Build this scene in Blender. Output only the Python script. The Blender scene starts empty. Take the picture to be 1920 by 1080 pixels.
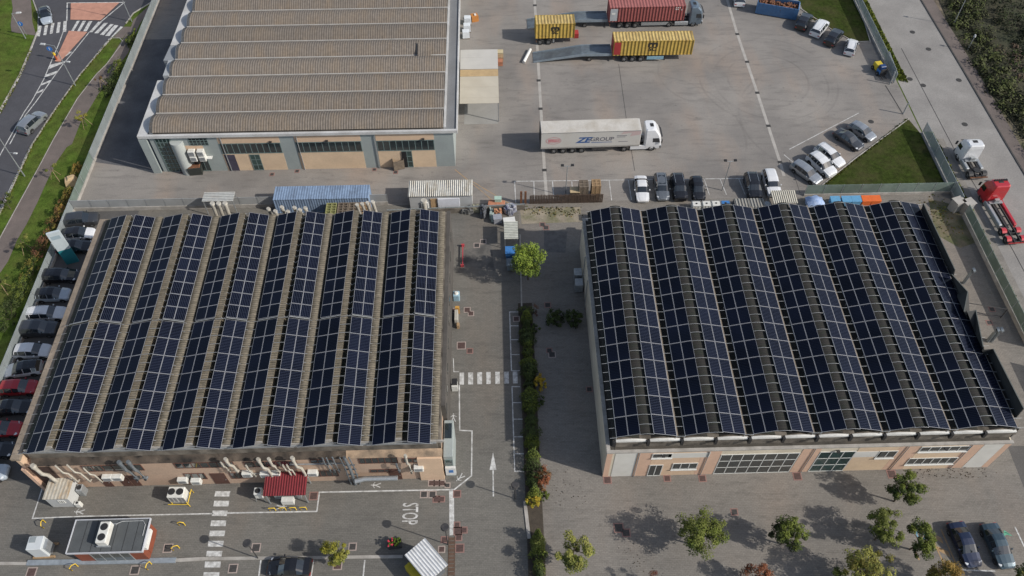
import bpy, math, random
from mathutils import Vector, Matrix, Euler
R = math.radians
SC = bpy.context.scene
COL = SC.collection
random.seed(7)

# ------------------------------------------------------------------ world, sun, camera
SUN_EL, SUN_AZ = 35.0, 110.2          # degrees; azimuth clockwise from +Y
w = bpy.data.worlds.new("World"); SC.world = w; w.use_nodes = True
nt = w.node_tree
sky = nt.nodes.new('ShaderNodeTexSky'); sky.sky_type = 'NISHITA'; sky.sun_disc = False
sky.sun_elevation = R(SUN_EL); sky.sun_rotation = R(SUN_AZ); sky.altitude = 100
sky.dust_density = 1.6
hs = nt.nodes.new('ShaderNodeHueSaturation'); hs.inputs['Saturation'].default_value = .78      # hazy daylight
nt.links.new(sky.outputs[0], hs.inputs['Color']); nt.links.new(hs.outputs[0], nt.nodes['Background'].inputs[0])
nt.nodes['Background'].inputs[1].default_value = 0.145
sl = bpy.data.lights.new('sun', 'SUN'); sl.energy = 4.2; sl.angle = R(0.53); sl.color = (1.0, 0.945, 0.87)
so = bpy.data.objects.new('sun', sl); COL.objects.link(so); so.location = (60, -30, 90)
az = R(SUN_AZ); el = R(SUN_EL)
to_sun = Vector((math.sin(az) * math.cos(el), math.cos(az) * math.cos(el), math.sin(el)))
so.rotation_euler = to_sun.to_track_quat('Z', 'Y').to_euler()
SC.view_settings.view_transform = 'Standard'; SC.view_settings.look = 'None'; SC.view_settings.exposure = 0
SC.render.resolution_x = 1024; SC.render.resolution_y = 576
CAM_R = (0.999644, -0.026647, -0.001008)
CAM_U = (0.021817, 0.795536, 0.605513)
CAM_B = (-0.015334, -0.605320, 0.795835)
CAM_LENS = 28.705

cd = bpy.data.cameras.new('camera'); cd.lens = CAM_LENS; cd.sensor_width = 36; cd.clip_end = 4000; cd.clip_start = 0.5
co = bpy.data.objects.new('camera', cd); COL.objects.link(co)
co.matrix_world = Matrix(((CAM_R[0], CAM_U[0], CAM_B[0], 0), (CAM_R[1], CAM_U[1], CAM_B[1], 0), (CAM_R[2], CAM_U[2], CAM_B[2], 80.0), (0, 0, 0, 1)))
SC.camera = co

# ------------------------------------------------------------------ mesh builder
class MB:
    def __init__(s): s.v = []; s.f = []; s.m = []; s.uv = []; s.sm = []
    def face(s, pts, m=0, uv=None, sm=False):
        b = len(s.v); s.v += [tuple(p) for p in pts]; s.f.append(list(range(b, b + len(pts)))); s.m.append(m); s.uv.append(uv); s.sm.append(sm)
        return s
    def mesh(s, vs, fs, m=0, sm=False):
        b = len(s.v); s.v += [tuple(p) for p in vs]
        for f in fs: s.f.append([b + i for i in f]); s.m.append(m); s.uv.append(None); s.sm.append(sm)
        return s
    def bx(s, x0, x1, y0, y1, z0, z1, m=0):
        v = [(x, y, z) for z in (z0, z1) for y in (y0, y1) for x in (x0, x1)]
        return s.mesh(v, [(0, 2, 3, 1), (4, 5, 7, 6), (0, 1, 5, 4), (2, 6, 7, 3), (0, 4, 6, 2), (1, 3, 7, 5)], m)
    def rbox(s, c, size, rz=0, m=0, top=1.0):
        """box standing on c, rotated about z, top face scaled"""
        a, b, h = size[0] / 2, size[1] / 2, size[2]; cs, sn = math.cos(rz), math.sin(rz)
        v = []
        for z, k in ((0, 1), (h, top)):
            for y in (-b, b):
                for x in (-a, a): v.append((c[0] + (x * cs - y * sn) * k, c[1] + (x * sn + y * cs) * k, c[2] + z))
        return s.mesh(v, [(0, 2, 3, 1), (4, 5, 7, 6), (0, 1, 5, 4), (2, 6, 7, 3), (0, 4, 6, 2), (1, 3, 7, 5)], m)
    def bev(s, x0, x1, y0, y1, z0, z1, b=0.05, m=0):
        """box with chamfered upright and top edges"""
        def ring(d, z):
            return [(x0 + b, y0 + d, z), (x1 - b, y0 + d, z), (x1 - d, y0 + b, z), (x1 - d, y1 - b, z), (x1 - b, y1 - d, z), (x0 + b, y1 - d, z), (x0 + d, y1 - b, z), (x0 + d, y0 + b, z)]
        r0 = ring(0, z0); r1 = ring(0, z1 - b); r2 = [(x0 + b, y0 + b, z1), (x1 - b, y0 + b, z1), (x1 - b, y0 + b, z1), (x1 - b, y1 - b, z1), (x1 - b, y1 - b, z1), (x0 + b, y1 - b, z1), (x0 + b, y1 - b, z1), (x0 + b, y0 + b, z1)]
        v = r0 + r1; f = [tuple(reversed(range(8)))]
        for i in range(8): j = (i + 1) % 8; f.append((i, j, 8 + j, 8 + i))
        v += [(x0 + b, y0 + b, z1), (x1 - b, y0 + b, z1), (x1 - b, y1 - b, z1), (x0 + b, y1 - b, z1)]
        f += [(16, 17, 18, 19), (8, 9, 17, 16), (9, 10, 17), (10, 11, 18, 17), (11, 12, 18), (12, 13, 19, 18), (13, 14, 19), (14, 15, 16, 19), (15, 8, 16)]
        return s.mesh(v, f, m)
    def prism(s, poly, z0, z1, m=0, axis='z'):
        n = len(poly)
        if axis == 'z': lo = [(p[0], p[1], z0) for p in poly]; hi = [(p[0], p[1], z1) for p in poly]
        elif axis == 'y': lo = [(p[0], z0, p[1]) for p in poly]; hi = [(p[0], z1, p[1]) for p in poly]
        else: lo = [(z0, p[0], p[1]) for p in poly]; hi = [(z1, p[0], p[1]) for p in poly]
        return s.mesh(lo + hi, [tuple(reversed(range(n))), tuple(range(n, 2 * n))] + [(i, (i + 1) % n, n + (i + 1) % n, n + i) for i in range(n)], m)
    def tube(s, pts, r0, r1=None, n=6, m=0, cap=True, sm=True):
        r1 = r0 if r1 is None else r1
        P = [Vector(p) for p in pts]; k = len(P); vs = []; fs = []
        for i, p in enumerate(P):
            d = (P[min(i + 1, k - 1)] - P[max(i - 1, 0)]).normalized()
            a = d.orthogonal().normalized() if abs(d.z) > .99 else d.cross(Vector((0, 0, 1))).normalized()
            b = d.cross(a); r = r0 + (r1 - r0) * i / max(1, k - 1)
            for j in range(n):
                t = 2 * math.pi * j / n; vs.append(p + a * (r * math.cos(t)) + b * (r * math.sin(t)))
        for i in range(k - 1):
            for j in range(n): q = (j + 1) % n; fs.append((i * n + j, i * n + q, (i + 1) * n + q, (i + 1) * n + j))
        s.mesh(vs, fs, m, sm)
        if cap:
            s.mesh(vs[:n], [tuple(range(n))], m); s.mesh(vs[-n:], [tuple(range(n))], m)
        return s
    def cyl(s, p0, p1, r, n=12, m=0, r1=None): return s.tube([p0, p1], r, r if r1 is None else r1, n, m)
    def build(s, name, mats, parent=None, loc=None):
        me = bpy.data.meshes.new(name); me.from_pydata([tuple(v) for v in s.v], [], s.f)
        for mt in (mats if isinstance(mats, (list, tuple)) else [mats]): me.materials.append(mt)
        me.polygons.foreach_set('material_index', s.m)
        me.polygons.foreach_set('use_smooth', s.sm)
        if any(u is not None for u in s.uv):
            L = me.uv_layers.new(name='UVMap'); i = 0; buf = []
            for f, u in zip(s.f, s.uv):
                for k in range(len(f)): buf += list(u[k]) if u else [0.0, 0.0]
            L.data.foreach_set('uv', buf)
        me.update()
        o = bpy.data.objects.new(name, me); COL.objects.link(o)
        if parent is not None: o.parent = parent
        if loc is not None: o.location = loc
        return o

def tag(o, label=None, cat=None, group=None, kind=None):
    if label: o['label'] = label
    if cat: o['category'] = cat
    if group: o['group'] = group
    if kind: o['kind'] = kind
    return o
def thing(name, label, cat, loc=(0, 0, 0), rz=0.0, group=None):
    o = bpy.data.objects.new(name, None); COL.objects.link(o); o.empty_display_size = .3
    o.location = (loc[0], loc[1], loc[2] if len(loc) > 2 else 0.0); o.rotation_euler = (0, 0, rz)
    return tag(o, label, cat, group)
KIDS = {}
def dup(root, loc, rz=None, label=None, group=None):
    def cp(o, par):
        c = o.copy(); COL.objects.link(c); c.parent = par
        for ch in o.children: cp(ch, c)
        return c
    c = cp(root, root.parent); c.location = (loc[0], loc[1], loc[2] if len(loc) > 2 else 0.0)
    if rz is not None: c.rotation_euler = (0, 0, rz)
    if label: c['label'] = label
    if group: c['group'] = group
    return c
def band_between(name, left, right, z, mat):
    """ground strip between two edges that both run down in y"""
    ys = sorted({p[1] for p in left + right}, reverse=True); lo = max(left[-1][1], right[-1][1]); hi = min(left[0][1], right[0][1]); ys = [y for y in ys if lo <= y <= hi]
    def at(e, y):
        for a, b in zip(e, e[1:]):
            if a[1] >= y >= b[1]: return a[0] + (b[0] - a[0]) * ((a[1] - y) / (a[1] - b[1]) if a[1] != b[1] else 0)
        return e[-1][0]
    m = MB()
    for a, b in zip(ys, ys[1:]): m.face([(at(left, b), b, z), (at(right, b), b, z), (at(right, a), a, z), (at(left, a), a, z)])
    o = m.build(name, mat); o['kind'] = 'structure'; return o
def sheet(name, poly, z, mat, kind='structure', label=None, cat=None):
    o = MB().face([(p[0], p[1], z) for p in poly]).build(name, mat)
    if o.data.polygons[0].normal.z < 0: o.data.flip_normals()
    return tag(o, label, cat, None, kind)
def strip(mb, a, b, wd, z, m=0):
    """flat painted line from a to b"""
    a = Vector(a[:2]); b = Vector(b[:2]); d = (b - a).normalized() * .5; n = Vector((-d.y, d.x)) * wd
    mb.face([(*(a - n), z), (*(b - n), z), (*(b + n), z), (*(a + n), z)], m)
def poly_line(mb, pts, wd, z, m=0):
    pts = [Vector(p[:2]) for p in pts]
    L = []; Rr = []
    for i, p in enumerate(pts):
        d0 = (p - pts[i - 1]).normalized() if i else (pts[1] - p).normalized()
        d1 = (pts[i + 1] - p).normalized() if i < len(pts) - 1 else d0
        t = (d0 + d1).normalized(); n = Vector((-t.y, t.x)); k = wd / 2 / max(.35, n.dot(Vector((-d0.y, d0.x))))
        L.append(p + n * k); Rr.append(p - n * k)
    for i in range(len(pts) - 1): mb.face([(*Rr[i], z), (*Rr[i + 1], z), (*L[i + 1], z), (*L[i], z)], m)
def text_mesh(txt, size, shear=0.0, sx=1.0, name='lettering', extrude=0.0, bold=0.0):
    cu = bpy.data.curves.new(name, 'FONT'); cu.body = txt; cu.size = size; cu.shear = shear; cu.align_x = 'CENTER'; cu.align_y = 'CENTER'
    cu.extrude = extrude; cu.offset = bold; cu.resolution_u = 3
    o = bpy.data.objects.new(name, cu); COL.objects.link(o)
    bpy.context.view_layer.update()
    me = bpy.data.meshes.new_from_object(o.evaluated_get(bpy.context.evaluated_depsgraph_get()))
    bpy.data.objects.remove(o); bpy.data.curves.remove(cu)
    if sx != 1.0:
        for v in me.vertices: v.co.x *= sx
    me.materials.clear()
    return me
def put_text(txt, size, mat, parent, loc, rot, shear=0, sx=1.0, name='lettering', bold=0.0):
    me = text_mesh(txt, size, shear, sx, name, 0.0, bold); me.materials.append(mat)
    o = bpy.data.objects.new(name, me); COL.objects.link(o); o.parent = parent; o.location = loc; o.rotation_euler = rot
    return o

# ------------------------------------------------------------------ materials
MATS = {}
def nodes(mat): 
    mat.use_nodes = True; t = mat.node_tree; return t, t.nodes['Principled BSDF']
def mat(name, col, rough=.8, var=.12, scale=1.0, metal=0.0, bump=0.0, coat=0.0, spec=.5, fine=0.0, tint=None, tscale=.3, tamt=.5, alpha=None, detail=5):
    """principled with noise-broken colour; tint = second colour laid in large patches; fine = grain"""
    if name in MATS: return MATS[name]
    m = bpy.data.materials.new(name); t, p = nodes(m); N = t.nodes; L = t.links
    p.inputs['Roughness'].default_value = rough; p.inputs['Metallic'].default_value = metal
    p.inputs['Specular IOR Level'].default_value = spec
    if coat: p.inputs['Coat Weight'].default_value = coat; p.inputs['Coat Roughness'].default_value = .06
    tc = N.new('ShaderNodeTexCoord'); c = tc.outputs['Object']
    def noise(sc, de=detail, ro=.6):
        n = N.new('ShaderNodeTexNoise'); n.inputs['Scale'].default_value = sc; n.inputs['Detail'].default_value = de; n.inputs['Roughness'].default_value = ro
        L.new(c, n.inputs['Vector']); return n.outputs['Fac']
    def ramp(fac, a, b, lo=.3, hi=.7):
        r = N.new('ShaderNodeValToRGB'); e = r.color_ramp.elements; e[0].position = lo; e[1].position = hi
        e[0].color = (*a, 1); e[1].color = (*b, 1); L.new(fac, r.inputs[0]); return r.outputs[0]
    lo = [x * (1 - var) for x in col]; hi = [min(1, x * (1 + var)) for x in col]
    nf = noise(scale); out = ramp(nf, lo, hi)
    if tint:
        tf = noise(tscale, 4, .55)
        mx = N.new('ShaderNodeMix'); mx.data_type = 'RGBA'; mr = N.new('ShaderNodeMapRange'); mr.inputs[1].default_value = .42; mr.inputs[2].default_value = .68; mr.inputs[4].default_value = tamt
        L.new(tf, mr.inputs[0]); L.new(mr.outputs[0], mx.inputs[0]); L.new(out, mx.inputs[6]); mx.inputs[7].default_value = (*tint, 1); out = mx.outputs[2]
    if fine:
        g = noise(scale * 14, 3, .7); gr = ramp(g, (1 - fine,) * 3, (1 + fine * .6,) * 3, .32, .68)
        mx = N.new('ShaderNodeMix'); mx.data_type = 'RGBA'; mx.blend_type = 'MULTIPLY'; mx.inputs[0].default_value = 1
        L.new(out, mx.inputs[6]); L.new(gr, mx.inputs[7]); out = mx.outputs[2]
    L.new(out, p.inputs['Base Color'])
    if bump:
        b = N.new('ShaderNodeBump'); b.inputs['Strength'].default_value = bump; b.inputs['Distance'].default_value = .05
        L.new(noise(scale * 6, 4), b.inputs['Height']); L.new(b.outputs[0], p.inputs['Normal'])
    if alpha is not None: p.inputs['Alpha'].default_value = alpha
    m['_out'] = 1
    MATS[name] = m; return m
def corrugated(name, a, b, period=.33, axis=0, rough=.85, stain=(.2, .13, .07), sscale=.5, samt=.5, metal=0.0, bump=.6, var=.15, dist=None):
    """sheeting with ribs along one axis and weather stains"""
    if name in MATS: return MATS[name]
    m = bpy.data.materials.new(name); t, p = nodes(m); N = t.nodes; L = t.links
    p.inputs['Roughness'].default_value = rough; p.inputs['Metallic'].default_value = metal
    tc = N.new('ShaderNodeTexCoord'); sp = N.new('ShaderNodeSeparateXYZ'); L.new(tc.outputs['Object'], sp.inputs[0])
    mu = N.new('ShaderNodeMath'); mu.operation = 'MULTIPLY'; mu.inputs[1].default_value = 2 * math.pi / period; L.new(sp.outputs[axis], mu.inputs[0])
    sn = N.new('ShaderNodeMath'); sn.operation = 'SINE'; L.new(mu.outputs[0], sn.inputs[0])
    mr = N.new('ShaderNodeMapRange'); mr.inputs[1].default_value = -1; mr.inputs[2].default_value = 1; L.new(sn.outputs[0], mr.inputs[0])
    r = N.new('ShaderNodeValToRGB'); r.color_ramp.elements[0].color = (*a, 1); r.color_ramp.elements[1].color = (*b, 1); r.color_ramp.elements[0].position = .2; r.color_ramp.elements[1].position = .8
    L.new(mr.outputs[0], r.inputs[0])
    def noise(sc, de=5, stretch=None):
        n = N.new('ShaderNodeTexNoise'); n.inputs['Scale'].default_value = sc; n.inputs['Detail'].default_value = de; n.inputs['Roughness'].default_value = .65
        if stretch:
            mp = N.new('ShaderNodeMapping'); mp.inputs['Scale'].default_value = stretch; L.new(tc.outputs['Object'], mp.inputs[0]); L.new(mp.outputs[0], n.inputs['Vector'])
        else: L.new(tc.outputs['Object'], n.inputs['Vector'])
        return n.outputs['Fac']
    st = [1, 1, 1]; st[axis] = 3.0
    r2 = N.new('ShaderNodeMapRange'); r2.inputs[1].default_value = .45; r2.inputs[2].default_value = .7; r2.inputs[4].default_value = samt; L.new(noise(sscale, 6, st), r2.inputs[0])
    mx = N.new('ShaderNodeMix'); mx.data_type = 'RGBA'; L.new(r2.outputs[0], mx.inputs[0]); L.new(r.outputs[0], mx.inputs[6]); mx.inputs[7].default_value = (*stain, 1)
    g = N.new('ShaderNodeMapRange'); g.inputs[1].default_value = .3; g.inputs[2].default_value = .7; g.inputs[3].default_value = 1 - var; g.inputs[4].default_value = 1 + var; L.new(noise(2.2, 6), g.inputs[0])
    m2 = N.new('ShaderNodeMix'); m2.data_type = 'RGBA'; m2.blend_type = 'MULTIPLY'; m2.inputs[0].default_value = 1; L.new(mx.outputs[2], m2.inputs[6])
    cb = N.new('ShaderNodeCombineColor'); [L.new(g.outputs[0], cb.inputs[i]) for i in range(3)]; L.new(cb.outputs[0], m2.inputs[7])
    oi = N.new('ShaderNodeObjectInfo'); ov = N.new('ShaderNodeMapRange'); ov.inputs[3].default_value = .9; ov.inputs[4].default_value = 1.08; L.new(oi.outputs['Random'], ov.inputs[0])
    oc = N.new('ShaderNodeCombineColor'); [L.new(ov.outputs[0], oc.inputs[i]) for i in range(3)]
    m3 = N.new('ShaderNodeMix'); m3.data_type = 'RGBA'; m3.blend_type = 'MULTIPLY'; m3.inputs[0].default_value = 1; L.new(m2.outputs[2], m3.inputs[6]); L.new(oc.outputs[0], m3.inputs[7])
    L.new(m3.outputs[2], p.inputs['Base Color'])
    bp = N.new('ShaderNodeBump'); bp.inputs['Strength'].default_value = bump; bp.inputs['Distance'].default_value = period * .25; L.new(sn.outputs[0], bp.inputs['Height']); L.new(bp.outputs[0], p.inputs['Normal'])
    MATS[name] = m; return m
def glass(name, col=(.02, .03, .035), rough=.08, var=.4, scale=.6):
    return mat(name, col, rough, var, scale, spec=.8, coat=.5)
def paint(name, col, metal=.25, rough=.32): return mat('paint_' + name, col, rough, .06, 2.0, metal=metal, coat=.8)

WHITE_LINE = mat('road_paint_white', (.58, .58, .56), .75, .2, 3.5, fine=.4, tint=(.24, .23, .21), tscale=2.2, tamt=.75)
TYRE = mat('tyre_rubber', (.018, .018, .018), .85, .2, 6)
RIM = mat('wheel_rim', (.35, .36, .37), .35, .1, 8, metal=.7)
CHROME = mat('bright_metal', (.55, .56, .57), .3, .1, 4, metal=.8)
GALV = mat('galvanised_steel', (.36, .38, .39), .5, .15, 5, metal=.55)
DARK = mat('black_plastic', (.02, .02, .021), .6, .2, 5)
CARGLASS = mat('car_glass', (.012, .016, .02), .06, .2, 3, coat=1.0, spec=.7)
LAMP_R = mat('tail_lamp_red', (.35, .015, .012), .25, .1, 9, coat=.6)
LAMP_W = mat('head_lamp_clear', (.6, .62, .64), .15, .1, 9, coat=.8)
CONC = mat('concrete_light', (.36, .34, .31), .9, .18, 1.2, fine=.15, tint=(.2, .185, .16), tscale=.7, tamt=.5, bump=.1)
CONC_D = mat('concrete_stained', (.16, .14, .115), .95, .35, .9, fine=.25, tint=(.045, .038, .03), tscale=.8, tamt=.85, bump=.2)
WHITE = mat('white_paint', (.66, .66, .63), .6, .08, 2.0, tint=(.42, .40, .36), tscale=.8, tamt=.4)
PLASTIC_W = mat('white_plastic', (.62, .62, .58), .45, .08, 3.0, tint=(.4, .38, .33), tscale=2, tamt=.4)
RUST = mat('rusty_steel', (.16, .07, .035), .85, .4, 3, fine=.3)
WOOD = mat('raw_timber', (.33, .22, .12), .85, .25, 3, fine=.3)
WOOD_D = mat('grey_timber', (.17, .135, .10), .9, .3, 3, fine=.3)
BLUE_P = mat('blue_plastic', (.045, .17, .42), .45, .12, 4)
YELLOW = mat('yellow_steel', (.62, .42, .03), .5, .15, 5)

# ------------------------------------------------------------------ ground, roads, paving
SOIL = mat('dry_soil', (.15, .12, .085), .95, .3, .25, fine=.3, tint=(.06, .085, .025), tscale=.05, tamt=.8, bump=.3)
GRASS = mat('short_grass', (.072, .115, .018), .95, .4, .8, fine=.55, spec=.1, tint=(.10, .10, .03), tscale=.22, tamt=.6, bump=.6)
LAWN = mat('lawn_grass', (.036, .052, .010), .95, .45, 1.6, fine=.6, spec=.08, tint=(.075, .068, .03), tscale=.35, tamt=.6, bump=.6)
ASPH = mat('road_asphalt', (.064, .064, .072), .9, .12, .5, fine=.18, tint=(.05, .05, .056), tscale=.12, tamt=.7)
FOOT = mat('footpath_tarmac', (.145, .118, .105), .92, .14, .6, fine=.2, tint=(.10, .085, .075), tscale=.25, tamt=.6)
ROADC = mat('pale_concrete_road', (.25, .238, .222), .9, .12, .35, fine=.16, tint=(.175, .165, .155), tscale=.12, tamt=.7)
PEACH = mat('peach_paving', (.44, .225, .16), .9, .14, 1.0, fine=.15)

def yard_material(name, base, dark, warm, brick=None, rings=(), joints=()):
    m = bpy.data.materials.new(name); t, p = nodes(m); N = t.nodes; L = t.links
    p.inputs['Roughness'].default_value = .9; p.inputs['Specular IOR Level'].default_value = .35
    tc = N.new('ShaderNodeTexCoord'); c = tc.outputs['Object']
    def noise(sc, de=6, ro=.6, stretch=None):
        n = N.new('ShaderNodeTexNoise'); n.inputs['Scale'].default_value = sc; n.inputs['Detail'].default_value = de; n.inputs['Roughness'].default_value = ro
        if stretch:
            mp = N.new('ShaderNodeMapping'); mp.inputs['Scale'].default_value = stretch; mp.inputs['Rotation'].default_value = (0, 0, .35); L.new(c, mp.inputs[0]); L.new(mp.outputs[0], n.inputs['Vector'])
        else: L.new(c, n.inputs['Vector'])
        return n.outputs['Fac']
    def rng(f, a, b, c0, d):
        r = N.new('ShaderNodeMapRange'); r.inputs[1].default_value = a; r.inputs[2].default_value = b; r.inputs[3].default_value = c0; r.inputs[4].default_value = d; L.new(f, r.inputs[0]); return r.outputs[0]
    def mix(fac, a, b, bt='MIX'):
        x = N.new('ShaderNodeMix'); x.data_type = 'RGBA'; x.blend_type = bt
        if isinstance(fac, float): x.inputs[0].default_value = fac
        else: L.new(fac, x.inputs[0])
        for s, i in ((a, 6), (b, 7)):
            if isinstance(s, tuple): x.inputs[i].default_value = (*s, 1)
            else: L.new(s, x.inputs[i])
        return x.outputs[2]
    o = mix(rng(noise(.09, 5, .55), .36, .64, 0, 1), base, dark)
    o = mix(rng(noise(.16, 4, .5, (1, .35, 1)), .5, .7, 0, .65), o, warm)
    o = mix(rng(noise(.7, 6, .7, (.35, 1.6, 1)), .50, .72, 0, .6), o, tuple(x * .62 for x in dark))     # drag marks
    if brick:
        bt = N.new('ShaderNodeTexBrick'); bt.inputs['Scale'].default_value = 1.0; bt.inputs['Brick Width'].default_value = brick; bt.inputs['Row Height'].default_value = brick * .5; bt.inputs['Mortar Size'].default_value = .012
        bt.inputs['Color1'].default_value = (1.06, 1.06, 1.06, 1); bt.inputs['Color2'].default_value = (.88, .88, .88, 1); bt.inputs['Mortar'].default_value = (.62, .62, .62, 1); L.new(c, bt.inputs['Vector'])
        o = mix(.8, o, bt.outputs[0], 'MULTIPLY')
    g = rng(noise(6.5, 4, .75), .3, .7, .80, 1.14); cb = N.new('ShaderNodeCombineColor'); [L.new(g, cb.inputs[i]) for i in range(3)]
    o = mix(1.0, o, cb.outputs[0], 'MULTIPLY')
    sp = N.new('ShaderNodeTexVoronoi'); sp.inputs['Scale'].default_value = .55; L.new(c, sp.inputs['Vector'])
    o = mix(rng(sp.outputs['Distance'], .02, .13, .38, 0), o, tuple(x * .45 for x in dark))           # oil spots
    for (cx, cy, rad, wd, amt) in rings:                                                              # tyre arcs
        vm = N.new('ShaderNodeVectorMath'); vm.operation = 'DISTANCE'; L.new(c, vm.inputs[0]); vm.inputs[1].default_value = (cx, cy, 0)
        s = N.new('ShaderNodeMath'); s.operation = 'SUBTRACT'; L.new(vm.outputs['Value'], s.inputs[0]); s.inputs[1].default_value = rad
        a = N.new('ShaderNodeMath'); a.operation = 'ABSOLUTE'; L.new(s.outputs[0], a.inputs[0])
        k = N.new('ShaderNodeMath'); k.operation = 'MULTIPLY'; L.new(rng(a.outputs[0], wd * .4, wd, amt, 0), k.inputs[0]); L.new(rng(noise(.16, 3), .4, .6, 0, 1), k.inputs[1])
        o = mix(k.outputs[0], o, tuple(x * .5 for x in dark))
    L.new(o, p.inputs['Base Color'])
    b = N.new('ShaderNodeBump'); b.inputs['Strength'].default_value = .12; b.inputs['Distance'].default_value = .04; L.new(noise(5, 4), b.inputs['Height']); L.new(b.outputs[0], p.inputs['Normal'])
    return m
rg = (41.66, 99.66)
LOT = yard_material('lorry_yard_concrete', (.262, .243, .22), (.182, .17, .158), (.285, .225, .18), None,
    [(rg[0], rg[1], 6.1, .22, .32), (rg[0] + .3, rg[1] - .4, 8.6, .2, .28), (rg[0], rg[1], 10.4, .2, .25), (rg[0] - 9, rg[1] + 2, 7.5, .2, .2), (rg[0] + 6, rg[1] - 9, 12, .22, .22), (rg[0] - 20, rg[1] - 12, 14, .22, .18)])
PAVE = yard_material('block_paving', (.176, .166, .146), (.138, .132, .119), (.186, .158, .129), .36)
PAVE_R = yard_material('forecourt_paving', (.225, .205, .18), (.18, .168, .15), (.24, .20, .165), .36)

MB().face([(-1500, -400, -.08), (1500, -400, -.08), (1500, 2600, -.08), (-1500, 2600, -.08)]).build('ground', SOIL)['kind'] = 'structure'
sheet('yard', [(-56, 75.2), (61.2, 75.2), (61.2, 150), (-56, 150)], 0.0, LOT)
sheet('paving', [(-56, -10), (2.75, -10), (2.75, 75.2), (-56, 75.2)], 0.0, PAVE)
sheet('forecourt', [(2.75, -10), (61.2, -10), (61.2, 75.2), (2.75, 75.2)], 0.0, PAVE_R)

# left-hand road
road_l = [(-73.85, 68.91), (-73.20, 95.98), (-73.05, 104.14), (-73.57, 111.48), (-73.86, 115.00), (-75.43, 120.14), (-77.48, 124.00), (-80.21, 130.42), (-54.81, 129.70), (-56.90, 123.42), (-59.62, 119.70), (-60.29, 116.19), (-61.44, 113.09), (-63.77, 103.88), (-65.17, 95.29), (-65.98, 88.46), (-65.91, 75.13), (-68.14, 54.89)]
sheet('road', road_l, -.05, ASPH)
grass_l = [(-81.35, 69.11), (-73.20, 95.98), (-73.05, 104.14), (-73.57, 111.48), (-73.86, 115.00), (-75.43, 120.14), (-77.48, 124.00), (-80.21, 130.42), (-113.03, 131.35)]
sheet('grass_verge', grass_l, -.02, GRASS)
sheet('pavement', [(-81.90, 125.99), (-77.84, 124.01), (-75.49, 117.64), (-73.71, 114.00), (-78.01, 115.11), (-78.83, 117.00), (-80.11, 121.78)], .015, FOOT)
foot_l = [(-56.65, 129.75), (-56.90, 123.42), (-59.17, 117.91), (-59.07, 116.16), (-59.65, 111.78), (-60.38, 106.39), (-61.31, 103.81), (-62.52, 98.21), (-63.30, 89.27), (-63.40, 88.39), (-63.58, 83.56), (-63.90, 78.77), (-64.34, 71.62), (-65.00, 61.44), (-65.66, 53.34), (-65.25, 44.97)]
foot_r = [(-54.81, 129.70), (-56.91, 125.75), (-57.15, 121.13), (-57.82, 116.70), (-57.89, 112.85), (-57.75, 108.99), (-58.49, 106.07), (-58.75, 102.46), (-59.67, 99.36), (-59.95, 96.69), (-60.48, 92.59), (-60.36, 88.31), (-60.92, 87.66), (-61.41, 84.87), (-61.58, 80.72), (-61.59, 76.94), (-61.75, 73.13), (-62.06, 70.38), (-62.00, 66.83), (-62.35, 64.95), (-63.12, 54.75), (-62.37, 43.58)]
band_between('footpath', foot_l, foot_r, .0, FOOT)
sheet('footpath', [(-61.17, 113.36), (-59.60, 112.90), (-59.03, 116.01), (-60.25, 116.05)], .004, FOOT)
sheet('service_road', [(-56, 84.5), (-46.2, 82.4), (-46.2, 112.5), (-56, 112.5)], .005, mat('service_asphalt_shade', (.105, .105, .11), .92, .2, .4, fine=.22, tint=(.06, .06, .066), tscale=.25, tamt=.7))  # asphalt sheet darkened to deepen the upper hall's cast shadow
sheet('car_park', [(-56, 37), (-47.6, 37), (-47.6, 75.1), (-56, 75.1)], .006, mat('car_park_shade', (.085, .082, .08), .92, .15, .5, fine=.2))  # dark sheet paints in the left hall's shadow over the bays
rx = [(-56.90, 123.42), (-59.62, 119.70), (-60.29, 116.19), (-61.44, 113.09), (-63.77, 103.88), (-65.17, 95.29), (-65.98, 88.46), (-65.91, 75.13), (-68.14, 54.89)]
rx = [(rx[0][0] + 1.0, 150)] + rx + [(rx[-1][0], -10)]
vm_ = MB()
for a, b in zip(rx, rx[1:]): vm_.face([(a[0], a[1], -.03), (b[0], b[1], -.03), (-56.35, b[1], -.03), (-56.35, a[1], -.03)])
vm_.build('grass_verge', GRASS)['kind'] = 'structure'
kb = MB()
def kerb(pts, wd=.16, z0=-.06, z1=.08, mb=kb):
    pts = [Vector(p) for p in pts]
    for a, b in zip(pts, pts[1:]):
        d = b - a; mid = (a + b) / 2; mb.rbox((mid.x, mid.y, z0), (d.length + .02, wd, z1 - z0), math.atan2(d.y, d.x))
kerb([(-73.85, 68.91), (-73.20, 95.98), (-73.05, 104.14), (-73.57, 111.48), (-73.86, 115.00)]); kerb([(-75.43, 120.14), (-77.48, 124.00), (-80.21, 130.42)])
kerb([(-56.90, 123.42), (-59.62, 119.70), (-60.13, 116.91)]); kerb([(-61.44, 113.09), (-63.77, 103.88), (-65.17, 95.29), (-65.98, 88.46), (-65.91, 75.13), (-68.14, 54.89)])
kerb([(-61.44, 113.09), (-60.15, 113.05), (-59.42, 112.19), (-59.47, 111.09), (-60.38, 106.39), (-61.31, 103.81), (-62.52, 98.21), (-63.30, 89.27), (-63.58, 83.56), (-63.90, 78.77), (-64.34, 71.62), (-65.00, 61.44)], .1, -.03, .04)
kb.build('kerb', CONC)['kind'] = 'structure'

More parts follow.
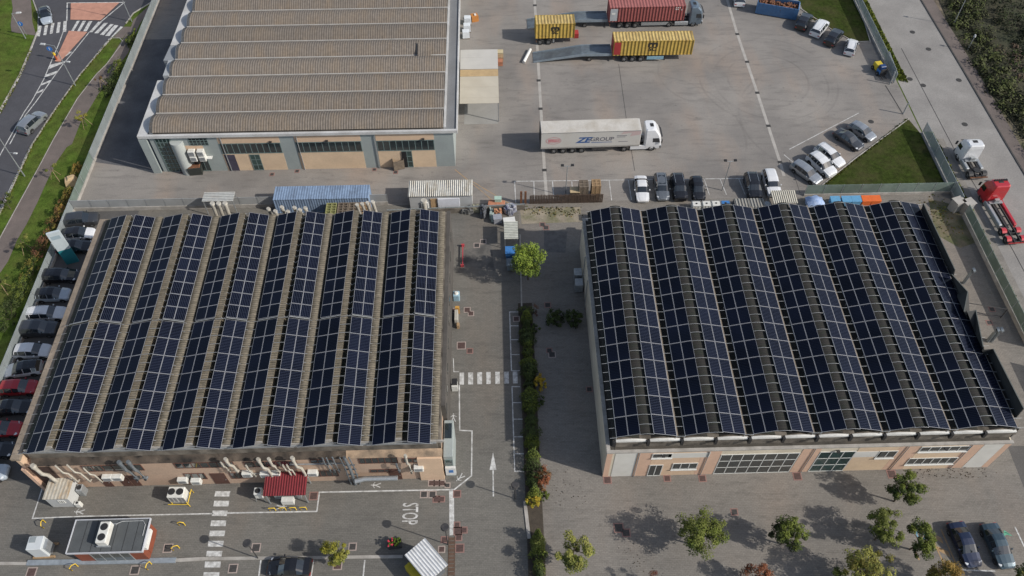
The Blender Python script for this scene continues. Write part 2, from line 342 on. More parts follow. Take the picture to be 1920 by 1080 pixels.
# right-hand road, pavement and scrub bank
roadR = [(63.2, -10), (63.2, 150)]
sheet('road', [(62.9, -10), (74.6, -10), (72.44, 84.62), (72.27, 101.37), (71.91, 119.78), (69.5, 132), (66, 150), (62.9, 150)], -.02, ROADC)
sheet('grass_verge', [(61.2, -10), (62.9, -10), (62.9, 150), (61.2, 150)], -.03, GRASS)
sheet('pavement', [(61.4, 87.5), (62.95, 87.5), (62.95, 99), (61.4, 99)], -.012, ROADC)
sheet('pavement', [(72.44, 84.62), (72.27, 101.37), (71.91, 119.78), (69.5, 132), (71, 132), (73.97, 119.73), (74.32, 101.31), (74.33, 84.57), (77, 20), (75, 20)], .03, FOOT)
k2 = MB(); kerb([(74.6, -10), (72.44, 84.62), (72.27, 101.37), (71.91, 119.78), (69.5, 132)], .22, -.05, .07, k2); k2.build('kerb', mat('dark_kerb', (.05, .048, .045), .9, .3, 2))['kind'] = 'structure'
sheet('pavement', [(62.3, 40), (63.9, 40), (63.9, 86), (62.3, 86)], -.008, mat('verge_gravel', (.20, .185, .165), .95, .25, .6, fine=.3))

# lawns
sheet('lawn', [(42.10, 75.45), (60.17, 90.39), (60.95, 87.2), (60.95, 75.6)], .02, LAWN)
sheet('lawn', [(51.31, 120.36), (51.09, 130.01), (62.30, 129.69), (59.98, 108.98), (57.35, 108.78), (54.76, 111.95), (51.44, 116.13)], .02, LAWN)
k3 = MB(); kerb([(42.10, 75.45), (49.81, 82.00), (60.29, 90.27)], .14, 0, .1, k3); kerb([(50.80, 118.24), (54.76, 111.95), (57.35, 108.78), (59.99, 108.43), (62.30, 129.69)], .14, 0, .1, k3); k3.build('kerb', CONC)['kind'] = 'structure'
# weedy ground behind the right hall, and beside it
sheet('sandy_ground', [(2.96, 73.99), (10.99, 74.16), (11.06, 71.49), (3.08, 71.34)], .008, mat('sandy_weeds', (.29, .25, .19), .95, .25, .8, fine=.35, tint=(.10, .11, .04), tscale=.5, tamt=.8))
sheet('weedy_ground', [(57.76, 74.43), (60.89, 73.07), (61.31, 66.53), (58.94, 65.70), (56.64, 68.02)], .008, mat('weedy_soil', (.17, .14, .09), .95, .35, .8, fine=.4, tint=(.07, .095, .025), tscale=.5, tamt=.8))
sheet('dark_ground_patch', [(54.09, 38.12), (66.15, 37.80), (61.31, 27.79), (53.90, 32.47)], .005, mat('dark_patch_ground', (.10, .095, .09), .9, .15, .5, fine=.2))  # ground patch darker than the paving around it
sheet('ramp_paving', [(5.95, 70.15), (8.99, 69.88), (8.48, 66.29), (5.77, 66.54)], .006, mat('ramp_setts', (.12, .115, .11), .9, .25, 1.5, fine=.25))
sheet('manoeuvre_patch', [(-4.69, 67.01), (-1.00, 68.24), (-0.52, 63.59), (-3.73, 64.36), (-4.79, 63.96)], .004, mat('oily_patch', (.10, .095, .088), .85, .3, .8, fine=.3, tint=(.17, .155, .135), tscale=.8, tamt=.7))
# kerb between lane and hedge bed, kerb of the lower car park
k4 = MB(); kerb([(2.81, 69.50), (2.63, 57.98)], .18, 0, .1, k4); kerb([(2.12, 33.29), (2.41, 29.38)], .35, 0, .1, k4); k4.build('kerb', CONC)['kind'] = 'structure'
k5 = MB(); kerb([(-49.53, 28.28), (-46.81, 28.21)], .3, 0, .11, k5); kerb([(-29.60, 28.21), (-24.52, 28.13), (-10.11, 27.90)], .3, 0, .11, k5); kerb([(-32.34, 28.13), (-29.60, 28.21)], .34, 0, .112, k5); k5.build('kerb', CONC)['kind'] = 'structure'
k6 = MB(); kerb([(-46.82, 28.26), (-32.34, 28.13)], .5, 0, .16, k6); k6.build('kerb', mat('blue_grey_kerb', (.21, .24, .27), .8, .2, 2))['kind'] = 'structure'
sheet('planting_bed', [(2.2, 20), (3.9, 20), (3.9, 58.5), (2.2, 58.5)], .012, mat('bed_soil', (.06, .048, .035), .95, .3, 1.5, fine=.3))

# ------------------------------------------------------------------ painted markings
Z = .012
mk = MB()
wl = [(-47.91, 37.10), (-47.85, 32.83), (-42.56, 32.91), (-29.61, 32.84)]
poly_line(mk, wl, .13, Z); poly_line(mk, [(-28.21, 32.86), (-19.11, 32.79), (-19.08, 34.85), (-5.13, 34.77), (-3.36, 36.25), (-3.32, 41.46), (-4.66, 41.56), (-4.78, 47.25)], .14, Z)
poly_line(mk, [(-4.81, 49.00), (-5.42, 49.02), (-5.51, 50.82)], .1, Z)
mk.build('walkway_line', WHITE_LINE)['kind'] = 'structure'
mk = MB(); mk.face([(p[0], p[1], Z) for p in [(-5.68, 34.72), (-5.18, 34.77), (-5.05, 29.96), (-5.53, 29.92)]]); mk.build('stop_line', WHITE_LINE)['kind'] = 'structure'
c1 = MB()
LANE_BARS = [((-4.75, 48.15), (-4.25, 48.14)), ((-3.77, 48.13), (-3.22, 48.11)), ((-2.74, 48.10), (-2.20, 48.08)), ((-1.71, 48.07), (-1.22, 48.06)), ((-0.69, 48.04), (-0.19, 48.03)), ((0.32, 48.01), (0.84, 48.00)), ((1.29, 47.99), (1.83, 47.97))]
y0, y1 = (-2.44, 47.29)[1], (-2.43, 48.87)[1]
for a, b in LANE_BARS: c1.face([(a[0], y0, Z), (b[0], y0, Z), (b[0], y1, Z), (a[0], y1, Z)])
c1.build('zebra_crossing', WHITE_LINE)['kind'] = 'structure'
c2 = MB()
for q in ([(-29.86, 35.26), (-28.31, 35.22), (-28.32, 34.64), (-29.86, 34.68)], [(-29.79, 34.22), (-28.23, 34.17), (-28.23, 33.57), (-29.76, 33.61)], [(-29.73, 33.16), (-28.20, 33.12), (-28.21, 32.55), (-29.72, 32.59)], [(-29.68, 32.12), (-28.15, 32.08), (-28.12, 31.49), (-29.65, 31.53)],
          [(-29.61, 31.06), (-28.06, 31.02), (-28.06, 30.45), (-29.58, 30.49)], [(-29.54, 30.03), (-28.00, 29.98), (-27.99, 29.39), (-29.50, 29.43)], [(-29.50, 29.00), (-27.97, 28.96), (-27.94, 28.41), (-29.46, 28.45)], [(-29.47, 27.95), (-27.92, 27.91), (-27.87, 27.33), (-29.41, 27.37)], [(-29.39, 26.90), (-27.86, 26.86), (-27.80, 26.30), (-29.33, 26.34)]):
    c2.face([(p[0], p[1], Z) for p in q])
c2.build('zebra_crossing', WHITE_LINE)['kind'] = 'structure'
c3 = MB()    # zebra on the road by the roundabout
ZB = [[(-74.25, 116.73), (-73.73, 116.72), (-73.13, 113.91), (-73.60, 113.92)], [(-73.25, 116.85), (-72.77, 116.98), (-72.19, 114.17), (-72.66, 114.18)], [(-72.39, 117.40), (-71.89, 117.46), (-71.31, 114.64), (-71.72, 114.44)], [(-71.41, 117.60), (-70.95, 117.66), (-70.28, 114.75), (-70.77, 114.70)], [(-70.54, 117.86), (-70.03, 117.92), (-69.24, 115.01), (-69.78, 114.95)],
      [(-68.37, 117.88), (-67.91, 117.94), (-68.08, 115.12), (-68.51, 115.13)], [(-67.41, 117.85), (-66.90, 117.91), (-67.04, 115.09), (-67.51, 115.10)], [(-66.38, 117.75), (-65.83, 117.80), (-65.96, 115.06), (-66.54, 115.00)], [(-64.81, 117.56), (-64.22, 117.47), (-64.97, 114.75), (-65.49, 114.76)], [(-63.76, 117.23), (-63.15, 117.22), (-63.94, 114.43), (-64.58, 114.45)], [(-62.64, 116.91), (-62.09, 116.82), (-62.94, 113.91), (-63.56, 114.00)], [(-61.91, 116.60), (-61.23, 116.51), (-61.93, 113.67), (-62.62, 113.69)], [(-60.81, 116.21), (-60.34, 116.05), (-61.15, 113.29), (-61.60, 113.38)]]
for q in ZB: c3.face([(p[0], p[1], -.035) for p in q])
c3.build('zebra_crossing', WHITE_LINE)['kind'] = 'structure'
ml = MB(); zr = -.036
poly_line(ml, [(-77.48, 124.00), (-75.43, 120.14), (-73.86, 115.00), (-73.44, 111.07), (-72.91, 103.75), (-73.03, 95.50), (-73.16, 75.81)], .16, zr)
poly_line(ml, [(-61.74, 112.96), (-63.94, 103.63), (-65.33, 95.05), (-66.14, 88.25), (-66.18, 75.90)], .16, zr)
poly_line(ml, [(-71.54, 123.21), (-70.03, 117.92)], .18, zr); poly_line(ml, [(-69.72, 114.88), (-69.45, 111.78), (-69.23, 107.30), (-69.02, 103.00), (-69.18, 98.03), (-69.49, 95.41), (-69.78, 88.79), (-70.15, 75.25)], .14, zr)
poly_line(ml, [(-71.49, 123.06), (-61.95, 122.94), (-64.48, 117.33)], .18, zr); poly_line(ml, [(-65.49, 114.76), (-66.45, 109.91), (-67.24, 106.45), (-67.80, 102.71), (-68.55, 97.53), (-69.10, 94.69), (-69.25, 88.55)], .14, zr)
for q in ([(-67.89, 109.68), (-67.34, 109.80), (-66.71, 109.65), (-67.43, 108.45)], [(-69.15, 106.50), (-66.94, 107.37), (-67.07, 106.97), (-68.98, 105.45)], [(-69.11, 104.03), (-67.54, 105.02), (-67.63, 104.25), (-69.06, 103.39)], [(-69.06, 101.86), (-67.84, 102.84), (-67.88, 102.21), (-69.14, 101.36)], [(-69.14, 99.87), (-68.30, 100.71), (-68.34, 100.09), (-69.18, 99.50)]):
    ml.face([(p[0], p[1], zr + .004) for p in q])
ml.build('road_marking', WHITE_LINE)['kind'] = 'structure'
MB().face([(p[0], p[1], .03) for p in [(-70.82, 122.89), (-62.71, 122.81), (-64.47, 117.91), (-69.51, 118.20)]]).build('traffic_island', PEACH)['kind'] = 'structure'
MB().face([(p[0], p[1], .03) for p in [(-68.85, 115.14), (-65.74, 114.77), (-67.77, 107.13), (-68.65, 107.28)]]).build('traffic_island', PEACH)['kind'] = 'structure'
# parking bays beside the hedge
pb = MB()
poly_line(pb, [(2.47, 57.19), (1.16, 57.23), (1.16, 48.98), (2.14, 48.95)], .12, Z)
for a, b in (((1.20, 55.20), (2.15, 55.17)), ((1.18, 53.22), (2.09, 53.20)), ((1.16, 51.15), (2.15, 51.12))): strip(pb, a, b, .11, Z)
poly_line(pb, [(2.07, 46.85), (1.17, 46.88), (1.18, 36.64), (2.18, 36.58)], .12, Z)
for a, b in (((1.23, 44.83), (2.12, 44.80)), ((1.21, 42.77), (2.23, 42.74)), ((1.20, 40.63), (2.21, 40.61)), ((1.18, 38.63), (2.20, 38.60))): strip(pb, a, b, .11, Z)
for a, b in (((-18.84, 27.82), (-18.90, 25.75)), ((-13.81, 27.68), (-13.84, 25.61)), ((-24.02, 27.96), (-23.95, 25.89)), ((51.33, 29.26), (51.47, 26.71)), ((43.75, 25.19), (47.64, 24.93))): strip(pb, a, b, .14, Z)
# bays in the lorry yard
strip(pb, (2.39, 79.15), (37.13, 78.81), .11, Z)
for a, b in (((2.39, 79.15), (2.42, 75.17)), ((5.02, 79.08), (4.93, 75.30)), ((7.57, 79.01), (7.53, 75.81)), ((10.19, 78.94), (10.16, 76.43)), ((15.32, 79.10), (15.29, 75.21)), ((17.95, 79.03), (17.95, 75.23)), ((28.34, 78.95), (28.55, 75.92)), ((30.53, 78.89), (30.85, 75.86)), ((33.09, 78.82), (33.37, 75.79)),
             ((41.37, 84.39), (53.34, 91.75)), ((42.13, 80.32), (40.37, 83.33))): strip(pb, a, b, .11, Z)
for i in (3, 6, 8, 9, 11): strip(pb, (-53.5, 72.6 - i * 2.62), (-49.8, 72.6 - i * 2.62), .09, Z + .006)
pb.build('parking_line', WHITE_LINE)['kind'] = 'structure'
YP = MB()
ORANGE_LINE = mat('road_paint_orange', (.40, .25, .11), .75, .2, 2, fine=.3, tint=(.25, .22, .18), tscale=.8, tamt=.7)
poly_line(YP, [(42.51, 29.28), (43.00, 24.85)], .14, Z); poly_line(YP, [(43.80, 29.24), (44.14, 24.82)], .14, Z)
for q in ([(42.69, 28.83), (43.55, 28.38), (43.54, 27.73), (42.75, 28.40)], [(42.78, 27.53), (43.75, 26.97), (43.79, 26.34), (42.91, 27.00)], [(42.97, 26.25), (43.83, 25.71), (43.91, 25.19), (43.10, 25.73)], [(40.38, 27.38), (40.53, 26.21), (40.69, 26.21), (40.54, 27.38)]): YP.face([(p[0], p[1], Z) for p in q])
poly_line(YP, [(-3.44, 79.32), (1.91, 74.70)], .1, Z); poly_line(YP, [(-5.80, 81.65), (-1.99, 77.26), (0.34, 74.45)], .1, Z)
YP.build('bay_marking', ORANGE_LINE)['kind'] = 'structure'
# drainage channels of the yard
JT = mat('joint_concrete', (.36, .34, .31), .9, .15, 1.0, fine=.2)
DR = mat('drain_iron', (.035, .034, .033), .8, .3, 5)
jb = MB(); poly_line(jb, [(7.07, 131.26), (6.95, 120.08), (6.76, 100.63), (6.58, 81.20), (6.60, 75.84)], .42, .006); poly_line(jb, [(39.46, 127.04), (39.22, 111.25), (39.41, 96.72), (39.48, 81.86), (39.41, 79.15)], .42, .006)
jb.build('drain_channel', JT)['kind'] = 'structure'
jl = MB(); poly_line(jl, [(19.29, 104.16), (19.04, 90.03), (19.03, 80.75)], .07, .005); poly_line(jl, [(40.87, 82.25), (40.83, 75.88)], .06, .005); poly_line(jl, [(59.17, 97.91), (59.77, 91.34)], .16, .006); poly_line(jl, [(64.48, 106.93), (64.69, 81.59), (65.57, 65.07), (65.68, 51.23)], .1, -.012)
jl.build('expansion_joint', DR)['kind'] = 'structure'
# STOP, arrow and walking figures
cx, cy = (-9.67, 32.30)
me = text_mesh('STOP', 2.1, 0, .46, bold=.02); me.materials.append(WHITE_LINE)
o = bpy.data.objects.new('stop_lettering', me); COL.objects.link(o); o.location = (cx, cy, Z); o.rotation_euler = (0, 0, -math.pi / 2); o.scale = (1.0, 1.08, 1); o['kind'] = 'structure'
ar = MB(); strip(ar, (-1.09, 36.79), (-1.10, 33.90), .14, Z); ar.face([(p[0], p[1], Z) for p in [(-1.46, 36.86), (-0.73, 36.84), (-1.07, 38.87)]]); ar.build('arrow_marking', WHITE_LINE)['kind'] = 'structure'
def walker(x, y, rz):
    m = MB(); S = 1.15
    def q(pts): m.face([(px_ * S, py_ * S, 0) for px_, py_ in pts])
    q([(.06 * math.cos(t), .62 + .06 * math.sin(t)) for t in [i * math.pi / 4 for i in range(8)]])
    q([(-.06, .2), (.06, .2), (.09, .52), (-.09, .52)]); q([(-.02, .2), (.06, .2), (.26, -.22), (.16, -.24)]); q([(-.06, .22), (.02, .22), (-.14, -.24), (-.24, -.2)])
    q([(.07, .5), (.09, .42), (.27, .28), (.3, .34)]); q([(-.07, .5), (-.09, .42), (-.25, .26), (-.29, .32)])
    o = m.build('walking_figure_marking', WHITE_LINE, None, (x, y, Z)); o.rotation_euler = (0, 0, rz); o['kind'] = 'structure'
walker(*(-5.37, 42.88), 0); walker(*(-13.06, 35.45), 1.5); walker(*(-23.03, 33.35), -1.5); walker(*(-43.07, 33.38), 1.5); walker(*(-4.37, 36.22), 2.3)
# wheelchair mark of the accessible bay, green mark in the next bay
BLUE_L = mat('road_paint_blue', (.16, .36, .46), .7, .15, 3)
wm = MB(); c_ = (41.62, 28.70); t0 = [(math.cos(i * .42) * .42, math.sin(i * .42) * .42) for i in range(4, 15)]
poly_line(wm, [(c_[0] + x, c_[1] + y) for x, y in t0], .11, Z); poly_line(wm, [(c_[0] - .1, c_[1] + .75), (c_[0] - .05, c_[1] + .15), (c_[0] + .3, c_[1] + .1), (c_[0] + .5, c_[1] - .4)], .11, Z)
wm.face([(c_[0] - .1 + .13 * math.cos(i), c_[1] + .95 + .13 * math.sin(i), Z) for i in range(6)])
wm.build('wheelchair_marking', BLUE_L)['kind'] = 'structure'
gm = MB(); poly_line(gm, [(50.03, 28.86), (50.43, 28.52), (50.16, 28.63), (49.75, 28.43)], .25, Z); gm.build('bay_marking', mat('road_paint_green', (.10, .34, .22), .7, .15, 3))['kind'] = 'structure'

# ------------------------------------------------------------------ halls with solar roofs
def pv_material(name, cell, line, along, n, m2):
    """cells under glass: dark blue with fine pale busbars across the panel (UV 0..1)"""
    m = bpy.data.materials.new(name); t, p = nodes(m); N = t.nodes; L = t.links
    p.inputs['Roughness'].default_value = .16; p.inputs['Specular IOR Level'].default_value = .16
    uv = N.new('ShaderNodeUVMap'); sp = N.new('ShaderNodeSeparateXYZ'); L.new(uv.outputs[0], sp.inputs[0])
    def lines(sock, k, wd):
        a = N.new('ShaderNodeMath'); a.operation = 'MULTIPLY'; a.inputs[1].default_value = k; L.new(sock, a.inputs[0])
        f = N.new('ShaderNodeMath'); f.operation = 'FRACT'; L.new(a.outputs[0], f.inputs[0])
        l = N.new('ShaderNodeMath'); l.operation = 'LESS_THAN'; l.inputs[1].default_value = wd; L.new(f.outputs[0], l.inputs[0]); return l.outputs[0]
    A = lines(sp.outputs[1 if along else 0], n, .24); B = lines(sp.outputs[0 if along else 1], m2, .05)
    tc = N.new('ShaderNodeTexCoord'); oi = N.new('ShaderNodeObjectInfo')
    no = N.new('ShaderNodeTexNoise'); no.inputs['Scale'].default_value = .25; L.new(tc.outputs['Object'], no.inputs['Vector'])
    fl = N.new('ShaderNodeMath'); fl.operation = 'FLOOR'; L.new(sp.outputs[0], fl.inputs[0]); ad = N.new('ShaderNodeMath'); ad.operation = 'ADD'; L.new(fl.outputs[0], ad.inputs[0]); L.new(oi.outputs['Random'], ad.inputs[1])
    wn = N.new('ShaderNodeTexWhiteNoise'); wn.noise_dimensions = '1D'; L.new(ad.outputs[0], wn.inputs['W'])
    av = N.new('ShaderNodeMath'); av.operation = 'MULTIPLY_ADD'; L.new(wn.outputs['Value'], av.inputs[0]); av.inputs[1].default_value = .22; L.new(no.outputs['Fac'], av.inputs[2])
    rr = N.new('ShaderNodeMapRange'); rr.inputs[3].default_value = .12; rr.inputs[4].default_value = .30; L.new(wn.outputs['Value'], rr.inputs[0]); L.new(rr.outputs[0], p.inputs['Roughness'])
    r = N.new('ShaderNodeMapRange'); r.inputs[1].default_value = .38; r.inputs[2].default_value = .85; r.inputs[3].default_value = .55; r.inputs[4].default_value = 1.7; L.new(av.outputs[0], r.inputs[0])  # per-panel cell tone stands in for uneven sky reflection
    v = N.new('ShaderNodeMix'); v.data_type = 'RGBA'; v.blend_type = 'MULTIPLY'; v.inputs[0].default_value = 1; v.inputs[6].default_value = (*cell, 1)
    cb = N.new('ShaderNodeCombineColor'); [L.new(r.outputs[0], cb.inputs[i]) for i in range(3)]; L.new(cb.outputs[0], v.inputs[7])
    x = N.new('ShaderNodeMix'); x.data_type = 'RGBA'; L.new(A, x.inputs[0]); L.new(v.outputs[2], x.inputs[6]); x.inputs[7].default_value = (*line, 1)
    y = N.new('ShaderNodeMix'); y.data_type = 'RGBA'; L.new(B, y.inputs[0]); L.new(x.outputs[2], y.inputs[6]); y.inputs[7].default_value = (*[q * .6 for q in line], 1)
    L.new(y.outputs[2], p.inputs['Base Color']); return m
PV_A = pv_material('solar_cells_across', (.0022, .0034, .0092), (.036, .043, .068), True, 11, 6)
PV_UNLIT = pv_material('solar_cells_unlit', (.0022, .0034, .0088), (.007, .010, .019), True, 11, 6)  # same cells, busbars dimmed in the colour as if turned from the sun
PV_B = pv_material('solar_cells_along', (.0022, .0034, .0092), (.034, .041, .064), False, 6, 2)
ALU = mat('panel_frame_aluminium', (.29, .295, .31), .5, .1, 5, metal=.1)
RAIL = mat('rail_aluminium', (.36, .37, .37), .45, .12, 5, metal=.35)

def panel_geo(mb, x0, z0, x1, z1, y0, y1, fr=.028, k_=0):
    """framed panel sloping from (x0,z0) to (x1,z1)"""
    t = .045
    dx = x1 - x0; dz = z1 - z0
    def P(u, y, up): return (x0 + dx * u, y, z0 + dz * u + up)
    f = fr / abs(dx)
    o = [P(0, y0, t), P(1, y0, t), P(1, y1, t), P(0, y1, t)]; i = [P(f, y0 + fr, t), P(1 - f, y0 + fr, t), P(1 - f, y1 - fr, t), P(f, y1 - fr, t)]; b = [P(0, y0, 0), P(1, y0, 0), P(1, y1, 0), P(0, y1, 0)]
    mb.face(i, 0, [(k_, 0), (k_ + .999, 0), (k_ + .999, 1), (k_, 1)])
    for k in range(4):
        j = (k + 1) % 4; mb.face([o[k], o[j], i[j], i[k]], 1); mb.face([b[k], b[j], o[j], o[k]], 1)
    mb.face(b[::-1], 1)
def solar_field(hall, strips, sections, zlo, zhi):
    """strips: (x_left, x_right, rising?) ; sections: (y0, rows, pitch, material). 100 nearest panels are parts, the rest one part"""
    jobs = []
    for (y0, rows, pitch, mt) in sections:
        for r in range(rows):
            for (xa, xb, up) in strips:
                xm = (xa + xb) / 2; za, zb = (zlo, zhi) if up else (zhi, zlo); zm = (za + zb) / 2
                g = .012; mp_ = PV_UNLIT if up else mt  # left-facing strips get the unlit-looking copy
                jobs.append((y0 + r * pitch, xa, za, xm - g, zm, y0 + r * pitch + .02, y0 + (r + 1) * pitch - .02, mp_))
                jobs.append((y0 + r * pitch, xm + g, zm, xb, zb, y0 + r * pitch + .02, y0 + (r + 1) * pitch - .02, mp_))
    jobs.sort(key=lambda j: j[0])
    cache = {}
    for j in jobs[:100]:
        key = (round(j[3] - j[1], 3), round(j[4] - j[2], 3), j[7].name)
        loc = ((j[1] + j[3]) / 2, (j[5] + j[6]) / 2, (j[2] + j[4]) / 2)
        if key not in cache:
            m = MB(); panel_geo(m, j[1] - loc[0], j[2] - loc[2], j[3] - loc[0], j[4] - loc[2], j[5] - loc[1], j[6] - loc[1])
            o = m.build('solar_panel', [j[7], ALU], hall, loc); cache[key] = o
        else:
            o = cache[key].copy(); COL.objects.link(o); o.parent = hall; o.location = loc
    for mt in {j[7].name: j[7] for j in jobs[100:]}.values():
        m = MB()
        for i_, j in enumerate(jobs[100:]):
            if j[7] is mt: panel_geo(m, *j[1:7], k_=i_)
        o = m.build('solar_panels', [mt, ALU], hall); o['kind'] = 'stuff'

PEACH_W = mat('peach_wall_panel', (.60, .43, .295), .85, .07, .6, fine=.08, tint=(.52, .39, .27), tscale=.35, tamt=.5)
PINK_W = mat('pink_wall_panel', (.56, .375, .27), .85, .07, .6, fine=.08)
TAN_W = mat('tan_wall_panel', (.62, .47, .32), .85, .07, .6, fine=.08, tint=(.5, .38, .27), tscale=.4, tamt=.5)
GREEN_W = mat('grey_green_wall', (.29, .325, .315), .8, .08, .5, fine=.06, tint=(.24, .27, .27), tscale=.3, tamt=.5)
WHITE_W = mat('white_wall_panel', (.60, .585, .54), .7, .06, .8, tint=(.5, .48, .43), tscale=.5, tamt=.4)
GLASS = glass('window_glass', (.022, .03, .032), .1)
GLASS_G = glass('green_glass', (.022, .05, .046), .08, .5, .5)
FRAME_W = mat('white_window_frame', (.58, .58, .55), .55, .06, 4)
FRAME_B = mat('brown_window_frame', (.10, .045, .033), .6, .15, 4)
FRAME_G = mat('green_window_frame', (.13, .18, .175), .6, .15, 4)

def window(bld, x0, x1, z0, z1, y, nx, nz, fm, gm, bar=.07, name='window', slant=None):
    fr = MB(); d0, d1 = y - .06, y - .002
    fr.bx(x0, x1, d0, d1, z0, z0 + bar); fr.bx(x0, x1, d0, d1, z1 - bar, z1)
    for i in range(nx + 1):
        xc = x0 + (x1 - x0) * i / nx; a = max(x0, xc - bar / 2); b = min(x1, a + bar); a = b - bar
        fr.bx(a, b, d0 + .003, d1, z0 + bar, z1 - bar)
    for k in range(1, nz):
        zc = z0 + (z1 - z0) * k / nz; fr.bx(x0 + bar, x1 - bar, d0 + .006, d1, zc - bar / 2, zc + bar / 2)
    o = fr.build(name, fm, bld)
    MB().face([(x0 + .02, y - .03, z0 + .02), (x1 - .02, y - .03, z0 + .02), (x1 - .02, y - .03, z1 - .02), (x0 + .02, y - .03, z1 - .02)]).build('pane', gm, o)
    return o
def slab(bld, x0, x1, z0, z1, y, mt, name='wall_panel', d=.03):
    return MB().bx(x0, x1, y - d, y - .001, z0, z1).build(name, mt, bld)

# ======================= right hall ==========================================
H2 = thing('warehouse', 'right-hand warehouse with peach front and white arched roof ends, covered in solar panels', 'warehouse', (0, 0, 0))
RX0, RX1, RY0, RY1 = 10.35, 51.3, 35.8, 66.9
ROOF_D = corrugated('dark_mossy_sheeting', (.017, .0155, .013), (.022, .019, .016), .3, 1, stain=(.012, .017, .009), samt=.9, sscale=.9, bump=.1)
MB().bx(RX0, RX1 - .3, RY0, RY1, 0, 5.55).build('wall', mat('beige_concrete_wall', (.62, .55, .43), .9, .1, .4, fine=.1, tint=(.42, .37, .28), tscale=.35, tamt=.5), H2)
mb = MB()      # coping round the wall top, proud of the wall
mb.bx(RX0 - .06, RX0 + .32, RY0 - .12, RY1 + .06, 5.55, 5.72); mb.bx(RX0 + .32, RX1 - .26, RY0 - .12, RY0 + .22, 5.55, 5.72); mb.bx(RX0 + .32, RX1 - .26, RY1 - .3, RY1 + .06, 5.55, 5.72)
mb.build('coping', CONC, H2)
mb = MB(); mb.bx(RX0 + .75, RX1 - .5, RY0 + .55, RY1 - .4, 5.56, 7.35); mb.build('upper_wall', CONC_D, H2)
mb = MB(); mb.bx(RX0 + .45, RX1 - .4, RY0 + .40, RY0 + .546, 6.55, 7.2); mb.build('gutter_beam', CONC_D, H2)
GUT = mat('wet_gutter', (.055, .05, .042), .9, .35, 1.2, fine=.2, tint=(.10, .085, .065), tscale=.5, tamt=.6)
MB().bx(RX0 + .32, RX0 + .748, RY0 + .25, RY1 - .35, 5.56, 5.62).build('box_gutter', GUT, H2)
MB().bx(RX0 + .748, RX1 - .5, RY0 + .22, RY0 + .54, 5.56, 5.66).build('box_gutter', GUT, H2)
# roof: two sheeted vaults under every pair of arrays
P2 = 6.7; A2 = [11.05 + P2 * k for k in range(6)]
def vault(mb, xa, xb, z0, rise, y0, y1, n=8, m=0, ends=None):
    pts = [(xa + (xb - xa) * i / n, z0 + rise * math.sin(math.pi * i / n)) for i in range(n + 1)]
    for a, b in zip(pts, pts[1:]): mb.face([(a[0], y0, a[1]), (b[0], y0, b[1]), (b[0], y1, b[1]), (a[0], y1, a[1])], m, None, True)
    return pts
rm = MB()
for a in A2:
    vault(rm, a - .3, a + 2.35, 7.36, .35, RY0 + .6, RY1 - .5); vault(rm, a + 2.3, a + 3.55, 8.36, .12, RY0 + .6, RY1 - .5); vault(rm, a + 3.5, a + 6.4, 7.36, .3, RY0 + .6, RY1 - .5)
rm.build('roof', ROOF_D, H2)
for i in range(12):      # white arched roof ends along the front
    xa = A2[0] - .15 + i * 3.33; m = MB()
    pts = [(xa + .18, 7.16)] + [(xa + .18 + 2.97 * k / 10, 7.34 + .15 * math.sin(math.pi * k / 10)) for k in range(11)] + [(xa + 3.15, 7.16)]
    m.prism(pts, RY0 + .30, RY0 + .52, 0, 'y'); m.build('arched_roof_end', WHITE, H2)
    b = MB(); b.bx(xa - .12, xa + .16, RY0 + .1, RY0 + .39, 6.6, 7.45); b.build('bracket', DARK, H2)
VR = mat('valley_flashing', (.20, .165, .125), .85, .25, 1.2, fine=.25)
for k, a in enumerate(A2):
    m = MB(); m.bx(a + 5.86, a + 6.06, RY0 + .45, RY1 - .6, 7.82, 7.92)
    m.build('valley_beam', VR, H2)
    m = MB()
    for i in range(29):
        y = 36.2 + i * 1.064
        m.tube([(a + 2.2, y, 8.57), (a + 2.62, y, 8.66), (a + 2.88, y, 8.69), (a + 3.15, y, 8.66), (a + 3.6, y, 8.57)], .024, None, 4, 0, False)
        m.tube([(a + 5.85, y, 7.98), (a + 6.74, y, 7.98)], .025, None, 4, 0, False)
        if k == 0: m.tube([(a - .62, y, 7.9), (a + .05, y, 8.0)], .028, None, 4, 0, False)
        if k == 5: m.tube([(a + 5.85, y, 8.0), (a + 6.2, y, 8.0)], .04, None, 4, 0, False)
    for x, z in ((a + .02, 7.98), (a + 2.22, 8.58), (a + 3.58, 8.58), (a + 5.88, 7.98)): m.tube([(x, 36.2, z), (x, 66.05, z)], .04, None, 4, 0, False)
    for i in range(14):
        y = 36.25 + i * 2.2
        for x, z in ((a + .02, 7.98), (a + 5.88, 7.98)): m.bx(x - .03, x + .03, y, y + .06, 7.4, z - .03)
    m.build('mounting_frame', RAIL, H2)
strips = []
for a in A2: strips += [(a, a + 2.25, True), (a + 3.57, a + 5.88, False)]
solar_field(H2, strips, [(36.2, 14, 2.13, PV_A)], 8.02, 8.62)
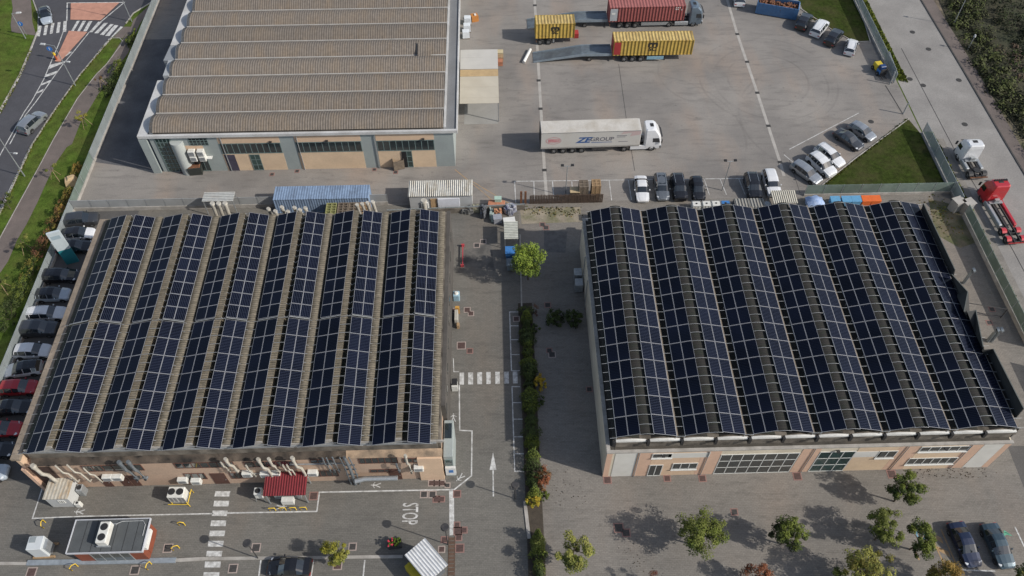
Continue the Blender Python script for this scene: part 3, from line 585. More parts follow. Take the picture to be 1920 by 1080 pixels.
# parapet wings on the right side, tops higher than the arrays
PAR = mat('dark_parapet_sheet', (.030, .031, .030), .85, .2, .8)
PAR_T = mat('parapet_coping', (.085, .095, .088), .7, .15, 1)
for tops in ([(50.22, 65.02), (50.39, 55.03)], [(49.80, 54.37), (50.68, 51.91), (49.33, 49.32)], [(49.58, 49.24), (50.65, 49.49), (49.69, 44.85)], [(49.43, 44.46), (50.63, 44.56), (50.94, 37.61)]):
    n = len(tops); m = MB(); bx_ = 50.9
    inner = [(bx_, tops[0][1] + .4, 7.0)] + [(p[0], p[1], 9.3) for p in tops] + [(bx_, tops[-1][1] - .2, 7.0)]
    m.face(inner[::-1], 0); m.face([(p[0] + .1, p[1], p[2]) for p in inner], 0)
    for p, q in zip(inner, inner[1:]): m.face([p, q, (q[0] + .1, q[1], q[2]), (p[0] + .1, p[1], p[2])], 1 if p[2] == q[2] else 0)
    m.build('parapet', [PAR, PAR_T], H2)
MB().bx(50.95, 51.05, 36.4, RY1, 5.6, 7.3).build('side_upstand', PAR, H2)
# front elevation
Y2 = RY0
slab(H2, RX0 + .0, (10.01, 5.35)[0] + .9, .0, 5.5, Y2, PINK_W)
slab(H2, (11.21, 35.77)[0], (13.42, 35.74)[0], .02, 5.4, Y2, WHITE_W, 'door_panel')
slab(H2, (13.42, 35.74)[0] + .02, (14.96, 35.76)[0], .0, 5.5, Y2, PINK_W)
slab(H2, (14.96, 35.76)[0] + .02, (19.89, 35.74)[0], .0, 5.5, Y2, PEACH_W)
slab(H2, (19.89, 35.74)[0] + .02, (21.87, 35.81)[0], .0, 5.5, Y2, PINK_W)
slab(H2, (30.03, 35.83)[0], (31.88, 35.78)[0], .0, 5.5, Y2, PINK_W)
slab(H2, (35.67, 35.80)[0], (39.78, 35.75)[0], .0, 5.5, Y2, TAN_W)
slab(H2, (39.78, 35.75)[0] + .02, (41.87, 35.75)[0], .0, 5.5, Y2, PINK_W)
slab(H2, (41.87, 35.75)[0] + .02, (46.55, 35.68)[0], .0, 5.5, Y2, TAN_W)
slab(H2, (46.55, 35.68)[0] + .02, (48.23, 35.64)[0], .0, 5.5, Y2, PINK_W)
slab(H2, (48.28, 35.64)[0] + .02, (50.33, 35.64)[0], .02, 5.5, Y2, WHITE_W, 'door_panel')
slab(H2, (50.33, 35.64)[0] + .02, RX1 - .3, .0, 5.5, Y2, PINK_W)
YP2 = Y2 - .032
a, b = (16.58, 5.17), (20.14, 4.12); slab(H2, a[0], b[0] + .6, b[1], a[1], YP2, WHITE_W)
a, b = (35.62, 4.46), (38.24, 3.22); slab(H2, a[0], b[0], b[1], a[1], YP2, WHITE_W)
def win_px(h, q0, q1, y, nx, nz, fm, gm, name='window', sill=True):
    (xa, za), (xb, zb) = q0, q1
    o = window(h, min(xa, xb), max(xa, xb), max(0.03, min(za, zb)), max(za, zb), y, nx, nz, fm, gm, .08, name)
    if sill and name == 'window': MB().bx(min(xa, xb) - .06, max(xa, xb) + .06, y - .16, y - .062, min(za, zb) - .1, min(za, zb) - .01).build('sill', FRAME_W, o)
    return o
win_px(H2, (14.92, 5.20), (16.94, 4.24), YP2, 2, 1, FRAME_W, GLASS)
win_px(H2, (17.32, 2.86), (19.92, 1.44), YP2, 3, 1, FRAME_W, GLASS)
win_px(H2, ((14.97, 35.82)[0], .03), ((16.37, 35.81)[0], 2.6), YP2, 2, 1, FRAME_W, GLASS, 'door')
win_px(H2, ((21.93, 35.87)[0], .03), ((29.92, 35.83)[0], 4.55), Y2 - .002, 7, 3, FRAME_W, GLASS, 'glazed_front')
win_px(H2, ((31.94, 35.78)[0], .03), ((35.61, 35.80)[0], 4.6), Y2 - .002, 3, 3, FRAME_W, GLASS_G, 'glazed_front')
win_px(H2, (37.99, 4.51), (39.88, 2.94), YP2, 2, 1, FRAME_W, GLASS)
win_px(H2, (41.98, 5.24), (46.95, 4.13), YP2, 5, 1, FRAME_W, GLASS)
win_px(H2, (41.75, 2.64), (46.81, 1.16), YP2, 6, 1, FRAME_W, GLASS)
m = MB()      # ladder and pipes on the shaded left side
for yy in (61.0, 57.5): MB().tube([(10.2, yy, .1), (10.2, yy, 5.6)], .06, None, 5).build('downpipe', GALV, H2)
for yy in (62.2, 60.6): MB().bev(9.2, 10.2, yy - .7, yy + .4, .1, 1.5, .06).build('wall_cabinet', GALV, H2)

# ======================= left hall ===========================================
H1 = thing('warehouse', 'left-hand factory hall with tan roof under solar panels and many flues on its front', 'warehouse', (0, 0, 0))
LX0, LX1, LY0, LY1 = -47.2, -6.15, 36.1, 67.2
TAN_R = corrugated('tan_fibre_cement', (.145, .123, .089), (.205, .175, .129), .28, 1, stain=(.075, .066, .04), sscale=.9, samt=.75, bump=.4, var=.3)
DARK_W = mat('dark_render', (.085, .077, .068), .92, .2, .6, fine=.15, tint=(.05, .045, .04), tscale=.4, tamt=.6)
MB().bx(LX0, LX1, LY0, LY1, 0, 5.2).build('wall', mat('salmon_render', (.46, .325, .235), .88, .12, .5, fine=.12, tint=(.32, .24, .18), tscale=.5, tamt=.7), H1)
MB().bx(LX1 + .001, -5.72, LY0 + 4.5, LY1, .0, 7.3).build('side_cladding', DARK_W, H1)
m = MB()
for yy in (64.5, 61.5, 58.2, 55, 52.3, 49.2, 46.0, 43.4, 41.2): m.bx(-5.718, -5.68, yy - .5, yy + .5, 5.2, 5.9)
m.build('side_window', GLASS, H1)
MB().bx(LX0 + .55, LX1 - .02, LY0 + .75, LY1 - .2, 5.2, 7.3).build('upper_wall', CONC_D, H1)
m = MB(); m.bx(LX0 - .65, LX0 + .25, LY0 - .1, LY1 + .1, 6.6, 6.95); m.build('side_ledge', mat('tan_ledge', (.24, .195, .15), .92, .2, .5, fine=.2, tint=(.14, .115, .085), tscale=.7, tamt=.6), H1)
MB().bx(LX0 - .35, LX0 - .002, LY0, LY1, 0, 6.6).build('side_wall', PEACH_W, H1)
for xa, xb, sm_ in ((LX0 + .6, -15.6, mat('stained_canopy', (.10, .078, .06), .95, .6, 1.8, fine=.5, tint=(.014, .012, .011), tscale=.9, tamt=1.0)), (-15.58, LX1 + .1, mat('tan_canopy', (.42, .30, .20), .9, .2, 1.0, fine=.2, tint=(.12, .095, .07), tscale=.6, tamt=.9))):
    m = MB(); m.mesh([(xa, LY0 - .06, 5.24), (xb, LY0 - .06, 5.24), (xb, LY0 + .54, 5.8), (xa, LY0 + .54, 5.8), (xa, LY0 + .54, 5.21), (xb, LY0 + .54, 5.21), (xa, LY0 - .06, 5.21), (xb, LY0 - .06, 5.21)],
       [(0, 1, 2, 3), (6, 7, 1, 0), (1, 7, 5, 2), (0, 3, 4, 6), (3, 2, 5, 4)])
    m.build('sloping_ledge', sm_, H1)
MB().bx(LX0 + .6, LX1 - .3, LY0 + .55, LY0 + .745, 5.6, 7.25).build('gutter_beam', CONC_D, H1)
A1 = [-45.75 + 6.72 * k for k in range(6)]
rm = MB(); rd = MB()
vault(rm, LX0 + .55, A1[0] - .05, 7.3, .1, LY0 + .76, LY1 - .3, 2)
for k, a in enumerate(A1):
    vault(rm, a + 5.02, a + 5.88 if k < 5 else LX1 - .15, 7.74, .1, LY0 + .5, LY1 - .5, 6)
    m_ = rm; m_.face([(a + 1.7, LY0 + .5, 8.32), (a + 2.35, LY0 + .5, 8.36), (a + 2.35, LY1 - .6, 8.36), (a + 1.7, LY1 - .6, 8.32)])
    m_.face([(a + 2.35, LY0 + .5, 8.36), (a + 2.35, LY0 + .5, 7.5), (a + 2.35, LY1 - .6, 7.5), (a + 2.35, LY1 - .6, 8.36)])
    vault(rd, a + 2.3, a + 3.1, 7.5, .12, LY0 + .76, LY1 - .6, 4); vault(rd, a + 3.1, a + 5.1, 7.42, .2, LY0 + .76, LY1 - .5, 4); vault(rd, a - .85, a + 2.3, 7.35, .2, LY0 + .76, LY1 - .5, 4)
rm.build('roof', TAN_R, H1)
rd.build('roof_trough', corrugated('mossy_shade_trough', (.026, .026, .02), (.045, .042, .033), .28, 1, stain=(.03, .04, .016), samt=.8, sscale=.8, bump=.15), H1)  # moss in the ridge gap; valley strip darkened to stand for shade
for k, a in enumerate(A1):
    m = MB()
    for i in range(15):
        y = 36.1 + i * 1.07
        m.tube([(a + 1.82, y, 8.5), (a + 2.45, y, 8.56), (a + 3.02, y, 8.56)], .028, None, 4, 0, False)
        m.tube([(a - 1.0, y, 7.85), (a - .4, y, 7.98)], .026, None, 4, 0, False)
        m.tube([(a + 5.0, y, 7.98), (a + 5.35, y, 7.86)], .026, None, 4, 0, False)
    for i in range(19):
        y = 51.4 + i * .84; m.tube([(a + 2.35, y, 8.36), (a + 2.55, y, 8.12), (a + 2.95, y, 8.45)], .03, None, 4, 0, False)
    m.tube([(a - .4, 51.15, 8.02), (a + 1.8, 51.15, 8.62)], .05, None, 4, 0, False); m.tube([(a + 3.02, 51.15, 8.62), (a + 5.1, 51.15, 8.02)], .05, None, 4, 0, False)
    m.build('mounting_frame', RAIL, H1)
    e = MB()      # pale roof end under the arrays
    e.prism([(a - .6, 7.3), (a - .6, 7.75), (a + 1.8, 8.35), (a + 2.35, 8.35), (a + 2.35, 7.3)], LY0 + .40, LY0 + .50, 0, 'y'); e.prism([(a + 2.95, 7.3), (a + 2.95, 8.3), (a + 5.1, 7.8), (a + 6.4, 7.7), (a + 6.4, 7.3)], LY0 + .40, LY0 + .50, 0, 'y')
    e.build('roof_end', CONC, H1)
MB().bx(LX0 + .7, LX1 - .35, LY0 + .30, LY0 + .398, 7.25, 7.5).build('front_gutter', GALV, H1)
strips = []
for k, a in enumerate(A1): strips += [(a - (.5 if k else .05), a + (1.8 if k else 1.95), True), (a + 2.98, a + 5.12, False)]
solar_field(H1, strips, [(36.0, 7, 2.14, PV_A), (51.25, 9, 1.685, PV_B)], 8.0, 8.57)
# front elevation
Y1 = LY0
WIN1 = [((-32.75, 5.11), (-26.87, 3.91), 7), ((-19.26, 5.12), (-16.98, 3.95), 3), ((-14.44, 5.21), (-10.56, 3.95), 6), ((-10.08, 4.90), (-8.09, 3.93), 2), ((-41.92, 5.03), (-35.99, 3.69), 6), ((-25.90, 4.96), (-20.60, 3.79), 5),
        ((-32.54, 2.67), (-30.42, 1.25), 3), ((-27.98, 2.59), (-25.85, 1.17), 4), ((-19.40, 2.53), (-16.97, 1.16), 4), ((-13.65, 2.51), (-10.63, 1.82), 4)]
for a, b, n in WIN1: win_px(H1, a, b, Y1, n, 1, FRAME_B, GLASS, sill=False)
DOOR_B = mat('brown_door', (.085, .04, .03), .6, .2, 3)
for (xa, xb, zt) in (((-29.96, 36.08)[0], (-28.47, 36.10)[0], 2.5), ((-11.77, 36.01)[0], (-10.55, 35.97)[0], 2.4), ((-39.38, 36.22)[0], (-38.43, 36.20)[0], 2.5), ((-38.32, 36.19)[0], (-37.54, 36.17)[0], 2.5), ((-41.29, 36.16)[0], (-40.42, 36.19)[0], 2.5)):
    d = slab(H1, xa, xb, .02, zt, Y1, DOOR_B, 'door', .05); MB().bx(xb - .2, xb - .12, Y1 - .1, Y1 - .051, 1.0, 1.1).build('handle', CHROME, d)
slab(H1, LX0 + .1, LX0 + 2.2, .0, 5.0, Y1, mat('brown_recess', (.06, .035, .028), .8, .3, 1.5), 'recess_panel', .02)
MB().bx((-47.39, 37.03)[0] - .18, (-47.39, 37.03)[0] + .18, Y1 - .35, Y1 - .002, 0, 5.1).build('wing_wall', PINK_W, H1)
slab(H1, (-8.60, 36.04)[0], LX1, .0, 5.0, Y1, PEACH_W, 'wall_panel', .2)
# right end: grey-green entrance block and sign
MB().bev(LX1 + .12, LX1 + 1.1, LY0 + .2, LY0 + 4.3, 0, 4.6, .05).build('entrance_block', GREEN_W, H1)
MB().bx(LX1 + .25, LX1 + .95, LY0 + 2.2, LY0 + 3.9, 4.6, 4.66).build('roof_light', GLASS, H1)
window(H1, LX1 + .25, LX1 + 1.0, 2.6, 3.9, LY0 + .2, 1, 1, FRAME_G, GLASS_G)
sg = MB().bx(LX1 + .2, LX1 + 1.25, LY0 - .12, LY0 + .14, .9, 2.5).build('wall_sign', WHITE, H1)
MB().bx(LX1 + .55, LX1 + 1.0, LY0 - .14, LY0 - .121, 1.5, 2.1).build('sign_mark', BLUE_P, sg)
# flues up the front wall
DUCT = mat('cream_duct', (.40, .38, .33), .5, .15, 2, tint=(.3, .27, .22), tscale=1.5, tamt=.6)
DUCT_G = mat('zinc_duct', (.20, .225, .245), .4, .2, 2, metal=.5)
def XF(q): return -47.35 + (q - 90) * .05538
def flue(x, r, z0, z1, mt, lean=.5, off=.55, cowl=True):
    m = MB(); y = Y1 - off
    m.tube([(x, y + .35, z0 - .15), (x, y, z0), (x - lean * .2, y, z0 + (z1 - z0) * .5), (x - lean, y - .1, z0 + (z1 - z0) * .6), (x - lean, y - .1, z1)], r, None, 10)
    for z in (z0 + .5, z1 - .4): m.tube([(x if z < z0 + 1 else x - lean, y - (.1 if z > z0 + 1 else 0), z), (x if z < z0 + 1 else x - lean, y - (.1 if z > z0 + 1 else 0), z + .06)], r * 1.15, None, 10)
    o = m.build('flue', mt, H1)
    if cowl:
        c = MB(); c.tube([(x - lean, y - .1, z1 - .02), (x - lean, y - .1, z1 + .12), (x - lean, y - .1, z1 + .3)], r * 1.5, r * 1.2, 10); c.build('cowl', mt, o)
for (q, r, z0, z1, g, ln) in ((128, .34, 1.9, 6.2, 0, 1.0), (165, .16, 2.2, 6.3, 0, .8), (187, .16, 2.2, 6.4, 0, .9), (208, .15, 2.0, 5.6, 0, .7), (275, .3, 2.4, 6.5, 1, .4), (290, .28, 2.4, 6.5, 1, .3), (463, .26, 3.6, 6.6, 0, .6), (449, .16, 3.6, 6.2, 0, .3), (490, .16, 2.4, 5.3, 0, .4), (521, .26, 2.0, 6.4, 0, .8),
        (536, .24, 3.2, 6.4, 0, .4), (556, .17, 2.4, 5.2, 0, .5), (582, .28, 2.0, 6.5, 0, .9), (563, .16, 2.4, 5.2, 0, .5), (630, .14, 3.0, 6.5, 1, .4), (637, .14, 3.0, 6.5, 1, .4), (645, .16, 3.0, 6.6, 1, .1), (776, .22, 2.4, 6.4, 0, .4), (754, .18, 2.6, 4.8, 1, .1)):
    flue(XF(q), r * .56, z0, z1, DUCT_G if g else DUCT, ln * .5, .45, r > .2)
m = MB(); xa = (-15.54, 35.93)[0]      # blue-grey pipe tower and horizontal duct
for i, (dx, r) in enumerate(((-.3, .07), (.15, .16), (.6, .07))): m.tube([(xa + dx, Y1 - .5, .1), (xa + dx, Y1 - .5, 4.2), (xa + dx - .25, Y1 - .3, 6.0)], r, None, 7)
for z in (1.2, 2.4, 3.6, 4.6): m.bx(xa - .45, xa + .75, Y1 - .55, Y1 - .4, z, z + .05)
m.build('pipe_tower', DUCT_G, H1)
m = MB(); m.tube([((-15.17, 36.10)[0], Y1 - .9, 1.7), ((-14.17, 36.07)[0], Y1 - .7, 1.8), ((-10.83, 36.04)[0], Y1 - .7, 1.8)], .26, None, 10); m.build('horizontal_duct', GALV, H1)
m = MB(); m.bx((-21.37, 35.97)[0], (-15.82, 35.94)[0], Y1 - .25, Y1 - .1, 4.4, 4.46); m.bx((-26.37, 36.11)[0], (-19.16, 36.03)[0], Y1 - .22, Y1 - .1, 2.5, 2.56); m.build('cable_tray', GALV, H1)
for (q, z) in ((222, 2.3), (240, 2.3), (476, 2.4), (508, 2.2), (527, 2.2), (595, 2.2), (790, 2.7), (352, 1.2), (375, .9)):
    x = XF(q); u = MB().bev(x - .5, x + .5, Y1 - .5, Y1 - .002, z, z + .75, .05).build('wall_unit', PLASTIC_W, H1)
    MB().bx(x - .36, x + .36, Y1 - .515, Y1 - .502, z + .12, z + .62).build('fan_grille', GALV, u)

# ======================= upper hall ==========================================
H3 = thing('warehouse', 'long warehouse at the top left with brown barrel-vaulted roof and white cornice', 'warehouse', (0, 0, 0))
UX0, UX1, UY0, UY1 = -45.95, -5.75, 82.35, 135.0
MB().bx(UX0, UX1, UY0, UY1, 0, 6.15).build('wall', GREEN_W, H3)
CORN = mat('white_cornice', (.50, .50, .49), .7, .1, .5, fine=.12, tint=(.34, .33, .31), tscale=.4, tamt=.6)
m = MB(); m.bx(-47.2, -5.1, UY0 - .3, UY0 + .05, 6.3, 6.75); m.build('cornice', CORN, H3)
m = MB(); m.bx(-47.2, -45.9, UY0 + .052, 93.6, 6.3, 6.73); m.bx(-47.2, -45.9, 101.6, UY1, 6.3, 6.73); m.build('cornice', CORN, H3)
m = MB(); m.bx(-46.4, -45.6, 94.0, 97.4, 5.2, 7.2); m.build('ventilation_box', mat('grey_sheet', (.33, .345, .35), .6, .1, 1), H3)
m = MB(); m.prism([(-47.3, 97.8), (-45.7, 97.6), (-45.7, 101.4), (-47.1, 101.2)], 5.0, 6.9); m.build('stair_head', mat('grey_sheet2', (.22, .235, .25), .7, .1, 1), H3)
m = MB(); m.bx(-6.65, -5.3, UY0 + .06, UY1, 6.16, 6.62); m.build('parapet_gutter', mat('grey_membrane', (.18, .185, .19), .85, .15, .6, fine=.15, tint=(.13, .13, .13), tscale=.3, tamt=.6), H3)
m = MB(); m.bx(-5.298, -5.1, UY0 + .06, UY1, 5.8, 6.8); m.bx(-6.95, -6.66, UY0 + .3, UY1, 6.16, 6.95); m.build('parapet', CORN, H3)
MB().bx(-45.9, -6.96, UY0 + .06, UY1, 6.16, 6.72).build('roof_deck', DARK_W, H3)
VBR = corrugated('brown_vault_sheeting', (.116, .097, .079), (.195, .168, .140), .34, 0, stain=(.19, .145, .10), sscale=.22, samt=.65, bump=.25, var=.2)
EDGE = mat('vault_end', (.13, .145, .16), .8, .12, .8)
BP = 3.86
for k in range(13):
    y0 = UY0 + .12 + k * BP; y1 = y0 + BP - .14
    m = MB(); n = 10
    pts = [(y0 + (y1 - y0) * i / n, 6.95 + .8 * math.sin(math.pi * i / n) ** .9) for i in range(n + 1)]
    for a, b in zip(pts, pts[1:]): m.face([(-45.6, a[0], a[1]), (-6.98, a[0], a[1]), (-6.98, b[0], b[1]), (-45.6, b[0], b[1])], 0, None, True)
    v = m.build('roof_vault', VBR, H3)
    m = MB(); m.prism(pts + [(y1, 6.73), (y0, 6.73)], -45.25, -45.65, 0, 'x'); m.build('vault_end', EDGE, v)
    MB().bx(-45.6, -6.98, y1 + .003, y1 + .137, 6.73, 7.06).build('gutter_flashing', mat('white_flashing', (.40, .385, .36), .7, .15, .7), H3)
m = MB(); q0 = (-10.07, 97.86); m.mesh([(q0[0] - .9, q0[1] - .9, 7.2), (q0[0] + 1.0, q0[1] - .9, 7.2), (q0[0] + 1.0, q0[1] + 1.6, 8.05), (q0[0] - .9, q0[1] + 1.6, 8.05), (q0[0] - .9, q0[1] - .9, 7.0), (q0[0] - .9, q0[1] + 1.6, 7.6)], [(0, 1, 2, 3), (0, 3, 5, 4)]); m.build('lifted_sheet', VBR, H3)
# front elevation
Y3 = UY0
def XU(q): return -36.6 + (q - 414) * .0713
slab(H3, (-45.30, 82.58)[0], (-43.19, 82.84)[0], .02, 6.1, Y3, FRAME_G, 'stair_glazing_backing', .01)
window(H3, (-45.27, 82.58)[0], (-43.23, 82.68)[0], .05, 6.1, Y3 - .012, 4, 8, FRAME_G, GLASS_G, .09, 'stair_glazing')
m = MB(); xc = (-42.50, 82.66)[0]; m.tube([(xc, Y3 - .05, 0), (xc, Y3 - .05, 5.6)], .85, None, 18); m.build('round_column', mat('pale_column', (.36, .385, .37), .75, .06, .6), H3)
window(H3, (-40.87, 6.32)[0], (-38.37, 6.26)[0], 4.75, 6.05, Y3, 5, 3, FRAME_G, GLASS)
slab(H3, (-41.63, 82.74)[0], (-39.29, 82.78)[0], 2.5, 4.7, Y3, PEACH_W)
window(H3, (-41.39, 82.63)[0], (-39.34, 82.68)[0], .05, 2.5, Y3, 3, 1, FRAME_G, GLASS, .07, 'door')
BAYS = [((-37.07, 82.72)[0], (-28.88, 82.60)[0]), ((-26.89, 82.65)[0], (-18.09, 82.46)[0]), ((-16.10, 82.46)[0], (-8.33, 82.35)[0])]
for i, (xa, xb) in enumerate(BAYS):
    slab(H3, xa, xb, .0, 3.1, Y3, TAN_W); slab(H3, xa, xb, 4.98, 6.1, Y3, PEACH_W)
    window(H3, xa + .03, xb - .03, 3.12, 4.96, Y3, (10, 10, 9)[i], 1, FRAME_G, GLASS, .09)
dp = mat('purple_door', (.055, .05, .075), .5, .2, 2)
Y3b = Y3 - .032
slab(H3, (-36.90, 82.61)[0], (-35.51, 82.63)[0], .02, 2.95, Y3b, dp, "door", .05)
window(H3, (-33.52, 82.62)[0], (-32.15, 82.59)[0], .05, 2.95, Y3b, 2, 3, FRAME_G, GLASS_G, .08, 'door')
window(H3, (-12.92, 82.47)[0], (-11.52, 82.43)[0], .05, 3.05, Y3b, 2, 3, FRAME_G, GLASS_G, .08, 'door')
MB().bx((-12.92, 82.47)[0] - .02, (-12.33, 82.46)[0], Y3b - .09, Y3b - .062, .05, 2.9).build('doorway_shade_slab', mat('doorway_shade_black', (.008, .008, .009), .9, .2, 1), H3)  # near-black slab paints the unlit doorway; no hole is cut
for i in range(4):
    x = (-40.89, 82.72)[0] + (i % 2) * 1.2; z = 2.5 + (i // 2) * .95
    u = MB().bev(x - .46, x + .46, Y3 - .75, Y3 - .04, z, z + .8, .06).build('wall_unit', PLASTIC_W, H3)
    MB().bx(x - .34, x + .34, Y3 - .765, Y3 - .752, z + .12, z + .66).build('fan_grille', GALV, u)
MB().bx((-39.71, 82.69)[0], (-38.47, 82.76)[0], Y3 - .6, Y3 - .04, 2.75, 2.83).build('cable_arm', WHITE, H3)
m = MB(); m.bx(-47.25, -46.2, UY0 - .3, UY0 - .002, 0, 6.15); m.build('corner_pier', GREEN_W, H3)

# weathering trim: downpipes, lamps and a canopy that break the flat fronts
for q in (414, 555, 700): x = XU(q); MB().tube([(x, Y3 - .12, 0), (x, Y3 - .12, 6.15)], .06, None, 6).build('downpipe', GALV, H3)
for q in (505, 610, 790): x = XU(q); MB().bx(x - .18, x + .18, Y3 - .32, Y3 - .04, 5.15, 5.3).build('wall_lamp', DARK, H3)
for x in (13.6, 20.6, 31.2, 40.6, 47.0): MB().tube([(x, Y2 - .1, 0), (x, Y2 - .1, 5.5)], .045, None, 6).build('downpipe', GALV, H2)
for x in (16.0, 33.6, 44.5): MB().bx(x - .16, x + .16, Y2 - .34, Y2 - .035, 4.85, 5.0).build('wall_lamp', DARK, H2)

# ------------------------------------------------------------------ cars
WHEELS = {}
def wheel(parent, x, y, r, wd, side, name='wheel'):
    key = (round(r, 2), round(wd, 2), side)
    if key not in WHEELS:
        m = MB(); prof = [(0, r * .58), (.0, r * .86), (.12, r), (.88, r), (1, r * .86), (1, r * .58)]; n = 16
        vs = [(q[1] * math.cos(2 * math.pi * i / n), (q[0] - .5) * wd, q[1] * math.sin(2 * math.pi * i / n)) for i in range(n) for q in prof]
        k = len(prof); m.mesh(vs, [(i * k + j, i * k + (j + 1) % k, ((i + 1) % n) * k + (j + 1) % k, ((i + 1) % n) * k + j) for i in range(n) for j in range(k)], 0, True)
        h = MB(); yy = side * wd * .40
        h.cyl((0, yy - .02 * side, 0), (0, yy, 0), r * .2, 8)
        for i in range(5):
            a = 2 * math.pi * i / 5; c, s = math.cos(a), math.sin(a)
            h.face([(-.16 * r * s, yy, .16 * r * c), (.16 * r * s, yy, -.16 * r * c), (.6 * r * c + .1 * r * s, yy, .6 * r * s - .1 * r * c), (.6 * r * c - .1 * r * s, yy, .6 * r * s + .1 * r * c)])
        h.face([(r * .58 * math.cos(2 * math.pi * i / n), -side * .02, r * .58 * math.sin(2 * math.pi * i / n)) for i in range(n)])
        WHEELS[key] = (m.build('tyre', TYRE), h.build('rim', RIM))
        for o in WHEELS[key]: COL.objects.unlink(o)
    t, h = WHEELS[key]
    a = t.copy(); a.name = name; COL.objects.link(a); a.parent = parent; a.location = (x, y, r)
    b = h.copy(); b.name = 'rim'; COL.objects.link(b); b.parent = a
    return a
# stations: x fraction from nose, belt height, top height, half-width at belt, half-width at roof edge (fractions of W/2)
SHAPES = {
 'hatch': [(0, .58, .62, .72, .5), (.03, .66, .72, .86, .62), (.10, .74, .82, .95, .72), (.25, .88, .96, .98, .80), (.41, .90, 1.40, .98, .72), (.58, .91, 1.50, .98, .70), (.80, .93, 1.45, .97, .68), (.915, .95, 1.34, .95, .64), (.985, .90, .98, .90, .70), (1.0, .60, .64, .84, .6)],
 'estate': [(0, .56, .60, .72, .5), (.03, .64, .70, .86, .62), (.10, .72, .80, .95, .72), (.27, .87, .94, .98, .80), (.40, .89, 1.38, .98, .72), (.58, .90, 1.48, .98, .71), (.84, .92, 1.45, .97, .70), (.94, .95, 1.34, .95, .66), (.99, .90, .98, .92, .72), (1.0, .60, .64, .86, .6)],
 'suv': [(0, .72, .78, .76, .55), (.025, .82, .90, .90, .66), (.09, .92, 1.0, .97, .76), (.25, 1.03, 1.10, 1.0, .82), (.38, 1.05, 1.56, .99, .76), (.56, 1.06, 1.68, .99, .75), (.82, 1.08, 1.64, .98, .73), (.935, 1.1, 1.48, .96, .70), (.99, 1.02, 1.10, .93, .76), (1.0, .7, .74, .88, .65)],
 'sedan': [(0, .54, .58, .72, .5), (.03, .62, .68, .86, .62), (.10, .70, .78, .95, .72), (.28, .86, .93, .98, .80), (.43, .88, 1.34, .97, .70), (.56, .89, 1.44, .97, .68), (.70, .91, 1.38, .97, .66), (.84, .93, 1.03, .96, .74), (.97, .88, .96, .90, .70), (1.0, .62, .66, .84, .6)],
}
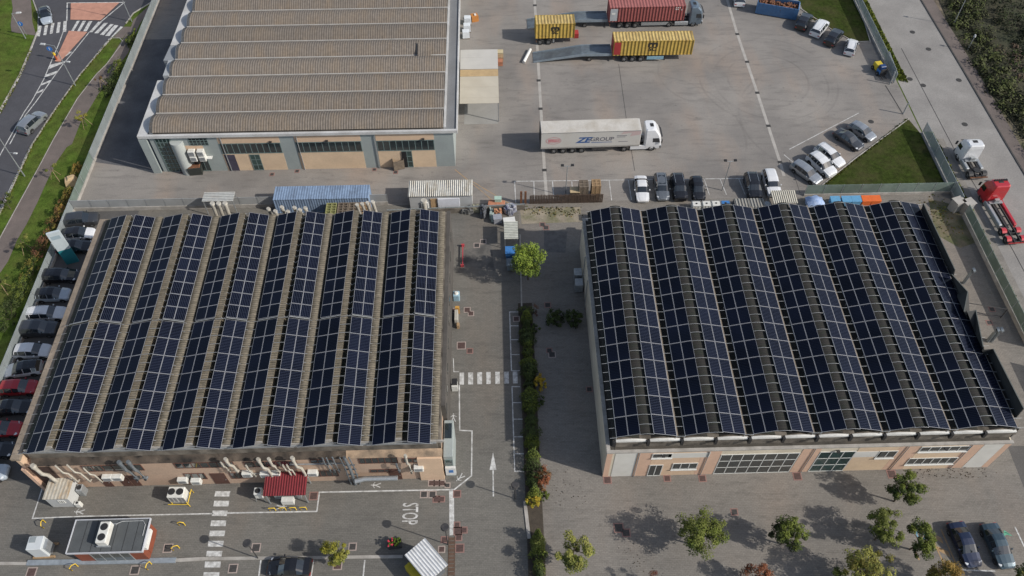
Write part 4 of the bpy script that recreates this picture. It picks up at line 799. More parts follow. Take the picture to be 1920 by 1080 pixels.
def make_car(label, rear, front, kind, colour, roof=None, length=None, rails=False, sunroof=False, group=None, name='parked_car', cat='car'):
    L, W = {'hatch': (4.05, 1.76), 'estate': (4.6, 1.80), 'suv': (4.5, 1.86), 'sedan': (4.5, 1.80)}[kind]
    L = length or L
    c = ((rear[0] + front[0]) / 2, (rear[1] + front[1]) / 2); rz = math.atan2(front[1] - rear[1], front[0] - rear[0])
    t = thing(name, label, cat, (c[0], c[1], ROAD_Z.get(label, 0.0)), rz, group)
    S = SHAPES[kind]; hw = W / 2; bot = .20; wr = .35 if kind == 'suv' else .32
    ring = []
    for i, (u, zb, zt, wb, wt) in enumerate(S):
        x = L / 2 - u * L; lo = bot + (.12 if i in (0, len(S) - 1) else 0); k = wb / .98
        ring.append([(x, hw * .90 * k, lo), (x, hw * k, lo + .17), (x, hw * k, min(.62, zb - .05)), (x, hw * wb * .985, zb), (x, hw * wt, zt - .05), (x, hw * wt * .72, zt), (x, 0, zt + .015)])
    body = MB(); top = MB(); wind = MB(); rearw = MB(); sl = MB(); sr = MB()
    n = len(S); iroof = [i for i in range(n) if S[i][2] > 1.25]; r0, r1 = iroof[0], iroof[-1]
    for i in range(n - 1):
        for j in range(6):
            for sgn in (1, -1):
                q = [ring[i][j], ring[i + 1][j], ring[i + 1][j + 1], ring[i][j + 1]]; q = [(p[0], p[1] * sgn, p[2]) for p in q]
                if sgn < 0: q = q[::-1]
                tgt = body
                if r0 - 1 <= i <= r1:
                    if j >= 4 and r0 <= i < r1: tgt = top
                    elif j >= 4 and i == r0 - 1: tgt = wind
                    elif j >= 4 and i == r1: tgt = rearw
                    elif j == 3 and r0 - 1 <= i <= r1: tgt = sl if sgn > 0 else sr
                tgt.face(q, 0, None, True)
    for e, rev in ((ring[0], False), (ring[-1], True)):
        f = [(p[0], p[1], p[2]) for p in e] + [(p[0], -p[1], p[2]) for p in e[-2::-1]]; body.face(f if rev else f[::-1], 0)
    fl = [(r[0][0], r[0][1], r[0][2]) for r in ring] + [(r[0][0], -r[0][1], r[0][2]) for r in ring[::-1]]; body.face(fl, 0)
    for i in range(r0, r1):      # window posts
        for s_ in (1, -1):
            if i in (r0, r1 - 1) or True:
                p0, p1 = ring[i + 1][3], ring[i + 1][4]; body.tube([(p0[0], p0[1] * s_ * 1.003, p0[2]), (p1[0], p1[1] * s_ * 1.003, p1[2])], .035, None, 4, 0, False)
    # wheel-arch shadows
    for ux in (.185, .80):
        for s_ in (1, -1):
            x = L / 2 - ux * L; y = hw * 1.004 * s_; a = [(x + (wr + .06) * math.cos(k * math.pi / 8), y, wr + (wr + .06) * math.sin(k * math.pi / 8)) for k in range(9)]
            body.face(a if s_ < 0 else a[::-1], 1)
    o = body.build('body', [colour, DARK], t)
    top.build('roof', roof or colour, t)
    wind.build('windscreen', CARGLASS, t); rearw.build('rear_window', CARGLASS, t); sl.build('side_window', CARGLASS, t); sr.build('side_window', CARGLASS, t)
    for ux in (.185, .80):
        for s_ in (1, -1): wheel(t, L / 2 - ux * L, s_ * (hw - .09), wr, .22, s_)
    for s_ in (1, -1):
        a, b = S[1], S[2]; x0 = L / 2 - .02 * L
        MB().mesh([(x0 - .01, s_ * hw * .50, .60), (x0 - .10, s_ * hw * .87, .62), (x0 - .42, s_ * hw * .95, a[2] + .05), (x0 - .30, s_ * hw * .62, a[2] + .06)], [(0, 1, 2, 3)] if s_ > 0 else [(3, 2, 1, 0)]).build('headlight', LAMP_W, t)
        MB().bx(-L / 2 - .012, -L / 2 + .14, min(s_ * hw * .55, s_ * hw * .9), max(s_ * hw * .55, s_ * hw * .9), S[-1][2] - .14, S[-1][2] + .0).build('tail_light', LAMP_R, t)
        xm = L / 2 - S[r0][0] * L + .25; m = MB(); m.rbox((xm, s_ * (hw + .10), S[r0][1] - .0), (.13, .2, .13), 0, 0, .8); m.build('mirror', colour if colour.name != 'x' else DARK, t)
        if rails:
            m = MB(); m.tube([(L / 2 - S[r0 + 1][0] * L + .4, s_ * hw * .62, S[r0 + 1][2] + .03), (L / 2 - S[r1][0] * L + .1, s_ * hw * .60, S[r1 - 1][2] + .02)], .03, None, 5); m.build('roof_rail', CHROME, t)
    if sunroof:
        x1, x0 = L / 2 - S[r0][0] * L - .25, L / 2 - S[r1 - 1][0] * L + .2
        MB().mesh([(x0, -hw * .5, S[r1 - 1][2] + .022), (x1, -hw * .5, S[r0][2] + .055), (x1, hw * .5, S[r0][2] + .055), (x0, hw * .5, S[r1 - 1][2] + .022)], [(0, 1, 2, 3)]).build('sunroof', CARGLASS, t)
    return t
ROAD_Z = {}
P_WHITE = paint('white', (.62, .63, .64), 0, .3); P_BLACK = paint('black', (.010, .010, .012), .1, .25); P_SILVER = paint('silver', (.34, .36, .38), .6, .35); P_GREY = paint('dark_grey', (.055, .058, .064), .4, .35)
P_NAVY = paint('navy', (.012, .02, .05), .3, .28); P_RED = paint('red', (.36, .016, .022), .1, .3); P_STEEL = paint('steel_grey', (.16, .175, .19), .5, .35); P_BLUEGREY = paint('blue_grey', (.045, .075, .095), .4, .3); P_PALEBLUE = paint('pale_blue', (.40, .45, .50), .2, .3)
G1, G2, G3, G4 = 'cars parked along the left-hand factory hall', 'cars parked at an angle beside the triangular lawn', 'cars parked in the bays behind the right-hand warehouse', 'cars parked beside the lawn at the top right'
make_car('white crossover between the silver estate and the white estate with roof rails', (43.64, 82.61), (45.90, 78.47), 'suv', P_WHITE, group=G2)
make_car('white estate with roof rails, parked nose to the triangular lawn', (45.26, 84.29), (47.63, 80.49), 'estate', P_WHITE, rails=True, group=G2)
make_car('silver estate, lowest in the slanted row by the triangular lawn', (40.94, 80.99), (43.70, 77.32), 'estate', P_SILVER, group=G2)
make_car('dark grey car in the shade of the silver car by the lawn kerb', (48.71, 87.29), (51.24, 83.80), 'sedan', P_GREY, group=G2)
make_car('silver hatchback nearest the gate, beside a dark grey car', (51.06, 88.81), (53.56, 85.48), 'hatch', P_SILVER, group=G2)
make_car('white saloon at the left end of the bays behind the right-hand warehouse', (19.47, 78.90), (19.36, 74.53), 'sedan', P_WHITE, group=G3)
make_car('steel grey estate with dark sunroof, between white and black cars', (22.21, 79.23), (22.08, 74.65), 'estate', P_STEEL, sunroof=True, rails=True, group=G3)
make_car('black car with pale roof rails next to the grey sunroof estate', (24.42, 78.86), (24.44, 74.68), 'suv', P_BLACK, rails=True, group=G3)
make_car('black hatchback without rails, right of a black car with rails', (26.99, 78.49), (26.93, 74.61), 'hatch', P_BLACK, group=G3)
make_car('black sport utility with roof rails, left of a white car by the corrugated lean-to', (34.51, 78.89), (34.40, 74.50), 'suv', P_BLACK, rails=True, group=G3)
make_car('white boxy car behind the striped corrugated lean-to', (37.07, 79.23), (37.06, 75.21), 'suv', P_WHITE, group=G3)
make_car('black car beside the blue open skip', (49.16, 111.40), (51.65, 115.53), 'suv', P_BLACK, group=G4)
make_car('white sport utility with roof rails between two black cars at the top right', (51.05, 109.66), (53.87, 113.57), 'suv', P_WHITE, rails=True, group=G4)
make_car('black car between two white ones near the top right gate', (52.77, 107.39), (55.51, 110.94), 'suv', P_BLACK, group=G4)
make_car('white hatchback with black side trim, nearest the yellow and blue machine', (55.22, 104.62), (57.15, 108.79), 'hatch', P_WHITE, rails=True, group=G4)
make_car('white car cut by the top edge, alone beside the yard drain', (40.79, 117.93), (41.45, 123.15), 'suv', P_WHITE)
make_car('dark grey sport utility in the corner of the left car park under the fence', (-56.30, 72.72), (-52.55, 73.36), 'suv', P_GREY, group=G1)
make_car('white car with black roof beside the totem sign', (-56.04, 70.51), (-52.03, 70.76), 'hatch', P_WHITE, P_BLACK, group=G1)
make_car('black car hidden behind the teal totem sign', (-55.75, 68.44), (-51.89, 68.60), 'sedan', P_BLACK, group=G1)
make_car('long black car alone in the shade below the totem sign', (-56.42, 63.81), (-52.12, 63.85), 'estate', P_BLACK, group=G1)
make_car('pale blue car with black roof above the white estate', (-56.38, 60.84), (-52.11, 60.97), 'hatch', P_PALEBLUE, P_BLACK, group=G1)
make_car('white estate with grey roof rails in the left car park', (-56.34, 57.98), (-51.97, 58.17), 'estate', P_WHITE, rails=True, group=G1)
make_car('dark grey car between two white ones in the left car park', (-56.50, 55.83), (-52.27, 55.86), 'suv', P_GREY, group=G1)
make_car('white hatchback with dark windscreen, above a black-roofed white car', (-56.20, 52.77), (-51.94, 52.79), 'hatch', P_WHITE, group=G1)
make_car('white car with long black glass roof, nose to the fence', (-52.29, 50.64), (-56.36, 50.04), 'hatch', P_WHITE, P_BLACK, sunroof=True, group=G1)
make_car('red hatchback directly below the white car with the glass roof', (-55.96, 47.87), (-52.03, 47.97), 'hatch', P_RED, group=G1)
make_car('black car between two red ones at the left edge', (-55.79, 45.37), (-51.86, 45.47), 'sedan', P_BLACK, group=G1)
make_car('red car lowest on the left edge, with a pale line beside it', (-56.33, 42.72), (-52.19, 42.80), 'sedan', P_RED, group=G1)
make_car('black car in deep shade at the front left corner of the factory hall', (-56.31, 40.21), (-51.98, 40.33), 'sedan', P_BLACK, group=G1)
make_car('silver saloon cut by the left edge of the picture', (-56.16, 37.42), (-51.78, 37.77), 'sedan', P_PALEBLUE, group=G1)
make_car('black saloon in the bay at the bottom edge by the small yellow tree', (-19.03, 26.94), (-22.92, 27.10), 'sedan', P_BLACK, length=4.3)
make_car('navy saloon with light streaks on its windscreen, bottom right bay', (45.07, 29.75), (45.51, 25.15), 'sedan', P_NAVY)
make_car('blue-grey saloon at the far right of the bottom bays', (48.35, 29.44), (48.69, 25.01), 'sedan', P_BLUEGREY)
ROAD_Z['silver people carrier driving on the left-hand road'] = -.05; ROAD_Z['pale car with black roof waiting before the zebra crossing'] = -.05
make_car('silver people carrier driving on the left-hand road', (-67.74, 90.52), (-66.28, 94.26), 'suv', P_SILVER, name='car')
make_car('pale car with black roof waiting before the zebra crossing', (-74.34, 120.87), (-72.49, 116.40), 'hatch', P_PALEBLUE, P_BLACK, name='car')

# ------------------------------------------------------------------ lorries
def cab(parent, x1, colour, hf=3.55, sleeper=2.35, name='cab'):
    """cab-over tractor cab, front face at x1"""
    def ring(z, xf, xb, hw, r=.2):
        return [(xf - r * 1.2, -hw, z), (xf, -hw + r * 1.6, z), (xf, hw - r * 1.6, z), (xf - r * 1.2, hw, z), (xb + r, hw, z), (xb, hw - r, z), (xb, -hw + r, z), (xb + r, -hw, z)]
    LV = [(.45, x1 - .05, x1 - sleeper, 1.20), (.8, x1, x1 - sleeper, 1.24), (1.55, x1 + .02, x1 - sleeper, 1.25), (2.45, x1 - .16, x1 - sleeper, 1.22), (2.85, x1 - .34, x1 - sleeper - .03, 1.18), (hf - .15, x1 - .85, x1 - sleeper, 1.08), (hf, x1 - 1.25, x1 - sleeper + .1, .95)]
    rs = [ring(*l) for l in LV]; m = MB()
    for a, b in zip(rs, rs[1:]):
        for k in range(8): j = (k + 1) % 8; m.face([a[k], a[j], b[j], b[k]], 0, None, False)
    m.face(rs[-1], 0); m.face(rs[0][::-1], 0)
    o = m.build(name, colour, parent)
    a, b = rs[2], rs[3]; e = .012
    def lerp(p, q, t): return tuple(p[i] + (q[i] - p[i]) * t for i in range(3))
    w_ = [lerp(a[1], b[1], .08), lerp(a[2], b[2], .08), lerp(a[2], b[2], .95), lerp(a[1], b[1], .95)]
    MB().face([(p[0] + e, p[1], p[2]) for p in w_]).build('windscreen', CARGLASS, o)
    for k0, k1, s_ in ((0, 7, -1), (3, 4, 1)):
        g = [lerp(lerp(a[k0], a[k1], t), lerp(b[k0], b[k1], t), h) for t, h in ((.04, .12), (.52, .12), (.50, .92), (.04, .92))]
        g = [(p[0], p[1] + e * s_, p[2]) for p in g]; MB().face(g if s_ < 0 else g[::-1]).build('side_window', CARGLASS, o)
    MB().bx(x1 - .06, x1 + .06, -1.18, 1.18, .4, .85).build('bumper', mat('grey_bumper', (.16, .165, .17), .6, .1, 3), o)
    for s_ in (-1, 1):
        q = MB(); q.rbox((x1 - .05, s_ * 1.42, 1.75), (.12, .26, .55), 0, 0); q.bx(x1 - .09, x1 - .03, min(s_ * 1.2, s_ * 1.4), max(s_ * 1.2, s_ * 1.4), 2.2, 2.26); q.build('mirror', DARK, o)
        MB().bx(x1 - .02, x1 + .065, min(s_ * .75, s_ * 1.12), max(s_ * .75, s_ * 1.12), .72, .92).build('headlight', LAMP_W, o)
    MB().rbox((x1 - 1.45, 0, hf + .002), (.5, .7, .03), 0, 0, .9).build('roof_hatch', DARK, o)
    MB().mesh([(x1 - .12, -1.0, 2.47), (x1 + .12, -1.0, 2.40), (x1 + .12, 1.0, 2.40), (x1 - .12, 1.0, 2.47)], [(0, 1, 2, 3)]).build('sun_visor', DARK, o)
    return o
CHAS = mat('chassis_black', (.03, .03, .032), .7, .25, 3, tint=(.09, .08, .07), tscale=1.5, tamt=.4)
def frame_rails(parent, x0, x1, z=.85, w_=.42, name='chassis'):
    m = MB()
    for s_ in (-1, 1): m.bx(x0, x1, s_ * w_ - .06, s_ * w_ + .06, z - .14, z + .12)
    n = max(2, int((x1 - x0) / 1.3))
    for i in range(n + 1): x = x0 + .1 + (x1 - x0 - .2) * i / n; m.bx(x - .05, x + .05, -w_ + .062, w_ - .062, z - .1, z + .08)
    return m.build(name, CHAS, parent)
def tractor_unit(root, x1, colour, rear_x, axles, fender=None, hf=3.55, fifth=True):
    """single tractor; x1 = front, rear_x list of rear axle x"""
    x0 = min(rear_x) - .75
    frame_rails(root, x0, x1 - 2.0); c_ = cab(root, x1, colour, hf)
    for s_ in (-1, 1):
        wheel(root, x1 - 1.35, s_ * 1.08, .5, .32, s_)
        for rx_ in rear_x: wheel(root, rx_, s_ * .95, .5, .58, s_)
        f = fender or DARK
        for rx_ in rear_x:
            m = MB(); pts = [(rx_ + .56 * math.cos(k * math.pi / 6), .52 + .56 * math.sin(k * math.pi / 6)) for k in range(1, 6)]; y0, y1 = sorted((s_ * .64, s_ * 1.26))
            for p, q in zip(pts, pts[1:]): m.face([(p[0], y0, p[1]), (q[0], y0, q[1]), (q[0], y1, q[1]), (p[0], y1, p[1])], 0, None, True)
            m.build('mudguard', f, root)
        y0, y1 = sorted((s_ * .75, s_ * 1.22)); xa = max(rear_x) + .75; MB().bev(xa, x1 - 2.1, y0, y1, .38, .98, .08).build('fuel_tank', fender if fender and s_ < 0 else GALV, root)
    if fifth: m = MB(); m.cyl((min(rear_x) + .3, 0, .97), (min(rear_x) + .3, 0, 1.1), .48, 12); m.build('fifth_wheel', DARK, root)
    MB().bx(x0 - .03, x0 + .05, -1.2, 1.2, .62, .8).build('rear_bar', RUST if fender is None else mat('paint_red_b', (.3, .02, .02), .5, .1, 3), root)
    m = MB(); m.bx(x1 - 2.9, x1 - 2.42, -.9, .9, 1.0, 1.12); m.bx(x1 - 2.85, x1 - 2.5, -.3, .3, 1.121, 1.6); m.build('catwalk', GALV, root)
    return c_
def container(parent, x0, x1, y0, y1, z0, colour_mat, roof_mat, h=2.6, name='container', end0=None):
    m = MB()
    m.bx(x0 + .06, x1 - .06, y0 + .05, y1 - .05, z0 + .1, z0 + h - .06)
    o = m.build('shell', colour_mat, parent)
    e = MB()
    for x in (x0, x1 - .12):
        for y in (y0, y1 - .12): e.bx(x, x + .12, y, y + .12, z0, z0 + h)
    for y in (y0, y1 - .1):
        e.bx(x0 + .12, x1 - .12, y, y + .1, z0, z0 + .14); e.bx(x0 + .12, x1 - .12, y, y + .1, z0 + h - .11, z0 + h - .01)
    for x in (x0 + .01, x1 - .11): e.bx(x, x + .1, y0 + .12, y1 - .12, z0, z0 + .14); e.bx(x, x + .1, y0 + .12, y1 - .12, z0 + h - .11, z0 + h - .01)
    e.build('corner_frame', colour_mat, o)
    MB().bx(x0 + .12, x1 - .12, y0 + .1, y1 - .1, z0 + h - .058, z0 + h - .02).build('container_roof', roof_mat, o)
    if end0: MB().bx(x0 - .02, x0 + .058, y0 + .13, y1 - .13, z0 + .15, z0 + h - .12).build('container_door', end0, o)
    return o
YEL_C = corrugated('yellow_container', (.37, .25, .05), (.445, .305, .065), .55, 0, stain=(.20, .11, .03), samt=.55, sscale=.5, bump=.4)
YEL_R = corrugated('yellow_container_top', (.40, .29, .10), (.48, .36, .14), .5, 0, stain=(.20, .12, .05), samt=.7, sscale=.5, bump=.4)
RED_C = corrugated('red_container', (.15, .04, .038), (.25, .065, .06), .5, 0, stain=(.16, .05, .04), samt=.5, sscale=.5, bump=.4)
RED_R = corrugated('red_container_top', (.26, .085, .08), (.33, .12, .11), .5, 0, stain=(.20, .07, .06), samt=.5, sscale=.6, bump=.3)
RED_D = mat('red_container_door', (.30, .03, .03), .6, .12, 2)
BLACK_P = mat('black_print', (.018, .015, .012), .7, .2, 4)
def msc_mark(o, x, y, z, s):
    """black emblem: rounded m over the letters S C"""
    m = MB(); n = 6
    pts = [(x - .5 * s, z), (x - .5 * s, z + .36 * s)] + [(x - .5 * s + .16 * s * (1 - math.cos(k * math.pi / 2 / n)), z + .36 * s + .16 * s * math.sin(k * math.pi / 2 / n)) for k in range(1, n + 1)]
    pts += [(x + .34 * s + .16 * s * math.sin(k * math.pi / 2 / n), z + .52 * s - .16 * s * (1 - math.cos(k * math.pi / 2 / n))) for k in range(0, n + 1)] + [(x + .5 * s, z), (x + .30 * s, z), (x + .30 * s, z + .30 * s), (x + .1 * s, z + .30 * s), (x + .1 * s, z), (x - .1 * s, z), (x - .1 * s, z + .30 * s), (x - .30 * s, z + .30 * s), (x - .30 * s, z)]
    m.face([(p[0], y, p[1]) for p in pts]); m.build('emblem', BLACK_P, o)
    put_text('SC', s * .66, BLACK_P, o, (x, y, z - .27 * s), (math.pi / 2, 0, 0), 0, 1.05, bold=.035)
def skeleton_trailer(root, x0, x1, axles, z=1.2, blue=False):
    frame_rails(root, x0, x1, z - .15, .5, 'trailer_frame')
    for a in axles:
        for s_ in (-1, 1): wheel(root, a, s_ * 1.0, .5, .42, s_)
    m = MB()
    for x in (x0 + .1, (x0 + x1) / 2, x1 - .3): m.bx(x, x + .2, -1.2, 1.2, z - .01, z + .1)
    m.build('cross_beam', CHAS, root)
    for s_ in (-1, 1):
        y0, y1 = sorted((s_ * 1.08, s_ * 1.2)); MB().bx(max(axles) + .9, x1 - 2.2, y0, y1, .45, .95).build('side_guard', mat('blue_guard', (.20, .34, .42), .5, .15, 3) if blue else GALV, root)
        MB().bx(x1 - 2.0, x1 - 1.85, s_ * .75 - .08, s_ * .75 + .08, 0.03, z - .2).build('landing_leg', CHAS, root)
    MB().bx(x0 - .05, x0 + .05, -1.2, 1.2, .5, .68).build('rear_bar', RUST, root)
# white curtain-side artic
a = (6.14, 84.28); T = thing('articulated_lorry', 'white articulated lorry with lettered curtain side, alone in the middle of the yard', 'lorry', (a[0], a[1] + 1.27, 0), .018)
CURT = mat('dirty_white_curtain', (.50, .49, .46), .65, .06, .5, tint=(.40, .36, .31), tscale=.5, tamt=.5, fine=.05)
CROOF = mat('dirty_trailer_roof', (.50, .475, .43), .75, .08, .4, tint=(.36, .32, .26), tscale=.45, tamt=.7, fine=.1)
tr = MB(); tr.bev(0, 13.85, -1.25, 1.25, 1.05, 3.95, .05); tr = tr.build('trailer_body', CURT, T)
MB().bx(.05, 13.6, -1.2, 1.2, 3.951, 3.975).build('trailer_roof', CROOF, tr)
m = MB(); m.bx(.02, 13.8, -1.275, -1.251, 3.86, 3.92); m.bx(.02, 13.8, 1.251, 1.275, 3.86, 3.92); m.build('roof_rail', mat('dark_trim', (.06, .06, .06), .6, .2, 3), tr)
m = MB(); m.bx(.02, 13.8, -1.275, -1.251, 1.06, 1.32); m.build('side_rail', mat('grey_trim', (.30, .29, .27), .6, .15, 3), tr)
m = MB(); m.bx(-.06, -.001, -1.22, 1.22, 1.08, 3.92); m.build('rear_door', DARK, tr)
BLUE_T = mat('blue_print', (.03, .09, .25), .6, .15, 4); GREY_T = mat('grey_print', (.13, .13, .15), .6, .15, 4); PINK_T = mat('faded_red_print', (.45, .19, .20), .7, .1, 2, tint=(.5, .36, .34), tscale=1.5, tamt=.7); PALE_T = mat('faded_pink_print', (.47, .36, .35), .7, .06, 1.2)
put_text('ZE', 1.35, BLUE_T, tr, (5.85, -1.262, 2.42), (math.pi / 2, 0, 0), .35, 1.2, bold=.055)
put_text('GROUP', .95, GREY_T, tr, (8.45, -1.262, 2.52), (math.pi / 2, 0, 0), .12, 1.02, bold=.02)
m = MB(); m.bx(7.0, 9.9, -1.262, -1.256, 1.93, 2.03); m.build('lettering_underline', BLUE_T, tr)
m = MB(); c_ = (1.75, 2.5)
for i in range(20):
    a0, a1 = i * math.pi / 10, (i + 1) * math.pi / 10
    m.face([(c_[0] + 1.0 * math.cos(a0), -1.262, c_[1] + .55 * math.sin(a0)), (c_[0] + 1.0 * math.cos(a1), -1.262, c_[1] + .55 * math.sin(a1)), (c_[0] + 1.08 * math.cos(a1), -1.262, c_[1] + .64 * math.sin(a1)), (c_[0] + 1.08 * math.cos(a0), -1.262, c_[1] + .64 * math.sin(a0))])
m.bx(c_[0] - .75, c_[0] + .85, -1.263, -1.257, 2.2, 2.8)
m.build('red_badge', PINK_T, tr)
m = MB(); m.face([(11.0, -1.261, 3.3), (13.7, -1.261, 3.82), (11.4, -1.261, 3.78)]); m.face([(12.3, -1.2605, 2.9), (13.75, -1.2605, 3.2), (13.75, -1.2605, 3.8), (12.6, -1.2605, 3.7)]); m.build('red_swoosh', PALE_T, tr)
m = MB()
for i, (x, wd, z) in enumerate(((10.6, 1.3, 3.05), (10.6, 1.1, 2.8), (10.9, 1.2, 1.95))): m.bx(x - .1, x + wd, -1.262, -1.257, z, z + .09)
m.build('small_print', GREY_T, tr)
frame_rails(T, .3, 15.2, .9)
for x in (1.9, 3.2, 4.5, 5.8): 
    for s_ in (-1, 1): wheel(T, x, s_ * 1.0, .48, .42, s_)
for s_ in (-1, 1):
    y0, y1 = sorted((s_ * 1.1, s_ * 1.2)); MB().bx(7.2, 10.2, y0, y1, .45, .95).build('side_guard', CHAS, T)
    wheel(T, 11.8, s_ * .95, .5, .58, s_); wheel(T, 15.65, s_ * 1.08, .5, .32, s_)
    y0, y1 = sorted((s_ * 1.0, s_ * 1.22)); MB().bx(12.6, 14.9, y0, y1, .4, 1.0).build('side_skirt', P_WHITE, T)
cab(T, 16.9, P_WHITE, 3.75, 2.4)

# yellow forty-foot container on a trailer, ramp behind it
a = (18.26, 104.59); T = thing('container_trailer', 'long rust-topped yellow container on a blue-grey trailer, red door at its ramp end', 'container trailer', (a[0], a[1] + 1.22, 0), -.005)
o = container(T, 0, 12.3, -1.22, 1.22, 1.25, YEL_C, YEL_R, end0=RED_D)
MB().bx(.13, 1.15, -1.235, -1.181, 1.42, 3.6).build('open_door_leaf', RED_D, o)
msc_mark(o, 6.05, -1.187, 2.72, 1.5)
skeleton_trailer(T, .3, 10.2, (1.9, 3.2, 4.5), 1.2, True)
# short yellow container
a = (6.48, 109.24); T = thing('container_trailer', 'short yellow container on a two-axle trailer beside the loading ramp', 'container trailer', (a[0], a[1] + 1.22, 0), .01)
o = container(T, 0, 6.2, -1.22, 1.22, 1.25, YEL_C, YEL_R); msc_mark(o, 3.1, -1.187, 2.6, 1.3); skeleton_trailer(T, .2, 5.0, (.85, 2.15), 1.2)
MB().bx(6.1, 6.9, -.9, .2, .9, 1.7).build('coupling_gear', RED_D, T)
# dark red container lorry
a = (18.44, 113.26); T = thing('container_lorry', 'dark red container on a lorry with slate blue cab at the top of the yard', 'lorry', (a[0], a[1] + 1.22, 0), .012)
o = container(T, 0, 12.2, -1.22, 1.22, 1.25, RED_C, RED_R); MB().bx(.2, 1.35, -1.24, -1.176, 1.45, 3.6).build('open_door_leaf', mat('pale_grey_door', (.34, .36, .38), .6, .1, 2), o)
MB().bx(.45, 1.0, -1.246, -1.241, 2.6, 2.95).build('door_plate', WHITE, o)
m = MB()
for i, (x, z) in enumerate(((10.6, 3.5), (10.9, 3.5), (11.2, 3.5), (10.6, 3.2), (10.9, 3.2), (11.5, 3.1))): m.bx(x, x + .16, -1.182, -1.176, z, z + .16)
m.build('number_marks', WHITE, o)
skeleton_trailer(T, .3, 12.0, (1.9, 3.2, 4.5), 1.2)
frame_rails(T, 9.0, 14.4, .8)
for s_ in (-1, 1):
    wheel(T, 10.0, s_ * .95, .5, .58, s_); wheel(T, 13.9, s_ * 1.08, .5, .32, s_); y0, y1 = sorted((s_ * .95, s_ * 1.22)); MB().bev(10.8, 13.0, y0, y1, .38, .98, .06).build('fuel_tank', GALV, T)
cab(T, 15.3, paint('slate_blue', (.12, .16, .20), .4, .35), 3.5, 2.2)
# loading ramps
RAMP = mat('ramp_steel', (.16, .19, .21), .55, .2, 2, metal=.4, tint=(.09, .10, .115), tscale=.6, tamt=.6)
def ramp(label, x, y, L, top):
    t = thing('loading_ramp', label, 'loading ramp', (x, y, 0), .0)
    m = MB(); k = L * .62; z1 = top
    m.mesh([(0, -1.15, .06), (0, 1.15, .06), (k, 1.15, z1), (k, -1.15, z1), (0, -1.15, .02), (0, 1.15, .02), (k, 1.15, z1 - .18), (k, -1.15, z1 - .18)], [(0, 3, 2, 1), (4, 5, 6, 7), (0, 4, 7, 3), (1, 2, 6, 5)], 0)
    m.build('ramp_deck', RAMP, t)
    MB().bx(k, L, -1.15, 1.15, z1 - .16, z1).build('platform', RAMP, t)
    for s_ in (-1, 1):
        b = MB(); b.mesh([(0, s_ * 1.2, .0), (0, s_ * 1.2, .26), (k, s_ * 1.2, z1 + .2), (L, s_ * 1.2, z1 + .2), (L, s_ * 1.2, z1 - .25), (k, s_ * 1.2, z1 - .25), (0, s_ * 1.14, .0), (0, s_ * 1.14, .26), (k, s_ * 1.14, z1 + .2), (L, s_ * 1.14, z1 + .2), (L, s_ * 1.14, z1 - .25), (k, s_ * 1.14, z1 - .25)],
               [(0, 1, 2, 5), (5, 2, 3, 4), (6, 11, 8, 7), (11, 10, 9, 8), (1, 7, 8, 2), (2, 8, 9, 3)]); b.build('side_beam', mat('ramp_beam', (.24, .29, .33), .5, .15, 2, metal=.3), t)
        wheel(t, L * .72, s_ * .95, .38, .25, s_)
        MB().bx(L - .5, L - .38, s_ * .9 - .06, s_ * .9 + .06, .02, z1 - .17).build('support_leg', CHAS, t)
    return t
a = (6.04, 104.80); ramp('grey steel loading ramp leading up to the long yellow container', a[0], a[1] + 1.2, 12.1, 1.3)
a = (18.46, 113.55); ramp('steel loading ramp behind the short yellow container, up to the dark red one', a[0] - 13.0, a[1] + 1.25, 12.9, 1.3)
# tractor units on the right-hand road
T = thing('tractor_unit', 'white tractor unit without trailer, parked on the right-hand road', 'tractor unit', (65.5, 77.0, -.02), math.pi / 2 + .03)
tractor_unit(T, 6.1, P_WHITE, (1.2,), 1, None, 3.4)
T = thing('tractor_unit', 'bright red three-axle tractor unit with bare chassis and red mudguards', 'tractor unit', (66.1, 64.5, -.02), math.pi / 2 + .05)
RED_T = paint('lorry_red', (.42, .014, .02), .05, .35)
tractor_unit(T, 10.7, RED_T, (2.0, 3.4), 2, RED_T, 3.7, False)
m = MB(); m.bx(9.3, 9.5, -.9, .9, 3.702, 3.85)
for i in range(6): m.bx(9.3, 9.5, -.8 + i * .3, -.65 + i * .3, 3.851, 3.93)
m.build('lamp_bar', DARK, T)
# blue open-top skip with scrap
a, b = (43.15, 116.66), (49.30, 114.57); rz = math.atan2(b[1] - a[1], b[0] - a[0])
T = thing('open_skip', 'blue open-topped skip full of rusty scrap beside the top lawn', 'skip', (a[0], a[1], 0), rz)
SK = mat('blue_skip_steel', (.06, .15, .30), .55, .15, 2, tint=(.10, .17, .28), tscale=.8, tamt=.4)
m = MB(); L_, W_, H_ = 6.6, 2.4, 2.1
m.bx(0, L_, 0, .08, .15, H_); m.bx(0, L_, W_ - .08, W_, .15, H_); m.bx(0, .08, .081, W_ - .081, .15, H_); m.bx(L_ - .08, L_, .081, W_ - .081, .15, H_); m.bx(.081, L_ - .081, .081, W_ - .081, .15, .25)
for i in range(9): m.bx(.4 + i * .7, .5 + i * .7, -.06, -.001, .2, H_ - .02)
m.build('skip_body', SK, T); MB().bx(L_ + .001, L_ + .1, .2, W_ - .2, .2, H_ - .1).build('end_door', mat('pale_blue_steel', (.20, .30, .42), .55, .15, 2), T)
m = MB(); rnd = random.Random(4)
for i in range(160): x, y = rnd.uniform(.3, L_ - .3), rnd.uniform(.25, W_ - .25); m.rbox((x, y, rnd.uniform(1.2, 1.6)), (rnd.uniform(.2, .7), rnd.uniform(.1, .4), rnd.uniform(.1, .35)), rnd.uniform(0, 3), 0, rnd.uniform(.4, 1))
m.bx(.1, L_ - .1, .1, W_ - .1, .26, 1.25); o = m.build('scrap_load', RUST, T); o['kind'] = 'stuff'
